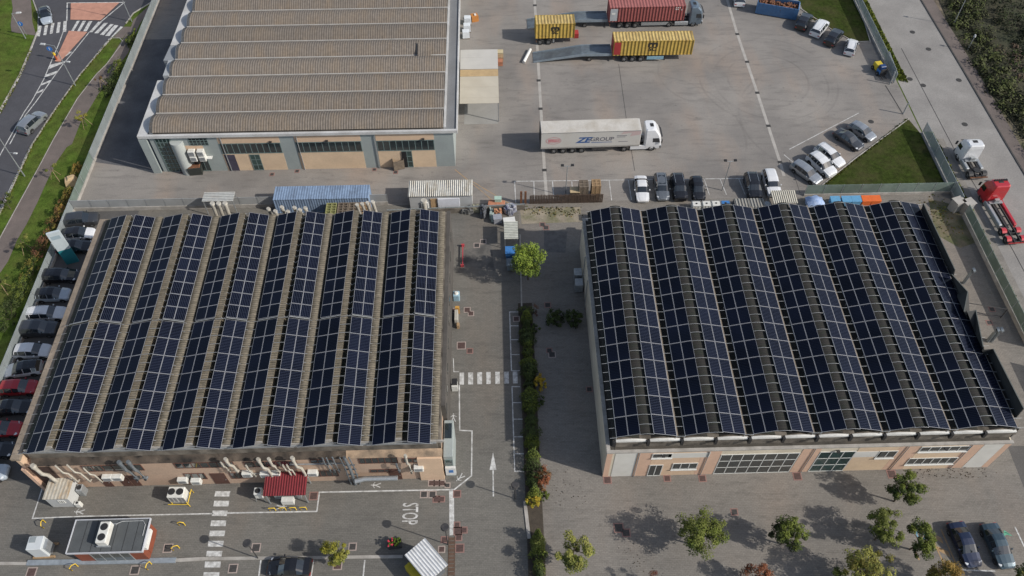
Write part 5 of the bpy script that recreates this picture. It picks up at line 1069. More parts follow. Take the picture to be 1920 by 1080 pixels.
# yellow and blue machine by the gate
a = (59.03, 101.22); T = thing('telehandler', 'small yellow and blue lifting machine parked by the yard gate', 'lifting machine', (a[0], a[1], 0), -1.4); T.scale = (.72, .72, .72)
MB().bev(-1.5, .2, -.8, .8, .5, 1.7, .15).build('body', mat('yellow_machine', (.55, .42, .03), .5, .1, 3), T)
MB().bev(.25, 1.7, -.75, .75, .5, 1.3, .12).build('engine_cover', BLUE_P, T)
m = MB(); m.bev(.3, 1.3, -.65, .65, 1.301, 2.2, .1); m.build('cab', mat('dark_blue_cab', (.02, .05, .14), .3, .2, 3), T)
for x in (-1.0, 1.1):
    for s_ in (-1, 1): wheel(T, x, s_ * .85, .45, .35, s_)
m = MB(); m.bx(1.71, 1.8, -.7, .7, .3, 1.9); m.bx(1.8, 2.9, -.5, -.35, .15, .25); m.bx(1.8, 2.9, .35, .5, .15, .25); m.build('fork_mast', CHAS, T)

# ------------------------------------------------------------------ fences
FENCE_M = mat('grey_green_mesh_panel', (.36, .40, .41), .65, .12, .8, metal=.05, tint=(.22, .25, .25), tscale=.4, tamt=.5, alpha=.55)
FENCE_G = mat('green_mesh_panel', (.20, .255, .225), .7, .15, .8, tint=(.11, .15, .12), tscale=.35, tamt=.6, alpha=.7)
def fence(label, a, b, h=1.9, base=.45, pm=FENCE_M, step=2.5, bm=CONC, z=0):
    a = Vector(a); b = Vector(b); d = b - a; L = d.length; rz = math.atan2(d.y, d.x)
    t = thing('fence', label, 'fence', (a.x, a.y, z), rz)
    MB().bx(0, L, -.11, .11, -.05, base).build('base_wall', bm, t)
    n = max(1, round(L / step)); m = MB()
    for i in range(n): m.bx(L * i / n + .05, L * (i + 1) / n - .05, -.02, .02, base + .04, h)
    m.bx(0.02, L - .02, -.03, .03, h + .002, h + .04)
    m.build('panel', pm, t)
    p0 = MB().bx(-.035, .035, -.035, .035, base - .01, h + .07).build('post', GALV, t)
    for i in range(1, n + 1): p = p0.copy(); COL.objects.link(p); p.parent = t; p.location = (L * i / n, 0, 0)
    return t
fence('long grey mesh fence on a low wall between the left-hand road and the site', (-56.1, 150), (-56.1, 84.6))
fence('grey mesh fence beside the left car park, from the yard corner to the bottom', (-56.1, 75.4), (-56.1, 8))
fence('short greenish fence stretch beside the beige boulder', (-56.1, 84.5), (-56.1, 75.5), pm=FENCE_G)
fence('grey panel fence across the back of the left-hand factory hall', (-56, 75.3), (-14.6, 75.3), 1.9, .6, pm=mat('pale_grey_panel', (.36, .37, .37), .6, .1, .5, tint=(.27, .28, .28), tscale=.3, tamt=.5, alpha=.85))
fence('low grey fence behind the white corrugated shed and the lane end', (-14.5, 73.3), (3.6, 73.9), 1.1, .9, bm=CONC_D)
fence('green mesh fence at the foot of the triangular lawn', (41.2, 75.4), (61, 75.4), 1.9, .3, pm=FENCE_G)
fence('green mesh fence on a low wall beside the red tractor unit', (61.3, 71.2), (61.3, 50.5), 2.1, .6, pm=FENCE_G)
fence('lower grey fence between the right hall and the road, near the bottom right', (61.3, 47.5), (61.3, 10), 2.0, .6, pm=FENCE_M)
fence('grey mesh fence between the triangular lawn and the road', (61.2, 87.2), (61.2, 72.8), 2.0, .3)
fence('grey mesh fence beside the top right lawn', (60.6, 99.3), (60.6, 150), 1.9, .3)
# sliding gate, half open
a = (60.01, 98.26); t = thing('sliding_gate', 'grey barred sliding gate standing open by the yellow and blue machine', 'gate', (a[0] + .5, a[1], 0), 1.50)
m = MB(); m.bx(0, 5.4, -.04, .04, .1, .22); m.bx(0, 5.4, -.04, .04, 1.75, 1.85)
for i in range(5): m.bx(i * 1.32, i * 1.32 + .08, -.04, .04, .22, 1.75)
m.build('gate_frame', GALV, t); MB().bx(.08, 5.3, -.012, .012, .23, 1.74).build('gate_mesh', FENCE_M, t)
a = (59.90, 98.14); m = MB(); m.tube([(a[0], a[1], 0), (a[0], a[1], 2.3)], .1, None, 8); o = m.build('gate_post', GALV); tag(o, 'steel post at the lower end of the open sliding gate', 'gate post')
a = (59.77, 91.34); m = MB(); m.tube([(a[0], a[1], 0), (a[0], a[1], 2.3)], .1, None, 8); o = m.build('gate_post', GALV); tag(o, 'steel post where the fence by the triangular lawn begins', 'gate post')
a = (59.78, 54.68); t = thing('swing_gate', 'low tubular gate frame between the right hall and the side fence', 'gate', (a[0], a[1], 0), 2.9)
m = MB(); m.tube([(0, 0, .1), (0, 0, 1.9)], .06, None, 6); m.tube([(0, 0, 1.85), (5.5, 0, 1.85)], .05, None, 6); m.tube([(5.5, 0, .1), (5.5, 0, 1.85)], .05, None, 6); m.tube([(0, 0, .4), (5.5, 0, .4)], .05, None, 6); m.build('gate_frame', CHAS, t)
# timber wall behind the right hall
o = MB(); a, b = (4.27, 74.93), (14.06, 75.04)
for i in range(46): x = a[0] + (b[0] - a[0]) * i / 46; o.bx(x, x + .17, a[1] - .06 + (i % 2) * .02, a[1] + .06 + (i % 2) * .02, 0, 1.5 + .12 * ((i * 7) % 5) / 5)
tag(o.build('timber_fence', mat('dark_brown_boards', (.075, .05, .036), .9, .35, 1.5, fine=.3)), 'dark brown board fence behind the gap between the two solar halls', 'fence')
for i, (q, l) in enumerate((((3.13, 74.96), 'brown timber post, left one of the pair beside the yard bays'), ((3.70, 74.94), 'brown timber post, right one of the pair beside the yard bays'))):
    tag(MB().bx(q[0] - .14, q[0] + .14, q[1] - .1, q[1] + .1, 0, 2.3).build('timber_post', RUST), l, 'post')
# two concrete cabinets
for q, l in (((60.48, 71.74), 'pale concrete cabinet, nearer the hall of two on the fence line'), ((61.72, 71.42), 'pale concrete cabinet, nearer the red tractor unit of two on the fence line')):
    t = thing('utility_cabinet', l, 'utility cabinet', (q[0], q[1] + .6, 0), .35)
    MB().bev(-.65, .65, -.55, .55, 0, 1.75, .05).build('housing', CONC, t); MB().bx(-.55, .55, -.575, -.552, .15, 1.6).build('cabinet_door', mat('grey_door', (.27, .27, .26), .7, .1, 3), t); MB().bx(-.72, .72, -.62, .62, 1.751, 1.83).build('lid', CONC, t)
# ------------------------------------------------------------------ lamps, signs
LAMPHEAD = mat('lamp_head_grey', (.42, .43, .43), .5, .1, 5)
def street_lamp(label, p, h, arm, low=True, z=-.03):
    t = thing('street_lamp', label, 'street lamp', (p[0], p[1], z))
    MB().tube([(0, 0, 0), (0, 0, h)], .09, .05, 8).build('pole', GALV, t)
    MB().tube([(0, 0, h - .05), (arm[0] * .9, arm[1] * .9, h + .1)], .04, None, 6).build('arm', GALV, t)
    MB().rbox((arm[0] * 1.15, arm[1] * 1.15, h + .02), (.85, .34, .13), math.atan2(arm[1], arm[0]), 0, .7).build('lamp_head', LAMPHEAD, t)
    if low:
        MB().tube([(0, 0, h * .62), (-arm[0] * .35, -arm[1] * .35, h * .63)], .035, None, 6).build('arm', GALV, t); MB().rbox((-arm[0] * .6, -arm[1] * .6, h * .62), (.6, .26, .1), math.atan2(arm[1], arm[0]), 0, .7).build('lamp_head', LAMPHEAD, t)
    return t
street_lamp('tall road lamp at the kerb halfway along the left-hand road', (-63.75, 101.34), 7.2, (-1.5, .3))
street_lamp('tall road lamp low on the left edge, by the kerb above the small trees', (-64.98, 82.04), 7.1, (-1.5, .3))
street_lamp('tall road lamp by the zebra crossing under the top edge', (-59.32, 117.47), 7.2, (-1.5, .3))
street_lamp('road lamp on the pavement corner beside the blue round sign', (-75.20, 113.34), 4.6, (.9, .1), False)
for l, p, h in (('slim lamp post standing on the scrub at the top right', (74.81, 112.69), 5.0), ('globe lamp on the kerb of the right-hand road', (74.75, 106.09), 2.5)):
    t = thing('street_lamp', l, 'street lamp', (p[0], p[1], 0)); MB().tube([(0, 0, 0), (0, 0, h)], .07, .05, 8).build('pole', GALV, t); m = MB()
    m.tube([(0, 0, h), (0, 0, h + .08), (0, 0, h + .28), (0, 0, h + .36)], .2, .12, 8); m.build('lamp_head', LAMPHEAD, t)
def twin_lamp(label, p, h):
    t = thing('yard_floodlight', label, 'floodlight', (p[0], p[1], 0)); MB().tube([(0, 0, 0), (0, 0, h)], .07, .05, 8).build('pole', GALV, t); MB().tube([(-.7, 0, h), (.7, 0, h)], .04, None, 6).build('cross_arm', GALV, t)
    for s_ in (-.65, .65): MB().rbox((s_, .1, h + .03), (.42, .36, .14), 0, 0, .8).build('floodlight_head', DARK, t)
twin_lamp('twin-headed yard floodlight by the stacked pallets', (9.14, 76.26), 5.5)
twin_lamp('twin-headed yard floodlight between the black cars behind the right hall', (30.42, 76.67), 5.4)
def globe(label, p, h=4.6):
    t = thing('path_lamp', label, 'path lamp', (p[0], p[1], 0)); MB().tube([(0, 0, 0), (0, 0, h)], .06, .045, 8).build('pole', CHAS, t)
    m = MB(); m.tube([(0, 0, h), (0, 0, h + .10), (0, 0, h + .16)], .42, .36, 14); m.build('lamp_disc', CHAS, t)
globe('dark disc-topped path lamp beside the brown drain grating', (-5.67, 29.00)); globe('dark disc-topped path lamp on the kerb by the lower zebra crossing', (-24.31, 28.12), 4.2); globe('dark disc-topped path lamp in the hedge beside the arrow', (1.14, 33.61), 3.4)
def round_sign(label, p, h, col, z=-.03):
    t = thing('road_sign', label, 'road sign', (p[0], p[1], z)); MB().tube([(0, 0, 0), (0, 0, h)], .035, None, 6).build('pole', GALV, t)
    d = MB(); d.tube([(0, -.05, h - .3), (0, -.08, h - .3)], .42, None, 16); d = d.build('sign_disc', col, t)
    m = MB(); m.face([(-.05, -.085, h - .52), (.05, -.085, h - .52), (.05, -.085, h - .15), (.2, -.085, h - .25), (0, -.085, h - .02), (-.2, -.085, h - .25), (-.05, -.085, h - .15)]); m.build('white_arrow', WHITE, d)
SBLUE = mat('sign_blue', (.03, .15, .45), .4, .08, 4)
round_sign('blue round sign on the pavement corner at the top left', (-75.31, 114.18), 2.5, SBLUE); round_sign('blue round sign on the tip of the peach traffic island', (-68.86, 107.96), 2.2, SBLUE)
t = thing('bollard', 'yellow and red beacon at the tip of the traffic island', 'beacon', (*(-68.44, 107.68), .03)); m = MB(); m.tube([(0, 0, 0), (0, 0, .9)], .16, .13, 8); m.build('post', mat('beacon_red', (.35, .08, .03), .5, .1, 3), t); m = MB(); m.tube([(.01, 0, .905), (.01, 0, 1.25)], .2, .16, 8); m.build('cap', mat('beacon_yellow', (.6, .42, .03), .5, .1, 3), t)
# totem sign
p = (-53.73, 66.43); t = thing('totem_sign', 'tall slim totem sign, white above and teal below, in the left car park', 'totem sign', (p[0], p[1], 0), .35)
MB().bx(-.75, .75, -.14, .14, 2.6, 5.8).build('upper_panel', mat('pale_sign_panel', (.46, .52, .54), .5, .08, 1.2), t); MB().bx(-.75, .75, -.14, .14, .0, 2.597).build('lower_panel', mat('teal_sign_panel', (.02, .17, .20), .5, .1, 1.2), t)
m = MB(); m.bx(-.55, .5, -.145, -.141, 4.6, 5.2); m.build('sign_mark', mat('sign_grey_mark', (.30, .38, .42), .5, .1, 2), t)
# ------------------------------------------------------------------ sheds, containers and plant
WCOR = corrugated('white_corrugated', (.36, .355, .32), (.60, .585, .53), .27, 0, stain=(.26, .21, .14), samt=.7, sscale=.5, bump=.8)
t = thing('storage_shed', 'white corrugated shed with dark shadow beside it, behind the factory hall', 'shed', (-11.55, 74.35, 0))
MB().bx(0, 8.2, 0, 2.55, 0, 2.5).build('wall', mat('grey_white_wall', (.42, .43, .43), .7, .08, .8), t); MB().bx(-.1, 8.3, -.15, 2.7, 2.502, 2.62).build('roof', WCOR, t)
BCOR = corrugated('faded_blue_sheet', (.18, .25, .36), (.21, .295, .425), .33, 0, stain=(.10, .13, .18), samt=.7, sscale=.6, bump=.25)
t = thing('storage_container', 'faded blue shipping container with streaked ribbed top behind the factory hall', 'container', (-29.2, 74.1, 0)); container(t, 0, 12.4, 0, 2.4, 0, BCOR, BCOR)
t = thing('canopy_shelter', 'light grey slatted shelter on posts behind the factory hall, left of the blue container', 'shelter', (-38.3, 74.0, 0))
MB().bx(0, 4.0, 0, 1.6, 2.6, 2.7).build('roof', corrugated('grey_slats', (.30, .31, .30), (.48, .49, .47), .3, 1, samt=.3), t)
for x in (.1, 3.9):
    for y in (.1, 1.5): MB().bx(x - .05, x + .05, y - .05, y + .05, 0, 2.6).build('post', GALV, t)
def stack_vent(label, x, y, z0, z1, r, dx=0, mt=None):
    t = thing('extract_pipe', label, 'extract pipe', (x, y, 0)); m = MB(); m.tube([(0, 0, z0), (0, 0, z0 + .5 * (z1 - z0)), (dx, -.2, z1)], r, None, 10); m.build('pipe', mt or DUCT, t); m = MB(); m.tube([(dx, -.2, z1 + .01), (dx, -.22, z1 + .22)], r * 1.4, r * 1.1, 10); m.build('cowl', mt or DUCT, t)
GP = 'pale extract pipes standing behind the factory hall'
for i, x in enumerate((-29.6, -28.6, -27.8, -27.0, -26.2, -25.4, -24.8)): t = stack_vent('pale extract pipe in the cluster before the blue container', x * .93, 68.6 - (i % 2) * .5, 0, 6.9 + .12 * (i % 3), .2, -.3)
for i, x in enumerate((-18.0, -17.3, -16.6, -15.9)): stack_vent('pale extract pipe beside the stacked timber, right of the blue container', x * .93, 68.6, 0, 7.3 + .15 * i, .2, -.3)
for i, x in enumerate((-36.6, -35.8, -35.0)): stack_vent('pale extract pipe under the slatted shelter', x * .95, 69.2 , 0, 7.4, .24, .2)
stack_vent('lone cream extract pipe behind the right part of the factory hall', -8.9, 68.4, 0, 8.0, .3, 0)
for o in [x for x in COL.objects if x.name.startswith('extract_pipe') and 'lone' not in x.get('label', '')]: o['group'] = GP
# timber and pallets
def pallet_stack(label, x, y, n, sx=1.2, sy=1.0, mt=WOOD_D, rz=0, name='pallet_stack'):
    t = thing(name, label, 'pallet stack', (x, y, 0), rz)
    for i in range(n):
        m = MB(); z = i * .15
        for k in range(5): m.bx(-sx / 2, sx / 2, -sy / 2 + k * (sy - .14) / 4, -sy / 2 + k * (sy - .14) / 4 + .14, z + .11, z + .135)
        for k in range(3): m.bx(-sx / 2 + k * (sx - .12) / 2, -sx / 2 + k * (sx - .12) / 2 + .12, -sy / 2, sy / 2, z + .01, z + .109)
        m.build('pallet', mt, t)
a = (11.44, 75.31); pallet_stack('tall stack of grey pallets, left of the pair in the yard bays', a[0], a[1] + .7, 17, 1.25, 1.3); a = (13.08, 75.27); pallet_stack('tall stack of tan pallets, right of the pair in the yard bays', a[0], a[1] + .7, 18, 1.2, 1.3, WOOD)
a = (10.31, 75.54); t = thing('crate', 'pale timber crate in front of the tall pallet stacks', 'crate', (a[0], a[1] + .3, 0)); MB().bx(-.6, .6, -.5, .5, .0, 1.5).build('box', mat('dark_crate', (.07, .05, .035), .9, .2, 2), t); MB().bx(-.66, .66, -.55, .55, 1.502, 1.6).build('lid', mat('pale_crate_lid', (.44, .34, .20), .85, .12, 2), t)
GW = mat('green_timber', (.25, .25, .10), .9, .2, 3, fine=.2)
for i, (x, mt, l) in enumerate(((-21.6, GW, 'greenish timber stack, leftmost in front of the blue container'), (-20.1, WOOD_D, 'grey-brown pallet stack, second from the greenish timber'), (-18.7, WOOD_D, 'grey-brown pallet stack, third from the greenish timber'), (-17.3, WOOD, 'tan pallet stack nearest the extract pipes'))): pallet_stack(l, x, 72.9, 14, 1.35, 1.9, mt)
# bins along the back of the right hall
def bin_(label, x, y, mt, sx=.95, sy=.9, h=1.1, rz=0, name='wheeled_bin', g='wheeled bins behind the right-hand warehouse'):
    t = thing(name, label, 'bin', (x, y, 0), rz, g); m = MB(); m.rbox((0, 0, .12), (sx * .84, sy * .82, h - .2), 0, 0, 1.15); m.build('tub', mt, t); m = MB(); m.mesh([(-sx / 2, -sy / 2, h - .08), (sx / 2, -sy / 2, h - .08), (sx / 2, sy / 2, h + .02), (-sx / 2, sy / 2, h + .02), (-sx / 2, -sy / 2, h - .02), (sx / 2, -sy / 2, h - .02), (sx / 2, sy / 2, h + .1), (-sx / 2, sy / 2, h + .1)], [(0, 3, 2, 1), (4, 5, 6, 7), (0, 1, 5, 4), (1, 2, 6, 5), (2, 3, 7, 6), (3, 0, 4, 7)]); m.build('lid', mt, t)
    for s_ in (-1, 1): MB().cyl((s_ * sx * .36, -.25, .1), (s_ * sx * .36 + .06, -.25, .1), .1, 8).build('wheel', TYRE, t)
LB = mat('light_blue_plastic', (.10, .28, .46), .5, .1, 4); OR = mat('orange_plastic', (.60, .12, .02), .5, .1, 4)
for x, mt, l in ((44.7, LB, 'light blue lidded bin, first of three left of the orange bins'), (46.2, LB, 'light blue lidded bin, middle of three left of the orange bins'), (47.5, LB, 'light blue lidded bin touching the orange bins'), (48.85, OR, 'orange lidded bin next to the light blue ones'), (50.1, OR, 'orange lidded bin at the right end of the row')): bin_(l, x, 73.6, mt, 1.28, 1.0)
t = thing('covered_machine', 'machine under a pale blue tarpaulin, left of the light blue bins', 'tarpaulin', (42.1, 73.6, 0)); m = MB(); pts = []
for i in range(7):
    for j in range(5):
        u, v = i / 6, j / 4; pts.append(((u - .5) * 2.3, (v - .5) * 1.7, 1.3 * (math.sin(math.pi * (.12 + .76 * u)) ** .5) * (.55 + .45 * math.sin(math.pi * (.15 + .7 * v))) + .12 * math.sin(i * 2.1 + j * 1.7)))
m.mesh(pts, [(i * 5 + j, (i + 1) * 5 + j, (i + 1) * 5 + j + 1, i * 5 + j + 1) for i in range(6) for j in range(4)], 0, True); m.bx(-1.0, 1.0, -.7, .7, 0, .6, 0); m.build('tarpaulin', mat('pale_blue_tarp', (.25, .36, .58), .6, .2, 2, tint=(.42, .48, .58), tscale=2, tamt=.6), t)
for i, (x, l) in enumerate(((26.2, 'white caged tank, leftmost of three behind the right hall'), (27.55, 'white caged tank, middle of three behind the right hall'), (28.8, 'white caged tank beside the blue one'), (30.05, 'bright blue caged tank right of the white ones'))):
    t = thing('liquid_tank', l, 'tank', (x, 73.3, 0), 0, 'caged liquid tanks behind the right-hand warehouse'); mt = BLUE_P if i == 3 else PLASTIC_W
    MB().bev(-.56, .56, -.48, .48, .15, 1.12, .08).build('tank', mt, t); MB().bx(-.6, .6, -.5, .5, 0, .14).build('pallet', WOOD_D, t); m = MB(); m.cyl((0, 0, 1.121), (0, 0, 1.18), .12, 10); m.build('cap', DARK, t)
    m = MB()
    for x_ in (-.58, -.2, .2, .58):
        for y_ in (-.5, .5): m.bx(x_ - .012, x_ + .012, y_ - .012, y_ + .012, .15, 1.15)
    for z_ in (.4, .8, 1.14):
        for y_ in (-.5, .5): m.bx(-.6, .6, y_ - .014, y_ + .014, z_, z_ + .025)
        for x_ in (-.59, .59): m.bx(x_ - .012, x_ + .012, -.486, .486, z_, z_ + .025)
    m.build('cage', GALV, t)
for i, (x, w_) in enumerate(((31.9, 1.9), (33.9, 2.0))):
    t = thing('sheet_stack', ('stack of ribbed grey sheets, left of the pair behind the right hall', 'stack of ribbed grey sheets, right of the pair behind the right hall')[i], 'sheet stack', (x + .3, 73.3, 0)); m = MB()
    for k in range(7): m.bx(-w_ / 2, w_ / 2, -.8, .8, k * .16 + .01, k * .16 + .12)
    m.build('sheets', corrugated('grey_ribbed_sheets', (.14, .14, .13), (.27, .27, .25), .4, 0, samt=.3), t)
t = thing('oil_drum', 'blue drum between the grey sheets and the corrugated lean-to', 'drum', (35.6, 73.2, 0)); m = MB(); m.tube([(0, 0, 0), (0, 0, .9)], .42, None, 14); m.build('drum', BLUE_P, t); m = MB(); m.tube([(0, 0, .901), (0, 0, .93)], .43, None, 14); m.build('rim', GALV, t)
t = thing('lean_to', 'corrugated cream and grey striped lean-to behind the right hall', 'lean-to', (36.0, 72.3, 0)); MB().mesh([(0, 0, 1.95), (3.2, 0, 1.95), (3.2, 2.1, 2.15), (0, 2.1, 2.15), (0, 0, 1.88), (3.2, 0, 1.88), (3.2, 2.1, 2.08), (0, 2.1, 2.08)], [(0, 1, 2, 3), (4, 7, 6, 5), (0, 4, 5, 1), (1, 5, 6, 2), (2, 6, 7, 3), (3, 7, 4, 0)]).build('roof', corrugated('striped_sheet', (.16, .155, .13), (.52, .50, .43), .27, 0, samt=.15), t)
for x in (.08, 3.12):
    for y in (.08, 2.0): MB().bx(x - .05, x + .05, y - .05, y + .05, 0, 1.9).build('post', GALV, t)
for i, x in enumerate((13.0, 14.35, 15.5)):
    t = thing('bulk_bag', ('white bulk bag behind the left end of the right hall', 'white bulk bag, middle of three behind the right hall', 'larger white bulk bag by the white saloon')[i], 'bulk bag', (x, 71.6, 0)); m = MB(); h = 1.4 + .3 * (i == 2)
    m.rbox((0, 0, 0), (.95, .95, h), .2 * i, 0, 1.06); m.rbox((0, 0, h + .001), (.9, .9, .25), .2 * i, 0, .35); m.build('bag', WHITE, t)
# white fabric lean-to and stores beside the upper hall
CREAM = mat('cream_tarpaulin', (.46, .42, .34), .7, .06, .5, tint=(.40, .35, .27), tscale=.3, tamt=.5)
t = thing('canopy', 'cream tarpaulin loading canopy along the right side of the upper warehouse', 'canopy', (-5.1, 91.3, 0))
for (y0, y1, z, mt, nm) in ((0, 6.0, 3.5, CREAM, 'roof_sheet'), (6.05, 7.6, 3.5, mat('tan_plank_sheet', (.42, .30, .16), .8, .12, 1.5), 'roof_strip'), (7.65, 12.3, 3.55, mat('grey_white_tarpaulin', (.46, .445, .41), .7, .06, .5), 'roof_sheet')):
    m = MB(); n = 5
    for i in range(n): m.bx(0, 5.6, y0 + (y1 - y0) * i / n + .01, y0 + (y1 - y0) * (i + 1) / n, z - .04, z + .01 * (i % 2))
    m.build(nm, mt, t)
for y in (.1, 6.0, 12.2): MB().bx(5.45, 5.57, y - .06, y + .06, 0, 3.45).build('post', GALV, t)
sheet('loading_pad', [(-4.6, 90.9), (.3, 90.9), (.3, 97), (-4.6, 97)], .012, mat('pale_pad', (.27, .265, .25), .9, .08, .6, fine=.1))
a = (-3.11, 116.19); t = thing('crate', 'orange crate beside the upper warehouse', 'crate', (a[0], a[1], 0)); MB().rbox((0, 0, 0), (1.1, 1.0, 1.0), .3).build('box', mat('orange_crate', (.42, .17, .04), .7, .15, 2), t); MB().rbox((.1, 0, 1.001), (.3, .4, .15), .3).build('label_plate', WHITE, t)
for i in range(3):
    a = ((-4.24, 115.34), (-4.32, 113.33), (-4.48, 111.63))[i]; t = thing('wrapped_pallet', ('white wrapped pallet nearest the orange crate', 'white wrapped pallet, middle of three by the upper warehouse', 'white wrapped pallet at the edge of the cream canopy')[i], 'wrapped pallet', (a[0], a[1], 0)); MB().bx(-.6, .6, -.5, .5, 0, .14).build('pallet', WOOD_D, t); MB().rbox((0, 0, .141), (1.15, .95, 1.1), .05 * i, 0, .93).build('goods', mat('white_wrap', (.60, .63, .66), .35, .1, 2), t)
for i in range(3):
    a = ((0.84, 106.81), (0.82, 105.61), (0.72, 104.55))[i]; t = thing('timber_stack', ('pale timber bundle, topmost beside the cream canopy', 'tan timber bundle, middle one beside the cream canopy', 'reddish timber bundle, lowest beside the cream canopy')[i], 'timber stack', (a[0], a[1], 0)); m = MB()
    for k in range(4):
        for j in range(3): m.bx(-.55, .55, -.45 + j * .3, -.18 + j * .3, .05 + k * .2, .22 + k * .2)
    m.build('boards', (mat('pale_boards', (.50, .42, .26), .8, .15, 3), WOOD, mat('red_boards', (.38, .16, .09), .8, .2, 3))[i], t)
a = (5.10, 106.29); t = thing('fabric_roll', 'long white roll lying on the yard by the loading ramp', 'roll', (a[0], a[1], 0), 1.22); m = MB(); m.tube([(-1.7, 0, .24), (1.7, 0, .24)], .24, None, 12); m.build('roll', WHITE, t)
a = (-13.57, 82.07); t = thing('pallet_box', 'wire pallet box by the open door of the upper warehouse', 'pallet box', (a[0], a[1] + .2, 0), .25); m = MB(); m.bx(-.75, .75, -.55, -.5, .1, 1.7); m.bx(-.75, -.7, -.499, .5, .1, 1.7); m.bx(.7, .75, -.499, .5, .1, 1.7); m.bx(-.7, .7, .45, .5, .1, 1.7); m.bx(-.69, .69, -.49, .44, .1, .9); m.build('box', WOOD_D, t)
a = (-41.40, 82.32); t = thing('waste_skip', 'dark open bin at the foot of the round column', 'skip', (a[0], a[1] - .1, 0), .1); MB().rbox((0, 0, .0), (1.7, 1.4, 1.3), 0, 0, 1.12).build('tub', mat('black_green', (.03, .034, .03), .7, .2, 3), t); MB().rbox((0, 0, 1.301), (1.6, 1.3, .1), 0, 0, .9).build('waste', RUST, t)
# cream boulder / box by the left fence
a = (-57.95, 80.42); t = thing('hay_sack', 'large beige sack at the kink of the left fence', 'sack', (a[0], a[1], 0)); m = MB(); m.rbox((0, 0, 0), (1.6, 1.3, .9), .3, 0, .8); m.rbox((.1, .1, .901), (1.1, .9, .3), .5, 0, .6); m.build('sack', mat('beige_sack', (.42, .31, .18), .85, .15, 2), t)
# ------------------------------------------------------------------ front yard of the left hall
t = thing('site_cabin', 'white site cabin with rusty streaked roof in front of the factory hall', 'cabin', (-46.05, 33.94, 0))
MB().bx(0, 2.25, 0, 2.05, .08, 2.2).build('wall', mat('pale_cabin_wall', (.46, .47, .46), .6, .05, 1), t); RS = corrugated('rust_streaked_roof', (.44, .41, .34), (.52, .49, .42), .35, 0, stain=(.33, .20, .08), samt=.8, sscale=.7, bump=.2)
MB().bx(-.1, 2.35, -.1, 2.15, 2.202, 2.32).build('roof', RS, t); window(t, 1.1, 1.75, 1.1, 1.7, 0, 3, 1, FRAME_W, GLASS)
for x, y, s in ((2.7, 1.5, .75), (2.65, .1, .4)):
    u = MB().bev(x - .3, x + .3, y - s / 2, y + s / 2, .05, 1.4 if s > .5 else .8, .05).build('cooling_unit', GALV if s > .5 else PLASTIC_W, t); m = MB(); m.cyl((x, y, 1.401 if s > .5 else .801), (x, y, 1.43 if s > .5 else .83), s * .33, 12); m.build('fan', DARK, u)
t = thing('kiosk', 'flat-roofed red-brown kiosk with glass front and twin-fan unit on its dark roof', 'kiosk', (-41.5, 28.27, 0))
RB = mat('red_brown_panel', (.20, .055, .028), .7, .12, 1.2); GK = glass('kiosk_glass', (.05, .06, .062), .12)
MB().bx(.0, 6.6, .0, 2.95, .05, 2.55).build('wall', RB, t); MB().bx(-.35, 6.8, -.12, 3.1, 2.552, 2.7).build('roof', mat('grey_roof_felt', (.075, .082, .085), .85, .12, 1, fine=.1), t)
m = MB(); m.bx(-.42, 6.87, -.19, -.121, 2.5, 2.82); m.bx(-.42, 6.87, 3.101, 3.17, 2.5, 2.82); m.bx(-.42, -.351, -.12, 3.1, 2.5, 2.82); m.bx(6.801, 6.87, -.12, 3.1, 2.5, 2.82); m.build('roof_edge', mat('pale_metal_edge', (.46, .47, .50), .5, .06, 2), t)
m = MB()
for i in range(6): m.bx(.8 + i * 1.0, .83 + i * 1.0, -.1, 3.08, 2.701, 2.72)
m.build('roof_seam', DARK, t)
window(t, 1.5, 5.3, .15, 2.4, 0, 4, 1, GALV, GK, .08, 'glazed_front'); MB().bx(6.602, 7.0, .3, 2.2, 1.9, 2.45).build('awning', WHITE, t); MB().bx(6.602, 6.66, .6, 2.6, .1, 1.9).build('side_panel', RB, t)
u = MB().bev(2.55, 3.55, .45, 2.55, 2.95, 3.75, .06).build('cooling_unit', PLASTIC_W, t)
for y in (1.0, 2.0): m = MB(); m.cyl((3.05, y, 3.751), (3.05, y, 3.78), .36, 16); m.cyl((3.05, y, 3.781), (3.05, y, 3.80), .1, 8); m.build('fan', DARK, u)
for y in (.4, 2.6): MB().bx(2.4, 3.7, y - .05, y + .05, 2.702, 2.95).build('unit_foot', GALV, u)
m = MB(); m.tube([(3.6, 2.6, 2.8), (4.2, 2.9, 2.76), (6.2, 2.9, 2.76), (6.5, 2.5, 2.76), (6.5, 1.4, 2.76)], .035, None, 5); m.build('cable_pipe', LAMPHEAD, t)
t = thing('equipment_cabinet', 'small white equipment cabinet on timber beside the kiosk', 'cabinet', (-46.2, 28.75, 0), .03)
MB().bev(0, 1.45, 0, 1.35, .22, 2.25, .05).build('housing', mat('pale_grey_housing', (.50, .53, .54), .5, .05, 1.5), t); MB().bx(1.452, 1.75, .2, 1.1, .4, 1.9).build('side_box', GALV, t); MB().bx(.15, .75, .7, 1.25, 2.252, 2.28).build('hatch', mat('grey_hatch', (.24, .27, .28), .6, .1, 2), t)
m = MB(); m.bx(-.2, 1.9, -.1, .1, 0, .2); m.bx(-.2, 1.9, 1.2, 1.4, 0, .2); m.build('timber_base', WOOD, t)
t = thing('cooling_unit', 'twin-fan cooling unit on a yellow stand before the factory hall', 'cooling unit', (-33.2, 34.5, 0), -.03)
MB().bev(-.85, .8, -.55, .6, .45, 1.75, .05).build('housing', PLASTIC_W, t)
for x in (-.45, .38): m = MB(); m.cyl((x, .05, 1.751), (x, .05, 1.79), .36, 16); m.cyl((x, .05, 1.791), (x, .05, 1.81), .1, 8); m.build('fan', DARK, t)
m = MB()
for x in (-.65, -.25, .2, .55): m.bx(x, x + .3, -.565, -.552, .6, 1.6)
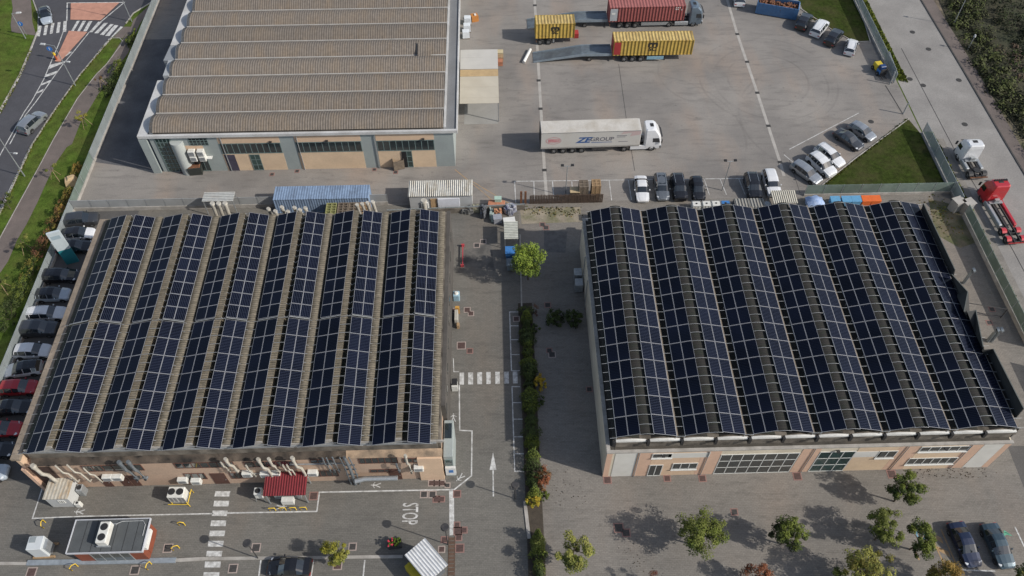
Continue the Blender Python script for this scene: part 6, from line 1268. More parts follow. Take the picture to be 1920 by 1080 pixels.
m.build('grille', mat('grille_grey', (.2, .2, .2), .6, .15, 6), t)
m = MB(); [m.tube([(x, y, 0), (x, y, .44)], .05, None, 6) for x in (-.8, .75) for y in (-.5, .55)]; m.tube([(1.1, -.8, .0), (1.1, -.8, .8), (1.1, .7, .8), (1.1, .7, 0)], .04, None, 6); m.tube([(-1.0, -.8, .5), (1.1, -.8, .5)], .04, None, 6); m.build('guard_rail', YELLOW, t)
t = thing('red_roofed_shelter', 'small shelter with dark red ribbed roof and yellow guard rails before the factory hall', 'shelter', (-24.0, 33.7, 0))
RRF = corrugated('dark_red_sheet', (.125, .012, .017), (.20, .02, .027), .26, 0, stain=(.10, .014, .016), samt=.5, sscale=1, bump=.5)
MB().mesh([(-.15, -.1, 2.3), (4.1, -.1, 2.3), (4.1, 2.3, 2.6), (-.15, 2.3, 2.6), (-.15, -.1, 2.24), (4.1, -.1, 2.24), (4.1, 2.3, 2.54), (-.15, 2.3, 2.54)], [(0, 1, 2, 3), (4, 7, 6, 5), (0, 4, 5, 1), (1, 5, 6, 2), (2, 6, 7, 3), (3, 7, 4, 0)]).build('roof', RRF, t)
for x in (.05, 3.9):
    for y in (.05, 2.15): MB().bx(x - .05, x + .05, y - .05, y + .05, 0, 2.24 + (.28 if y > 1 else 0)).build('post', GALV, t)
MB().bx(.5, 3.2, .5, 1.7, .05, 1.5).build('compressor', GALV, t); MB().bx(1.4, 2.6, -.25, .3, .3, 1.1).build('white_box', PLASTIC_W, t)
for i in range(4): x = .1 + i * 1.05; m = MB(); m.tube([(x, -.7, 0), (x, -.7, .65), (x + .6, -.7, .65), (x + .6, -.7, 0)], .045, None, 6); m.build('guard_rail', YELLOW, t)
t = thing('cooling_unit', 'single-fan cooling unit at the left side of the red-roofed shelter', 'cooling unit', (-24.95, 34.4, 0)); MB().bev(-.4, .4, -.35, .4, .7, 1.75, .05).build('housing', PLASTIC_W, t); m = MB(); m.cyl((0, .02, 1.751), (0, .02, 1.79), .28, 14); m.build('fan', DARK, t); m = MB(); [m.tube([(x * 1.2, y * 1.2, 0), (x, y, .7)], .035, None, 5) for x in (-.38, .38) for y in (-.33, .38)]; m.build('stand', GALV, t)
t = thing('garden_hut', 'small hut with turned white ribbed roof at the bottom edge by the drain', 'hut', (-7.55, 26.7, 0), -.86)
MB().bx(-1.4, 1.4, -1.0, 1.0, 0, 2.3).build('wall', mat('hut_wall', (.10, .11, .12), .8, .15, 1), t); MB().bx(-1.75, 1.75, -1.25, 1.25, 2.302, 2.42).build('roof', corrugated('white_hut_roof', (.40, .41, .42), (.62, .63, .63), .30, 1, samt=.3, stain=(.4, .4, .38)), t); MB().bx(-1.3, 1.3, -1.75, -1.02, 0, 1.3).build('yellow_front', mat('yellow_front', (.42, .34, .02), .7, .12, 2), t)
a = (-10.91, 29.09); t = thing('planter', 'dark planter with red and green flowers beside the white-roofed hut', 'planter', (a[0], a[1], 0)); MB().rbox((0, 0, 0), (1.3, .8, .6), .1).build('tub', CHAS, t); m = MB(); rnd = random.Random(3)
for i in range(60): x, y, z = rnd.uniform(-.6, .6), rnd.uniform(-.35, .35), rnd.uniform(.6, 1.1); m.rbox((x, y, z), (.16, .16, .1), rnd.uniform(0, 3), 1 if x < -.1 and rnd.random() < .6 else 0, .3)
m.build('flowers', [GRASS, mat('red_flower', (.45, .03, .06), .7, .2, 3)], t)
o = MB(); q = [(-5.58, 29.70), (-4.99, 29.69), (-4.91, 24.36), (-5.47, 24.38)]
for i in range(24): y = q[0][1] - i * .38; o.bx(q[0][0] + .02, q[1][0] - .02, y - .3, y, -.02, .03)
o.bx(q[0][0] - .04, q[0][0] + .018, q[0][1] - 9, q[0][1] + .1, -.02, .034); o.bx(q[1][0] - .018, q[1][0] + .04, q[0][1] - 9, q[0][1] + .1, -.02, .034); tag(o.build('drain_grating', mat('brown_grating', (.10, .06, .04), .85, .25, 2)), 'long brown drain grating below the white stop line', 'grating')
# yellow hoops
for i, (a, l) in enumerate((((-32.49, 31.69), 'yellow hoop barrier on the paving right of the kiosk roof'), ((-32.54, 29.25), 'yellow hoop barrier by the manhole right of the kiosk'), ((-42.01, 27.61), 'yellow hoop barrier below the kiosk corner, by the left manhole'), ((-34.76, 27.57), 'yellow hoop barrier below the right end of the kiosk'), ((-46.37, 32.07), 'yellow hoop barrier in the shade of the kiosk'))):
    m = MB(); m.tube([(-.3, 0, 0), (-.3, 0, .7), (0, 0, .9), (.3, 0, .7), (.3, 0, 0)], .05, None, 6); o = m.build('hoop_barrier', YELLOW, None, (a[0], a[1], 0)); o.rotation_euler = (0, 0, .4 * i); tag(o, l, 'barrier', 'yellow hoop barriers around the kiosk')
# ------------------------------------------------------------------ lane end clutter
t = thing('canopy_shelter', 'pale ribbed canopy beside the bright green tree in the lane', 'shelter', (.75, 67.1, 0)); MB().bx(0, 1.75, 0, 2.9, 1.95, 2.05).build('roof', corrugated('pale_green_sheet', (.33, .34, .30), (.50, .50, .44), .28, 1, samt=.5, stain=(.25, .25, .2)), t)
for x in (.08, 1.67):
    for y in (.08, 2.8): MB().bx(x - .04, x + .04, y - .04, y + .04, 0, 1.94).build('post', GALV, t)
a = (1.45, 64.91); bin_('large bin with bright blue lid below the pale canopy', a[0], a[1] + .9, BLUE_P, 1.25, 1.1, 1.35, 0, 'wheeled_bin', 'large bins below the pale canopy'); a = (1.55, 63.53); bin_('large grey bin in front of the one with the blue lid', a[0], a[1] + .4, mat('slate_bin', (.14, .17, .19), .6, .1, 3), 1.25, 1.1, 1.25, 0, 'wheeled_bin', 'large bins below the pale canopy')
JK = [('timber_stack', 'reddish timber boards topped with a pale green box at the lane end', 'timber stack', (-0.16, 73.89), (2.2, 1.0, .9), mat('red_boards', (.38, .16, .09)), 0), ('crate', 'pale green crate on the reddish timber boards', 'crate', (0.06, 74.46), (.9, .6, .5), mat('mint', (.35, .48, .40), .6, .1, 3), .91),
      ('sheet_bundle', 'upright bundle of pale grey-green sheets at the lane end', 'sheet bundle', (-0.90, 71.64), (.8, 1.9, .9), mat('sage_sheet', (.30, .36, .33), .6, .15, 3), 0), ('crate', 'grey box in front of the orange goods at the lane end', 'crate', (-0.06, 71.43), (1.1, .9, .9), mat('grey_box', (.27, .28, .31), .6, .12, 3), 0),
      ('goods_stack', 'orange and white goods behind the grey box', 'goods', (0.03, 72.55), (1.0, .9, 1.1), mat('orange_goods', (.45, .22, .12), .7, .35, 4), 0), ('scaffold_bundle', 'leaning bundle of dark poles at the lane end', 'pole bundle', (-1.87, 72.23), (.9, 1.7, 1.2), mat('slate_poles', (.10, .105, .115), .6, .4, 5), 0),
      ('waste_sack', 'pile of white and navy bagged waste by the lane kerb', 'waste bags', (1.65, 72.69), (1.7, 1.6, 1.2), mat('white_navy_bags', (.40, .41, .44), .5, .5, 2.5, tint=(.02, .03, .12), tscale=1.6, tamt=1.0), 0), ('crate', 'white crate below the bagged waste', 'crate', (1.46, 71.01), (1.5, .8, .8), WHITE, 0),
      ('waste_sack', 'dark rubbish bags heaped at the back of the lane', 'waste bags', (-3.91, 73.04), (1.8, .9, .8), mat('dark_bags', (.10, .10, .095), .5, .5, 3, tint=(.32, .32, .32), tscale=2, tamt=.6), 0), ('tarpaulin_heap', 'olive grey tarpaulin heap beside the dark bags', 'tarpaulin', (-2.85, 73.39), (1.2, 1.2, .9), mat('olive_tarp', (.24, .23, .16), .8, .2, 2), 0),
      ('white_awning_sheet', 'large white sheet hung over a frame in front of the corrugated shed', 'sheet', (-6.47, 74.25), (2.9, 1.9, 2.0), mat('white_sheet', (.60, .62, .67), .6, .06, 2), 0), ('crate', 'tan cardboard stack left of the large white sheet', 'cardboard stack', (-8.38, 74.31), (1.1, 1.6, 1.9), mat('cardboard', (.36, .24, .13), .85, .2, 2), 0), ('crate', 'small white chest left of the cardboard stack', 'chest', (-9.58, 74.15), (.95, .8, 1.3), WHITE, 0)]
for i, (nm, l, c, p, s, mt, z) in enumerate(JK):
    t = thing(nm, l, c, (p[0], p[1] + s[1] / 2, z), .08 * ((i * 5) % 4 - 1.5)); rnd = random.Random(i)
    m = MB()
    if 'sack' in nm or 'heap' in nm or 'goods' in nm or 'bundle' in nm:
        for k in range(12): q = (rnd.uniform(-.36, .36) * s[0], rnd.uniform(-.36, .36) * s[1], 0); m.rbox((q[0], q[1], rnd.uniform(0, .2)), (s[0] * rnd.uniform(.2, .4), s[1] * rnd.uniform(.2, .45), s[2] * rnd.uniform(.5, 1)), rnd.uniform(-.5, .5), 0, rnd.uniform(.5, .95))
    else:
        m.bev(-s[0] / 2, s[0] / 2, -s[1] / 2, s[1] / 2, .0, s[2], .04)
    m.build('bags' if 'sack' in nm else 'box', mt, t)
    if nm == 'crate': MB().bx(-s[0] / 2 - .02, s[0] / 2 + .02, -s[1] / 2 - .02, s[1] / 2 + .02, s[2] + .001, s[2] + .05).build('lid', mt, t)
# red barrier bar in the lane
a, b = (-4.56, 67.71), (-4.60, 64.39); m = MB(); m.bx(a[0] - .06, a[0] + .06, b[1], a[1], .3, .4); m.bx(a[0] - .2, a[0] + .2, a[1] - .1, a[1] + .1, 0, .42); m.bx(b[0] - .2, b[0] + .2, b[1] - .1, b[1] + .1, 0, .42); tag(m.build('barrier_rail', mat('red_barrier', (.40, .05, .06), .6, .12, 3)), 'red painted barrier rail standing in the lane beside the factory hall', 'barrier')
a = (-5.46, 59.41); t = thing('cooling_unit', 'pale blue domed unit at the foot of the factory hall side wall', 'cooling unit', (a[0] + .2, a[1], 0)); MB().bev(-.4, .4, -.4, .4, 0, 1.1, .08).build('housing', mat('pale_blue_unit', (.28, .42, .50), .5, .1, 3), t); m = MB(); m.tube([(0, 0, 1.101), (0, 0, 1.3)], .3, .15, 12); m.build('dome', PLASTIC_W, t)
a = (-5.34, 56.23); t = thing('hoist', 'orange and cream machinery against the factory hall side wall', 'machinery', (a[0] + .2, a[1], 0)); MB().bev(-.3, .15, -.7, .8, 0, 1.1, .06).build('housing', DUCT, t); MB().bx(-.2, .3, .9, 1.2, 0, 1.2).build('motor', mat('orange_motor', (.50, .27, .06), .6, .15, 3), t); MB().bx(.0, .3, -1.3, -.8, 0, .6).build('tray', WOOD, t)
a = (-5.38, 46.85); t = thing('utility_box', 'black and white wall box by the crossing', 'utility box', (a[0] + .1, a[1], 0)); MB().bx(-.3, .35, -.4, .3, 0, 1.0).build('housing', PLASTIC_W, t); MB().bx(-.28, .33, -.2, .5, 1.001, 1.3).build('lid', DARK, t)
# plant beside the right hall
a = (57.46, 66.19); t = thing('compressor', 'white plant unit with black fans beside the right end of the right hall', 'plant unit', (52.9, 60.6, 0), .05); MB().bev(-.9, .9, -1.5, .6, 0, 2.0, .08).build('housing', PLASTIC_W, t); MB().bev(-.8, .8, .65, 2.6, 0, 1.7, .08).build('housing', PLASTIC_W, t)
for y in (1.1, 2.1): m = MB(); m.cyl((.1, y, 1.701), (.1, y, 1.74), .38, 14); m.build('fan', DARK, t)
m = MB(); m.tube([(.3, 1.4, 1.8), (-.4, .7, 2.4), (-.9, .3, 3.2)], .22, None, 10); m.build('pipe', DUCT_G, t)
for q, l, h in (((57.30, 60.07), 'zinc elbow vent nearest the side fence, right of the right hall', 2.4), ((57.01, 51.47), 'zinc vent pair by the swing gate, left pipe', 2.2), ((57.44, 51.46), 'zinc vent pair by the swing gate, right pipe', 2.2)):
    t = thing('vent_pipe', l, 'vent pipe', (q[0], q[1], 0)); m = MB(); m.tube([(0, 0, 0), (0, 0, h * .75), (.15, .1, h)], .2, None, 10); m.build('pipe', DUCT_G, t); m = MB(); m.tube([(.15, .1, h + .01), (.4, .1, h + .15)], .34, .28, 10); m.build('cowl', DUCT_G, t)
# manhole covers
IRON = mat('manhole_iron', (.075, .045, .04), .85, .3, 4); IRON_D = mat('manhole_dark', (.045, .042, .04), .85, .3, 4); MF = mat('manhole_frame', (.33, .27, .24), .9, .15, 4); MFR = mat('manhole_red_frame', (.24, .14, .12), .9, .15, 4)
MH = [((-3.95, 57.68), .62, 1, 0), ((-3.50, 57.12), .55, 1, 0), ((-4.60, 52.56), .85, 1, 0), ((-3.60, 51.79), .55, 0, 0), ((-5.49, 57.65), .5, 1, 0), ((-1.96, 68.45), .6, 1, 1), ((-2.79, 67.84), .6, 1, 1), ((-8.26, 34.33), .6, 1, 1), ((-7.38, 34.30), .6, 1, 1), ((-6.97, 33.77), .55, 0, 0), ((-6.43, 33.76), .5, 0, 0), ((-4.84, 34.29), .62, 0, 0), ((-7.53, 35.54), .5, 1, 0), ((-6.97, 35.52), .5, 1, 0), ((-6.42, 35.51), .5, 1, 0), ((-5.85, 35.25), .4, 1, 1),
      ((-4.80, 31.00), .45, 0, 0), ((-4.73, 30.34), .65, 0, 0), ((-4.09, 30.43), .5, 0, 0), ((-4.62, 29.68), .5, 0, 0), ((-6.05, 29.50), .5, 0, 0), ((-6.29, 28.54), .5, 1, 0), ((-4.50, 28.60), .7, 0, 0), ((-16.43, 27.23), .7, 1, 0), ((-15.13, 29.04), .6, 1, 1), ((-33.41, 29.38), .7, 1, 1), ((-26.60, 27.19), .7, 1, 1), ((-24.69, 29.20), .7, 1, 1), ((-36.14, 27.29), .7, 1, 1), ((-46.17, 27.36), .75, 1, 0), ((-19.63, 34.46), .7, 0, 0),
      ((10.83, 35.39), .65, 0, 0), ((17.09, 35.40), .55, 0, 0), ((20.77, 35.30), .6, 0, 0), ((11.46, 30.23), .8, 0, 1), ((12.16, 29.71), .65, 0, 1), ((23.41, 31.58), .55, 0, 1), ((30.74, 35.27), .7, 0, 0), ((40.69, 35.24), .75, 0, 0), ((5.80, 58.13), .6, 0, 1), ((5.64, 51.61), .5, 0, 1), ((5.92, 51.02), .65, 1, 1), ((5.80, 71.17), .55, 0, 1), ((6.25, 70.60), .6, 0, 1), ((9.85, 46.29), .5, 0, 1), ((-22.53, 36.36), .5, 0, 0),
      ((59.33, 56.03), .55, 0, 1), ((58.27, 54.10), .55, 0, 1), ((-43.44, 82.27), .4, 0, 1), ((-30.98, 81.41), .45, 0, 1), ((-27.61, 81.94), .45, 0, 1), ((-16.95, 81.96), .4, 0, 1), ((-13.97, 81.35), .45, 0, 1), ((1.93, 56.19), .6, 1, 0)]
for i, (p, s, fr, dk) in enumerate(MH):
    o = MB().rbox((0, 0, .002), (s, s, .02), 0).build('manhole_cover', IRON_D if dk else IRON, None, (p[0], p[1], 0)); tag(o, 'square iron manhole cover set in the paving', 'manhole cover', 'manhole covers in the paving')
    k = s / 2; f = MB(); w_ = .11
    f.bx(-k - w_, k + w_, -k - w_, -k - .005, .0, .018); f.bx(-k - w_, k + w_, k + .005, k + w_, .0, .018); f.bx(-k - w_, -k - .005, -k - .004, k + .004, .0, .018); f.bx(k + .005, k + w_, -k - .004, k + .004, .0, .018); f.build('frame', MF if fr else MFR, o)
for p in ((6.95, 120.08), (6.67, 100.51), (6.64, 94.00), (6.58, 81.20), (39.22, 111.25), (39.38, 104.13), (39.41, 96.72), (39.50, 89.35), (39.48, 81.86)):
    o = MB().rbox((0, 0, .008), (.6, .5, .02), 0).build('drain_cover', DR, None, (p[0], p[1], 0)); tag(o, 'small dark iron cover on a drainage channel of the yard', 'drain cover', 'drain covers along the yard channels')
for p in ((67.61, 111.02), (68.70, 106.53), (70.77, 98.84), (64.91, 97.75), (68.04, 88.90), (63.38, 99.30), (54.60, 89.85)):
    m = MB(); m.cyl((0, 0, -.015), (0, 0, .004), .42, 16); o = m.build('round_manhole', DR, None, (p[0], p[1], 0)); tag(o, 'round iron manhole cover in the pale road', 'manhole cover', 'round manhole covers in the right-hand road')

# ------------------------------------------------------------------ plants
def leaf_mat(name, col, var=.35):
    m = mat(name, col, .75, var, 1.4, spec=.25); return m
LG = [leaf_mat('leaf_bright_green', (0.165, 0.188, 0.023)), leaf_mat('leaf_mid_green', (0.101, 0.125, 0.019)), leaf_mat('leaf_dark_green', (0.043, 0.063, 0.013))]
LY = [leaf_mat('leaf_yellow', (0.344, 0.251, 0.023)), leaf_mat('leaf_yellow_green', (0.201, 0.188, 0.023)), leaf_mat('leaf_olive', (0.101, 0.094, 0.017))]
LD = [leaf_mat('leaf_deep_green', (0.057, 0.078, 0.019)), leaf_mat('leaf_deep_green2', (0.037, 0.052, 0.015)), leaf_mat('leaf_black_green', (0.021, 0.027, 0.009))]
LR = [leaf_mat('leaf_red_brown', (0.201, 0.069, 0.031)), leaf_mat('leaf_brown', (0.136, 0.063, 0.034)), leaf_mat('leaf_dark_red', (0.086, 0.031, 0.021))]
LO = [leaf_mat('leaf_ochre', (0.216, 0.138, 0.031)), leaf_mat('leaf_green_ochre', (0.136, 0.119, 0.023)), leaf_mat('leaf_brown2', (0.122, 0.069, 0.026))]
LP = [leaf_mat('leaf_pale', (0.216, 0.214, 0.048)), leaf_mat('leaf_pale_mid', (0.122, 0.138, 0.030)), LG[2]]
BARK = mat('bark', (.10, .075, .055), .95, .3, 4, fine=.3)
STAKE = mat('stake_wood', (.30, .22, .12), .9, .2, 4)
def leaves(mb, rnd, c, rad, n, size, mats=3, dens=1.0, clumps=None, low=.0):
    """leaf-sized faces gathered in clumps through an uneven ellipsoid"""
    K = clumps or max(7, int(n / 60)); C = []
    while len(C) < K:
        p = Vector((rnd.uniform(-1, 1), rnd.uniform(-1, 1), rnd.uniform(-1 + low, 1)))
        if p.length > 1: continue
        if p.length < .45 and rnd.random() < .6: continue
        C.append((p * (.78 + .3 * rnd.random()), rnd.uniform(.15, .34), rnd.random()))
    for i in range(n):
        p, r, sh = C[rnd.randrange(K)]
        d = Vector((rnd.gauss(0, 1), rnd.gauss(0, 1), rnd.gauss(0, 1))).normalized() * (r * rnd.random() ** .4)
        q = p + d; pos = Vector((c[0] + q.x * rad[0], c[1] + q.y * rad[1], c[2] + q.z * rad[2]))
        if pos.z < .05: continue
        nrm = (d.normalized() * .6 + Vector((rnd.uniform(-.6, .6), rnd.uniform(-.6, .6), rnd.uniform(.1, 1.0)))).normalized()
        a = nrm.orthogonal().normalized(); a.rotate(Matrix.Rotation(rnd.uniform(0, 6.28), 3, nrm)); b = nrm.cross(a); s = size * rnd.uniform(.6, 1.3)
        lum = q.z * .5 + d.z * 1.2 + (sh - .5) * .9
        mi = 0 if lum > .28 else (1 if lum > -.25 else 2)  # light put into leaf colour: pale tops, dark undersides
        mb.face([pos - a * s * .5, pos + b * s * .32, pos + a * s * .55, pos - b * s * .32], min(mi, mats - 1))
def tree(label, base, h, rad, n, mats, size=.24, seed=1, crown_c=None, name='tree', group=None, trunk=.10, stakes=False, cat='tree', clumps=None, low=.0, z=0.0):
    rnd = random.Random(seed); t = thing(name, label, cat, (base[0], base[1], z), 0, group)
    cc = crown_c or (0, 0, h - rad[2] * .9); m = MB()
    bend = Vector((rnd.uniform(-.15, .15), rnd.uniform(-.15, .15), 0))
    m.tube([(0, 0, 0), (bend.x, bend.y, cc[2] * .5), (cc[0] * .6, cc[1] * .6, cc[2])], trunk, trunk * .55, 7)
    for i in range(7):
        a = i * 2.4 + rnd.random(); e = Vector((cc[0] + math.cos(a) * rad[0] * .75, cc[1] + math.sin(a) * rad[1] * .75, cc[2] + rnd.uniform(-.2, .75) * rad[2]))
        s_ = Vector((cc[0] * .4 + bend.x, cc[1] * .4 + bend.y, cc[2] * rnd.uniform(.55, .9))); m.tube([s_, s_.lerp(e, .5) + Vector((0, 0, .15)), e], trunk * .45, trunk * .12, 5)
    m.build('trunk', BARK, t)
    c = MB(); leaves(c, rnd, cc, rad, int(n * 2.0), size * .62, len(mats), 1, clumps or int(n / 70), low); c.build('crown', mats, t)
    if stakes:
        for k in range(3): a = k * 2.1 + seed; q = MB(); q.tube([(math.cos(a) * .8, math.sin(a) * .8, 0), (math.cos(a) * .12, math.sin(a) * .12, 1.7)], .035, None, 5); q.build('stake', STAKE, t)
    return t
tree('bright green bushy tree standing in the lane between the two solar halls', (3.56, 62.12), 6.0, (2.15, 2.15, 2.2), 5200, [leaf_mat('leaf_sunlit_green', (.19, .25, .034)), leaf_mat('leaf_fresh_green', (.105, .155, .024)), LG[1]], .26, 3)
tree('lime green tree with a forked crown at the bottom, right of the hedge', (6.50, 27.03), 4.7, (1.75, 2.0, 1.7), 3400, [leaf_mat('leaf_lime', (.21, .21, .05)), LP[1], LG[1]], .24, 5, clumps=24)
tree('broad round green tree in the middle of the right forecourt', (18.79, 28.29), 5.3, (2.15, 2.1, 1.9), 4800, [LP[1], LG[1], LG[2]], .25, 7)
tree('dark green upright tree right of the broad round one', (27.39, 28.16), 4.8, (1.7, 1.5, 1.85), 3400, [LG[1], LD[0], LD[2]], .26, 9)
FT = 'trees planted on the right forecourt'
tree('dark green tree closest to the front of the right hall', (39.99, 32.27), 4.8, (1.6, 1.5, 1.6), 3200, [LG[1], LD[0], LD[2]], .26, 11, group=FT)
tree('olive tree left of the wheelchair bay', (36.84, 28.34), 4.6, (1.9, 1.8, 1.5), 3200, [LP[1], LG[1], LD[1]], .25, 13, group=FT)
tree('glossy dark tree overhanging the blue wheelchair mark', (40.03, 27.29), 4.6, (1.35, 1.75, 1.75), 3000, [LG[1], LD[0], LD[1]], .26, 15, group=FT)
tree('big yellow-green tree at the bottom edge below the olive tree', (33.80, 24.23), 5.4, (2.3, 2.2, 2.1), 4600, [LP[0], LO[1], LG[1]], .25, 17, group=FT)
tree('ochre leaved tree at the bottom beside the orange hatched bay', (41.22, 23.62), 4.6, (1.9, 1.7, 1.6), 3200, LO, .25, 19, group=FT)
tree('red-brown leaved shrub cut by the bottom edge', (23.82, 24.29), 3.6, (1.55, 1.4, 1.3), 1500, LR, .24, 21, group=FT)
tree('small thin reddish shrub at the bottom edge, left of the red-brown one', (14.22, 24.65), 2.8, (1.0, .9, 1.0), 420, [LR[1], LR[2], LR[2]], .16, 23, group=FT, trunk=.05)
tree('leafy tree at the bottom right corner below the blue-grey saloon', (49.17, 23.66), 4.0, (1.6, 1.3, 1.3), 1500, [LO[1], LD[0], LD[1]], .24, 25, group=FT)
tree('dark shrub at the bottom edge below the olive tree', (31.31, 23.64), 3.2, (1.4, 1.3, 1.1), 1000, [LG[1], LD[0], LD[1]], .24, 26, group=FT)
tree('small yellowish tree on the kerb beside the black saloon', (-16.43, 27.75), 3.3, (1.35, 1.3, 1.2), 2400, [LY[1], LP[0], LG[1]], .22, 27, trunk=.07)
SB = 'shrubs in the shaded strip left of the right hall'
def shrub(label, base, rad, n, mats, size=.2, seed=1, group=None, z=0.0):
    rnd = random.Random(seed); t = thing('shrub', label, 'shrub', (base[0], base[1], z), 0, group); m = MB()
    for i in range(5): a = i * 1.3; m.tube([(0, 0, 0), (math.cos(a) * rad[0] * .5, math.sin(a) * rad[1] * .5, rad[2] * 1.1)], .03, .012, 4)
    m.build('stem', BARK, t); c = MB(); leaves(c, rnd, (0, 0, rad[2] * .95), rad, int(n * 1.7), size * .75, len(mats)); c.build('foliage', mats, t); return t
shrub('dark round shrub in deep shade, left of the pair by the right hall', (6.50, 55.67), (1.25, 1.2, 1.0), 1300, LD, .22, 31, SB); shrub('dark round shrub in deep shade, nearest the wall of the right hall', (8.78, 55.45), (1.2, 1.25, 1.1), 1300, LD, .22, 32, SB)
shrub('thin pinkish bare shrub at the top of the hedge', (4.00, 56.91), (.9, 1.0, .9), 260, [LR[1], LR[1], LR[2]], .12, 33, SB); shrub('vivid yellow shrub leaning out of the hedge', (4.30, 46.86), (.75, .85, .85), 900, [leaf_mat('leaf_vivid_yellow', (.34, .22, .02)), LY[0], LY[1]], .2, 34, SB)
shrub('rusty brown shrub beside the lower hedge', (4.09, 35.34), (.95, 1.25, 1.1), 1100, [LR[0], LO[2], LR[1]], .2, 35); shrub('small clipped dark ball by the rusty brown shrub', (4.17, 33.70), (.55, .55, .5), 600, [LG[1], LD[0], LD[1]], .14, 36)
for i, (q, l) in enumerate((((4.28, 54.42), 'black-green bush at the top right of the hedge'), ((3.66, 48.77), 'black-green bush just above the vivid yellow shrub'), ((4.20, 44.74), 'black-green bush just below the vivid yellow shrub'))): shrub(l, q, (.6, .65, .55), 500, LD, .16, 40 + i, SB)
def hedge(label, x0, x1, y0, y1, h, n, mats, seed):
    rnd = random.Random(seed); t = thing('hedge', label, 'hedge', ((x0 + x1) / 2, (y0 + y1) / 2, 0)); hx, hy = (x1 - x0) / 2, (y1 - y0) / 2; m = MB()
    for i in range(max(3, int(hy * 2.2))): y = -hy + (i + .5) * 2 * hy / max(3, int(hy * 2.2)); m.tube([(rnd.uniform(-.2, .2), y, 0), (rnd.uniform(-.3, .3), y + rnd.uniform(-.2, .2), h * .85)], .03, .015, 4)
    m.build('stem', BARK, t); c = MB()
    for i in range(n):
        y = rnd.uniform(-hy, hy); prof = 1 + .30 * math.sin(y * 1.5 + seed) + .25 * math.sin(y * 4.3 + 1)
        if math.sin(y * 1.23 + seed * 2) + math.sin(y * 3.7) < -1.45 and rnd.random() < .8: continue
        a = rnd.uniform(0, math.pi); r = rnd.random() ** .35
        pos = Vector((math.cos(a) * hx * r * prof, y, .12 + math.sin(a) * (h - .1) * r * (.8 + .25 * math.sin(y * 1.7 + 2) + .1 * math.sin(y * 6)))); nrm = Vector((math.cos(a) + rnd.uniform(-.6, .6), rnd.uniform(-.7, .7), math.sin(a) + rnd.uniform(-.2, .6))).normalized()
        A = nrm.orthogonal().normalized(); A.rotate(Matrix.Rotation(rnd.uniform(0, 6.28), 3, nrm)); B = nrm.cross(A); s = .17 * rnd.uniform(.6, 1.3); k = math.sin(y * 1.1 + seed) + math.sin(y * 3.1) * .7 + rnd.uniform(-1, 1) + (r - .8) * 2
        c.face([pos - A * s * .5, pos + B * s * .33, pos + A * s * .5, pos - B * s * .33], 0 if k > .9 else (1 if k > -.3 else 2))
    c.build('foliage', mats, t)
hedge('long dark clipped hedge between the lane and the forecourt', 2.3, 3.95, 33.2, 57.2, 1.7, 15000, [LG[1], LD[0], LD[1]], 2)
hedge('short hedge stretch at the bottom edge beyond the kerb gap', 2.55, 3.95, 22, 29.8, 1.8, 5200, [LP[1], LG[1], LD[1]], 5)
shrub('yellow-green bush at the near end of the long hedge', (2.93, 32.99), (.75, .8, .85), 800, [LY[0], LY[1], LG[1]], .2, 51)
# trees of the left-hand verge
VT = 'young trees on the left-hand verge'
tree('yellowing sapling with timber stakes beside the wide footpath', (-59.34, 92.10), 2.9, (1.2, 1.2, .9), 480, [LP[0], LY[1], LO[1]], .2, 61, group=VT, trunk=.05, stakes=True, z=-.03)
tree('thin green sapling on stakes near the beige sack', (-60.34, 81.40), 3.0, (1.1, 1.1, .9), 260, [LP[0], LP[1], LG[1]], .18, 62, group=VT, trunk=.05, stakes=True, z=-.03)
tree('pale green sapling on stakes left of the totem sign', (-60.09, 68.53), 3.0, (1.5, 1.3, .9), 520, [LP[0], LP[1], LG[1]], .2, 63, group=VT, trunk=.05, stakes=True, z=-.03)
tree('dark green sapling at the kerb on the left edge', (-64.76, 75.86), 3.2, (1.4, 1.2, 1.0), 900, [LG[1], LG[2], LD[1]], .22, 64, group=VT, trunk=.06, z=-.03)
tree('bare thin sapling with stakes beside the upper footpath', (-59.12, 100.58), 3.0, (1.0, 1.0, .9), 200, [LO[1], LO[2], LG[1]], .16, 65, group=VT, trunk=.05, stakes=True, z=-.03)
tree('thin sapling at the left edge by the lowest verge', (-60.59, 62.14), 2.9, (1.2, 1.1, .9), 500, [LP[1], LG[1], LG[2]], .2, 66, group=VT, trunk=.05, stakes=True, z=-.03)
FS = 'shrubs along the left fence'
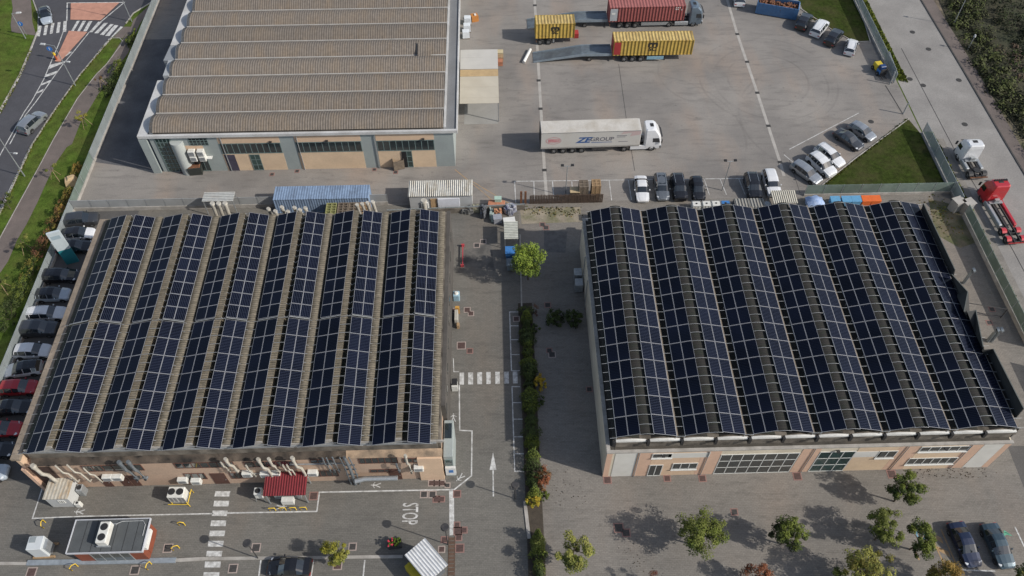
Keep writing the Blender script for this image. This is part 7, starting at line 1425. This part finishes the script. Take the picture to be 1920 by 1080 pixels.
for i, (q, r, ms, l) in enumerate((((-57.93, 103.97), (1.1, 2.6, .9), [LG[1], LG[2], LD[1]], 'green shrub against the upper left fence'), ((-58.16, 99.69), (1.2, 2.4, .9), [LG[2], LD[1], LD[2]], 'dark green shrub below the green one on the upper left fence'), ((-57.51, 77.02), (.9, 2.3, .9), LO, 'ochre shrub on the fence by the yard corner'), ((-57.55, 73.01), (1.0, 2.5, 1.0), [LO[1], LO[2], LD[1]], 'brownish shrub on the fence beside the dark grey sport utility'), ((-57.97, 68.65), (.9, 2.4, .9), [LR[1], LO[2], LD[2]], 'red-brown shrub on the fence behind the totem sign'),
        ((-58.13, 64.58), (1.0, 2.4, 1.0), [LO[1], LG[2], LD[1]], 'mixed green shrub on the fence beside the long black car'), ((-58.19, 61.18), (1.1, 2.3, 1.1), [LG[1], LD[0], LD[1]], 'green shrub on the fence beside the pale blue car'), ((-58.47, 57.84), (1.3, 2.6, 1.3), [LD[0], LD[1], LD[2]], 'large dark shrub on the fence beside the white estate'), ((-57.71, 83.08), (.7, 1.8, .6), LO, 'low ochre shrub above the beige sack'), ((-57.68, 112.01), (.8, 2.4, .7), [LG[1], LG[2], LD[1]], 'low green shrub at the top of the left fence'))):
    shrub(l, (q[0], q[1]), r, int(420 * r[1]), ms, .22, 70 + i, FS, -.03)
# scrub bank on the far right
def scrub(label, poly, n, mats, seed, hmax=2.2, name='scrub'):
    rnd = random.Random(seed); xs = [p[0] for p in poly]; ys = [p[1] for p in poly]; m = MB()
    def inside(x, y):
        r = False; j = len(poly) - 1
        for i in range(len(poly)):
            if (poly[i][1] > y) != (poly[j][1] > y) and x < (poly[j][0] - poly[i][0]) * (y - poly[i][1]) / (poly[j][1] - poly[i][1]) + poly[i][0]: r = not r
            j = i
        return r
    cl = []
    while len(cl) < n // 45:
        x, y = rnd.uniform(min(xs), max(xs)), rnd.uniform(min(ys), max(ys))
        if inside(x, y): cl.append((x, y, rnd.uniform(.4, 1) * hmax, rnd.uniform(.7, 1.7), rnd.random()))
    for i in range(n):
        x, y, h, r, sh = cl[rnd.randrange(len(cl))]; d = Vector((rnd.gauss(0, 1), rnd.gauss(0, 1), abs(rnd.gauss(0, 1)))).normalized(); k = rnd.random() ** .35
        pos = Vector((x + d.x * r * k, y + d.y * r * k, .05 + d.z * h * k)); nrm = (d + Vector((rnd.uniform(-.6, .6), rnd.uniform(-.6, .6), .3))).normalized(); A = nrm.orthogonal().normalized(); A.rotate(Matrix.Rotation(rnd.uniform(0, 6.28), 3, nrm)); B = nrm.cross(A); s = .34 * rnd.uniform(.6, 1.4)
        lum = d.z * k + (sh - .5) * 1.3 + rnd.uniform(-.3, .3); m.face([pos - A * s * .5, pos + B * s * .3, pos + A * s * .5, pos - B * s * .3], 0 if lum > .85 else (1 if lum > .3 else 2))  # upper leaves coloured lighter, lower ones darker, as painted daylight
    o = m.build(name, mats); o['kind'] = 'stuff'; tag(o, label, 'scrub'); return o
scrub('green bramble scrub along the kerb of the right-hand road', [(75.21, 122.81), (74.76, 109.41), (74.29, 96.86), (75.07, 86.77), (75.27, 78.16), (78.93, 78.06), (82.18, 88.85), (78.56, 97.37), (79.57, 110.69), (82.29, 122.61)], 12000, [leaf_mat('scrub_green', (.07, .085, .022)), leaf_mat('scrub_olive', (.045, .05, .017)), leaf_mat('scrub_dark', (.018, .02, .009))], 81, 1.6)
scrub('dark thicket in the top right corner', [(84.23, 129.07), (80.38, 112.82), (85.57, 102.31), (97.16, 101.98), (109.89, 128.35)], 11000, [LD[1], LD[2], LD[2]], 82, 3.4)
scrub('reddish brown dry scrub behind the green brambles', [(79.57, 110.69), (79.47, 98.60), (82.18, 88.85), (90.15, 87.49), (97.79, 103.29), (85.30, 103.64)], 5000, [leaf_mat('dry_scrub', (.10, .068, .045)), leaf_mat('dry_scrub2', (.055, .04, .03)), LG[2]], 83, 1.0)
sheet('scrub_ground', [(75.83, 129.31), (73.77, 106.67), (74.71, 93.78), (76.15, 80.22), (80.37, 53.88), (99.44, 53.36), (147.18, 127.29)], .0, mat('scrub_soil', (.045, .042, .022), .95, .35, .6, fine=.4, tint=(.025, .034, .013), tscale=.2, tamt=.8), 'structure')
# grass tufts that break the verge edges
def tufts(label, polys, n, seed, mats, s0=.16):
    rnd = random.Random(seed); m = MB()
    for (a, b, wd) in polys:
        a = Vector(a); b = Vector(b); L_ = (b - a).length
        for i in range(int(n * L_)):
            p = a.lerp(b, rnd.random()); x, y = p.x + rnd.uniform(-wd, wd), p.y + rnd.uniform(-wd, wd); an = rnd.uniform(0, 6.28); s = s0 * rnd.uniform(.6, 1.5); h = s * rnd.uniform(.8, 1.6)
            m.face([(x - math.cos(an) * s, y - math.sin(an) * s, 0), (x + math.cos(an) * s, y + math.sin(an) * s, 0), (x + math.cos(an) * s * .5 + .05, y + math.sin(an) * s * .5, h), (x - math.cos(an) * s * .5 + .05, y - math.sin(an) * s * .5, h)], rnd.randrange(len(mats)))
    o = m.build('grass_tufts', mats); o['kind'] = 'stuff'; return tag(o, label, 'grass')
tufts('grass fringe along the right-hand fence line', [((62.3, 40), (62.3, 87), .55), ((62.2, 99), (62.0, 125), .6)], 40, 90, [LG[0], LG[1], LP[1]])
tufts('weeds on the sandy strip behind the lane', [((4.00, 73.58), (10.70, 73.21), .9), ((57.86, 73.64), (59.06, 67.95), 1.8)], 26, 91, [LP[0], LP[1], LO[0]], .10)
tufts('fallen leaves and moss flecks on the forecourt paving', [((5.39, 36.74), (7.06, 32.59), 1.6), ((11.76, 28.05), (14.19, 26.40), 1.5), ((42.24, 35.14), (51.29, 35.19), .6)], 14, 92, [leaf_mat('leaf_litter', (.06, .05, .03)), LO[2]], .05)

tufts('ragged grass along the lawn kerbs and the verge edges', [((42.58, 75.63), (59.94, 90.17), .18), ((51.81, 115.82), (57.43, 109.06), .2), ((-61.59, 112.40), (-63.66, 103.49), .2), ((-63.66, 103.49), (-65.09, 95.05), .2), ((-65.09, 95.05), (-65.91, 88.02), .25), ((-65.91, 88.02), (-65.84, 74.94), .3), ((-73.42, 110.52), (-72.95, 103.62), .2), ((-72.95, 103.62), (-72.95, 95.27), .25)], 26, 95, [LG[1], LP[1], LO[1]], .09)
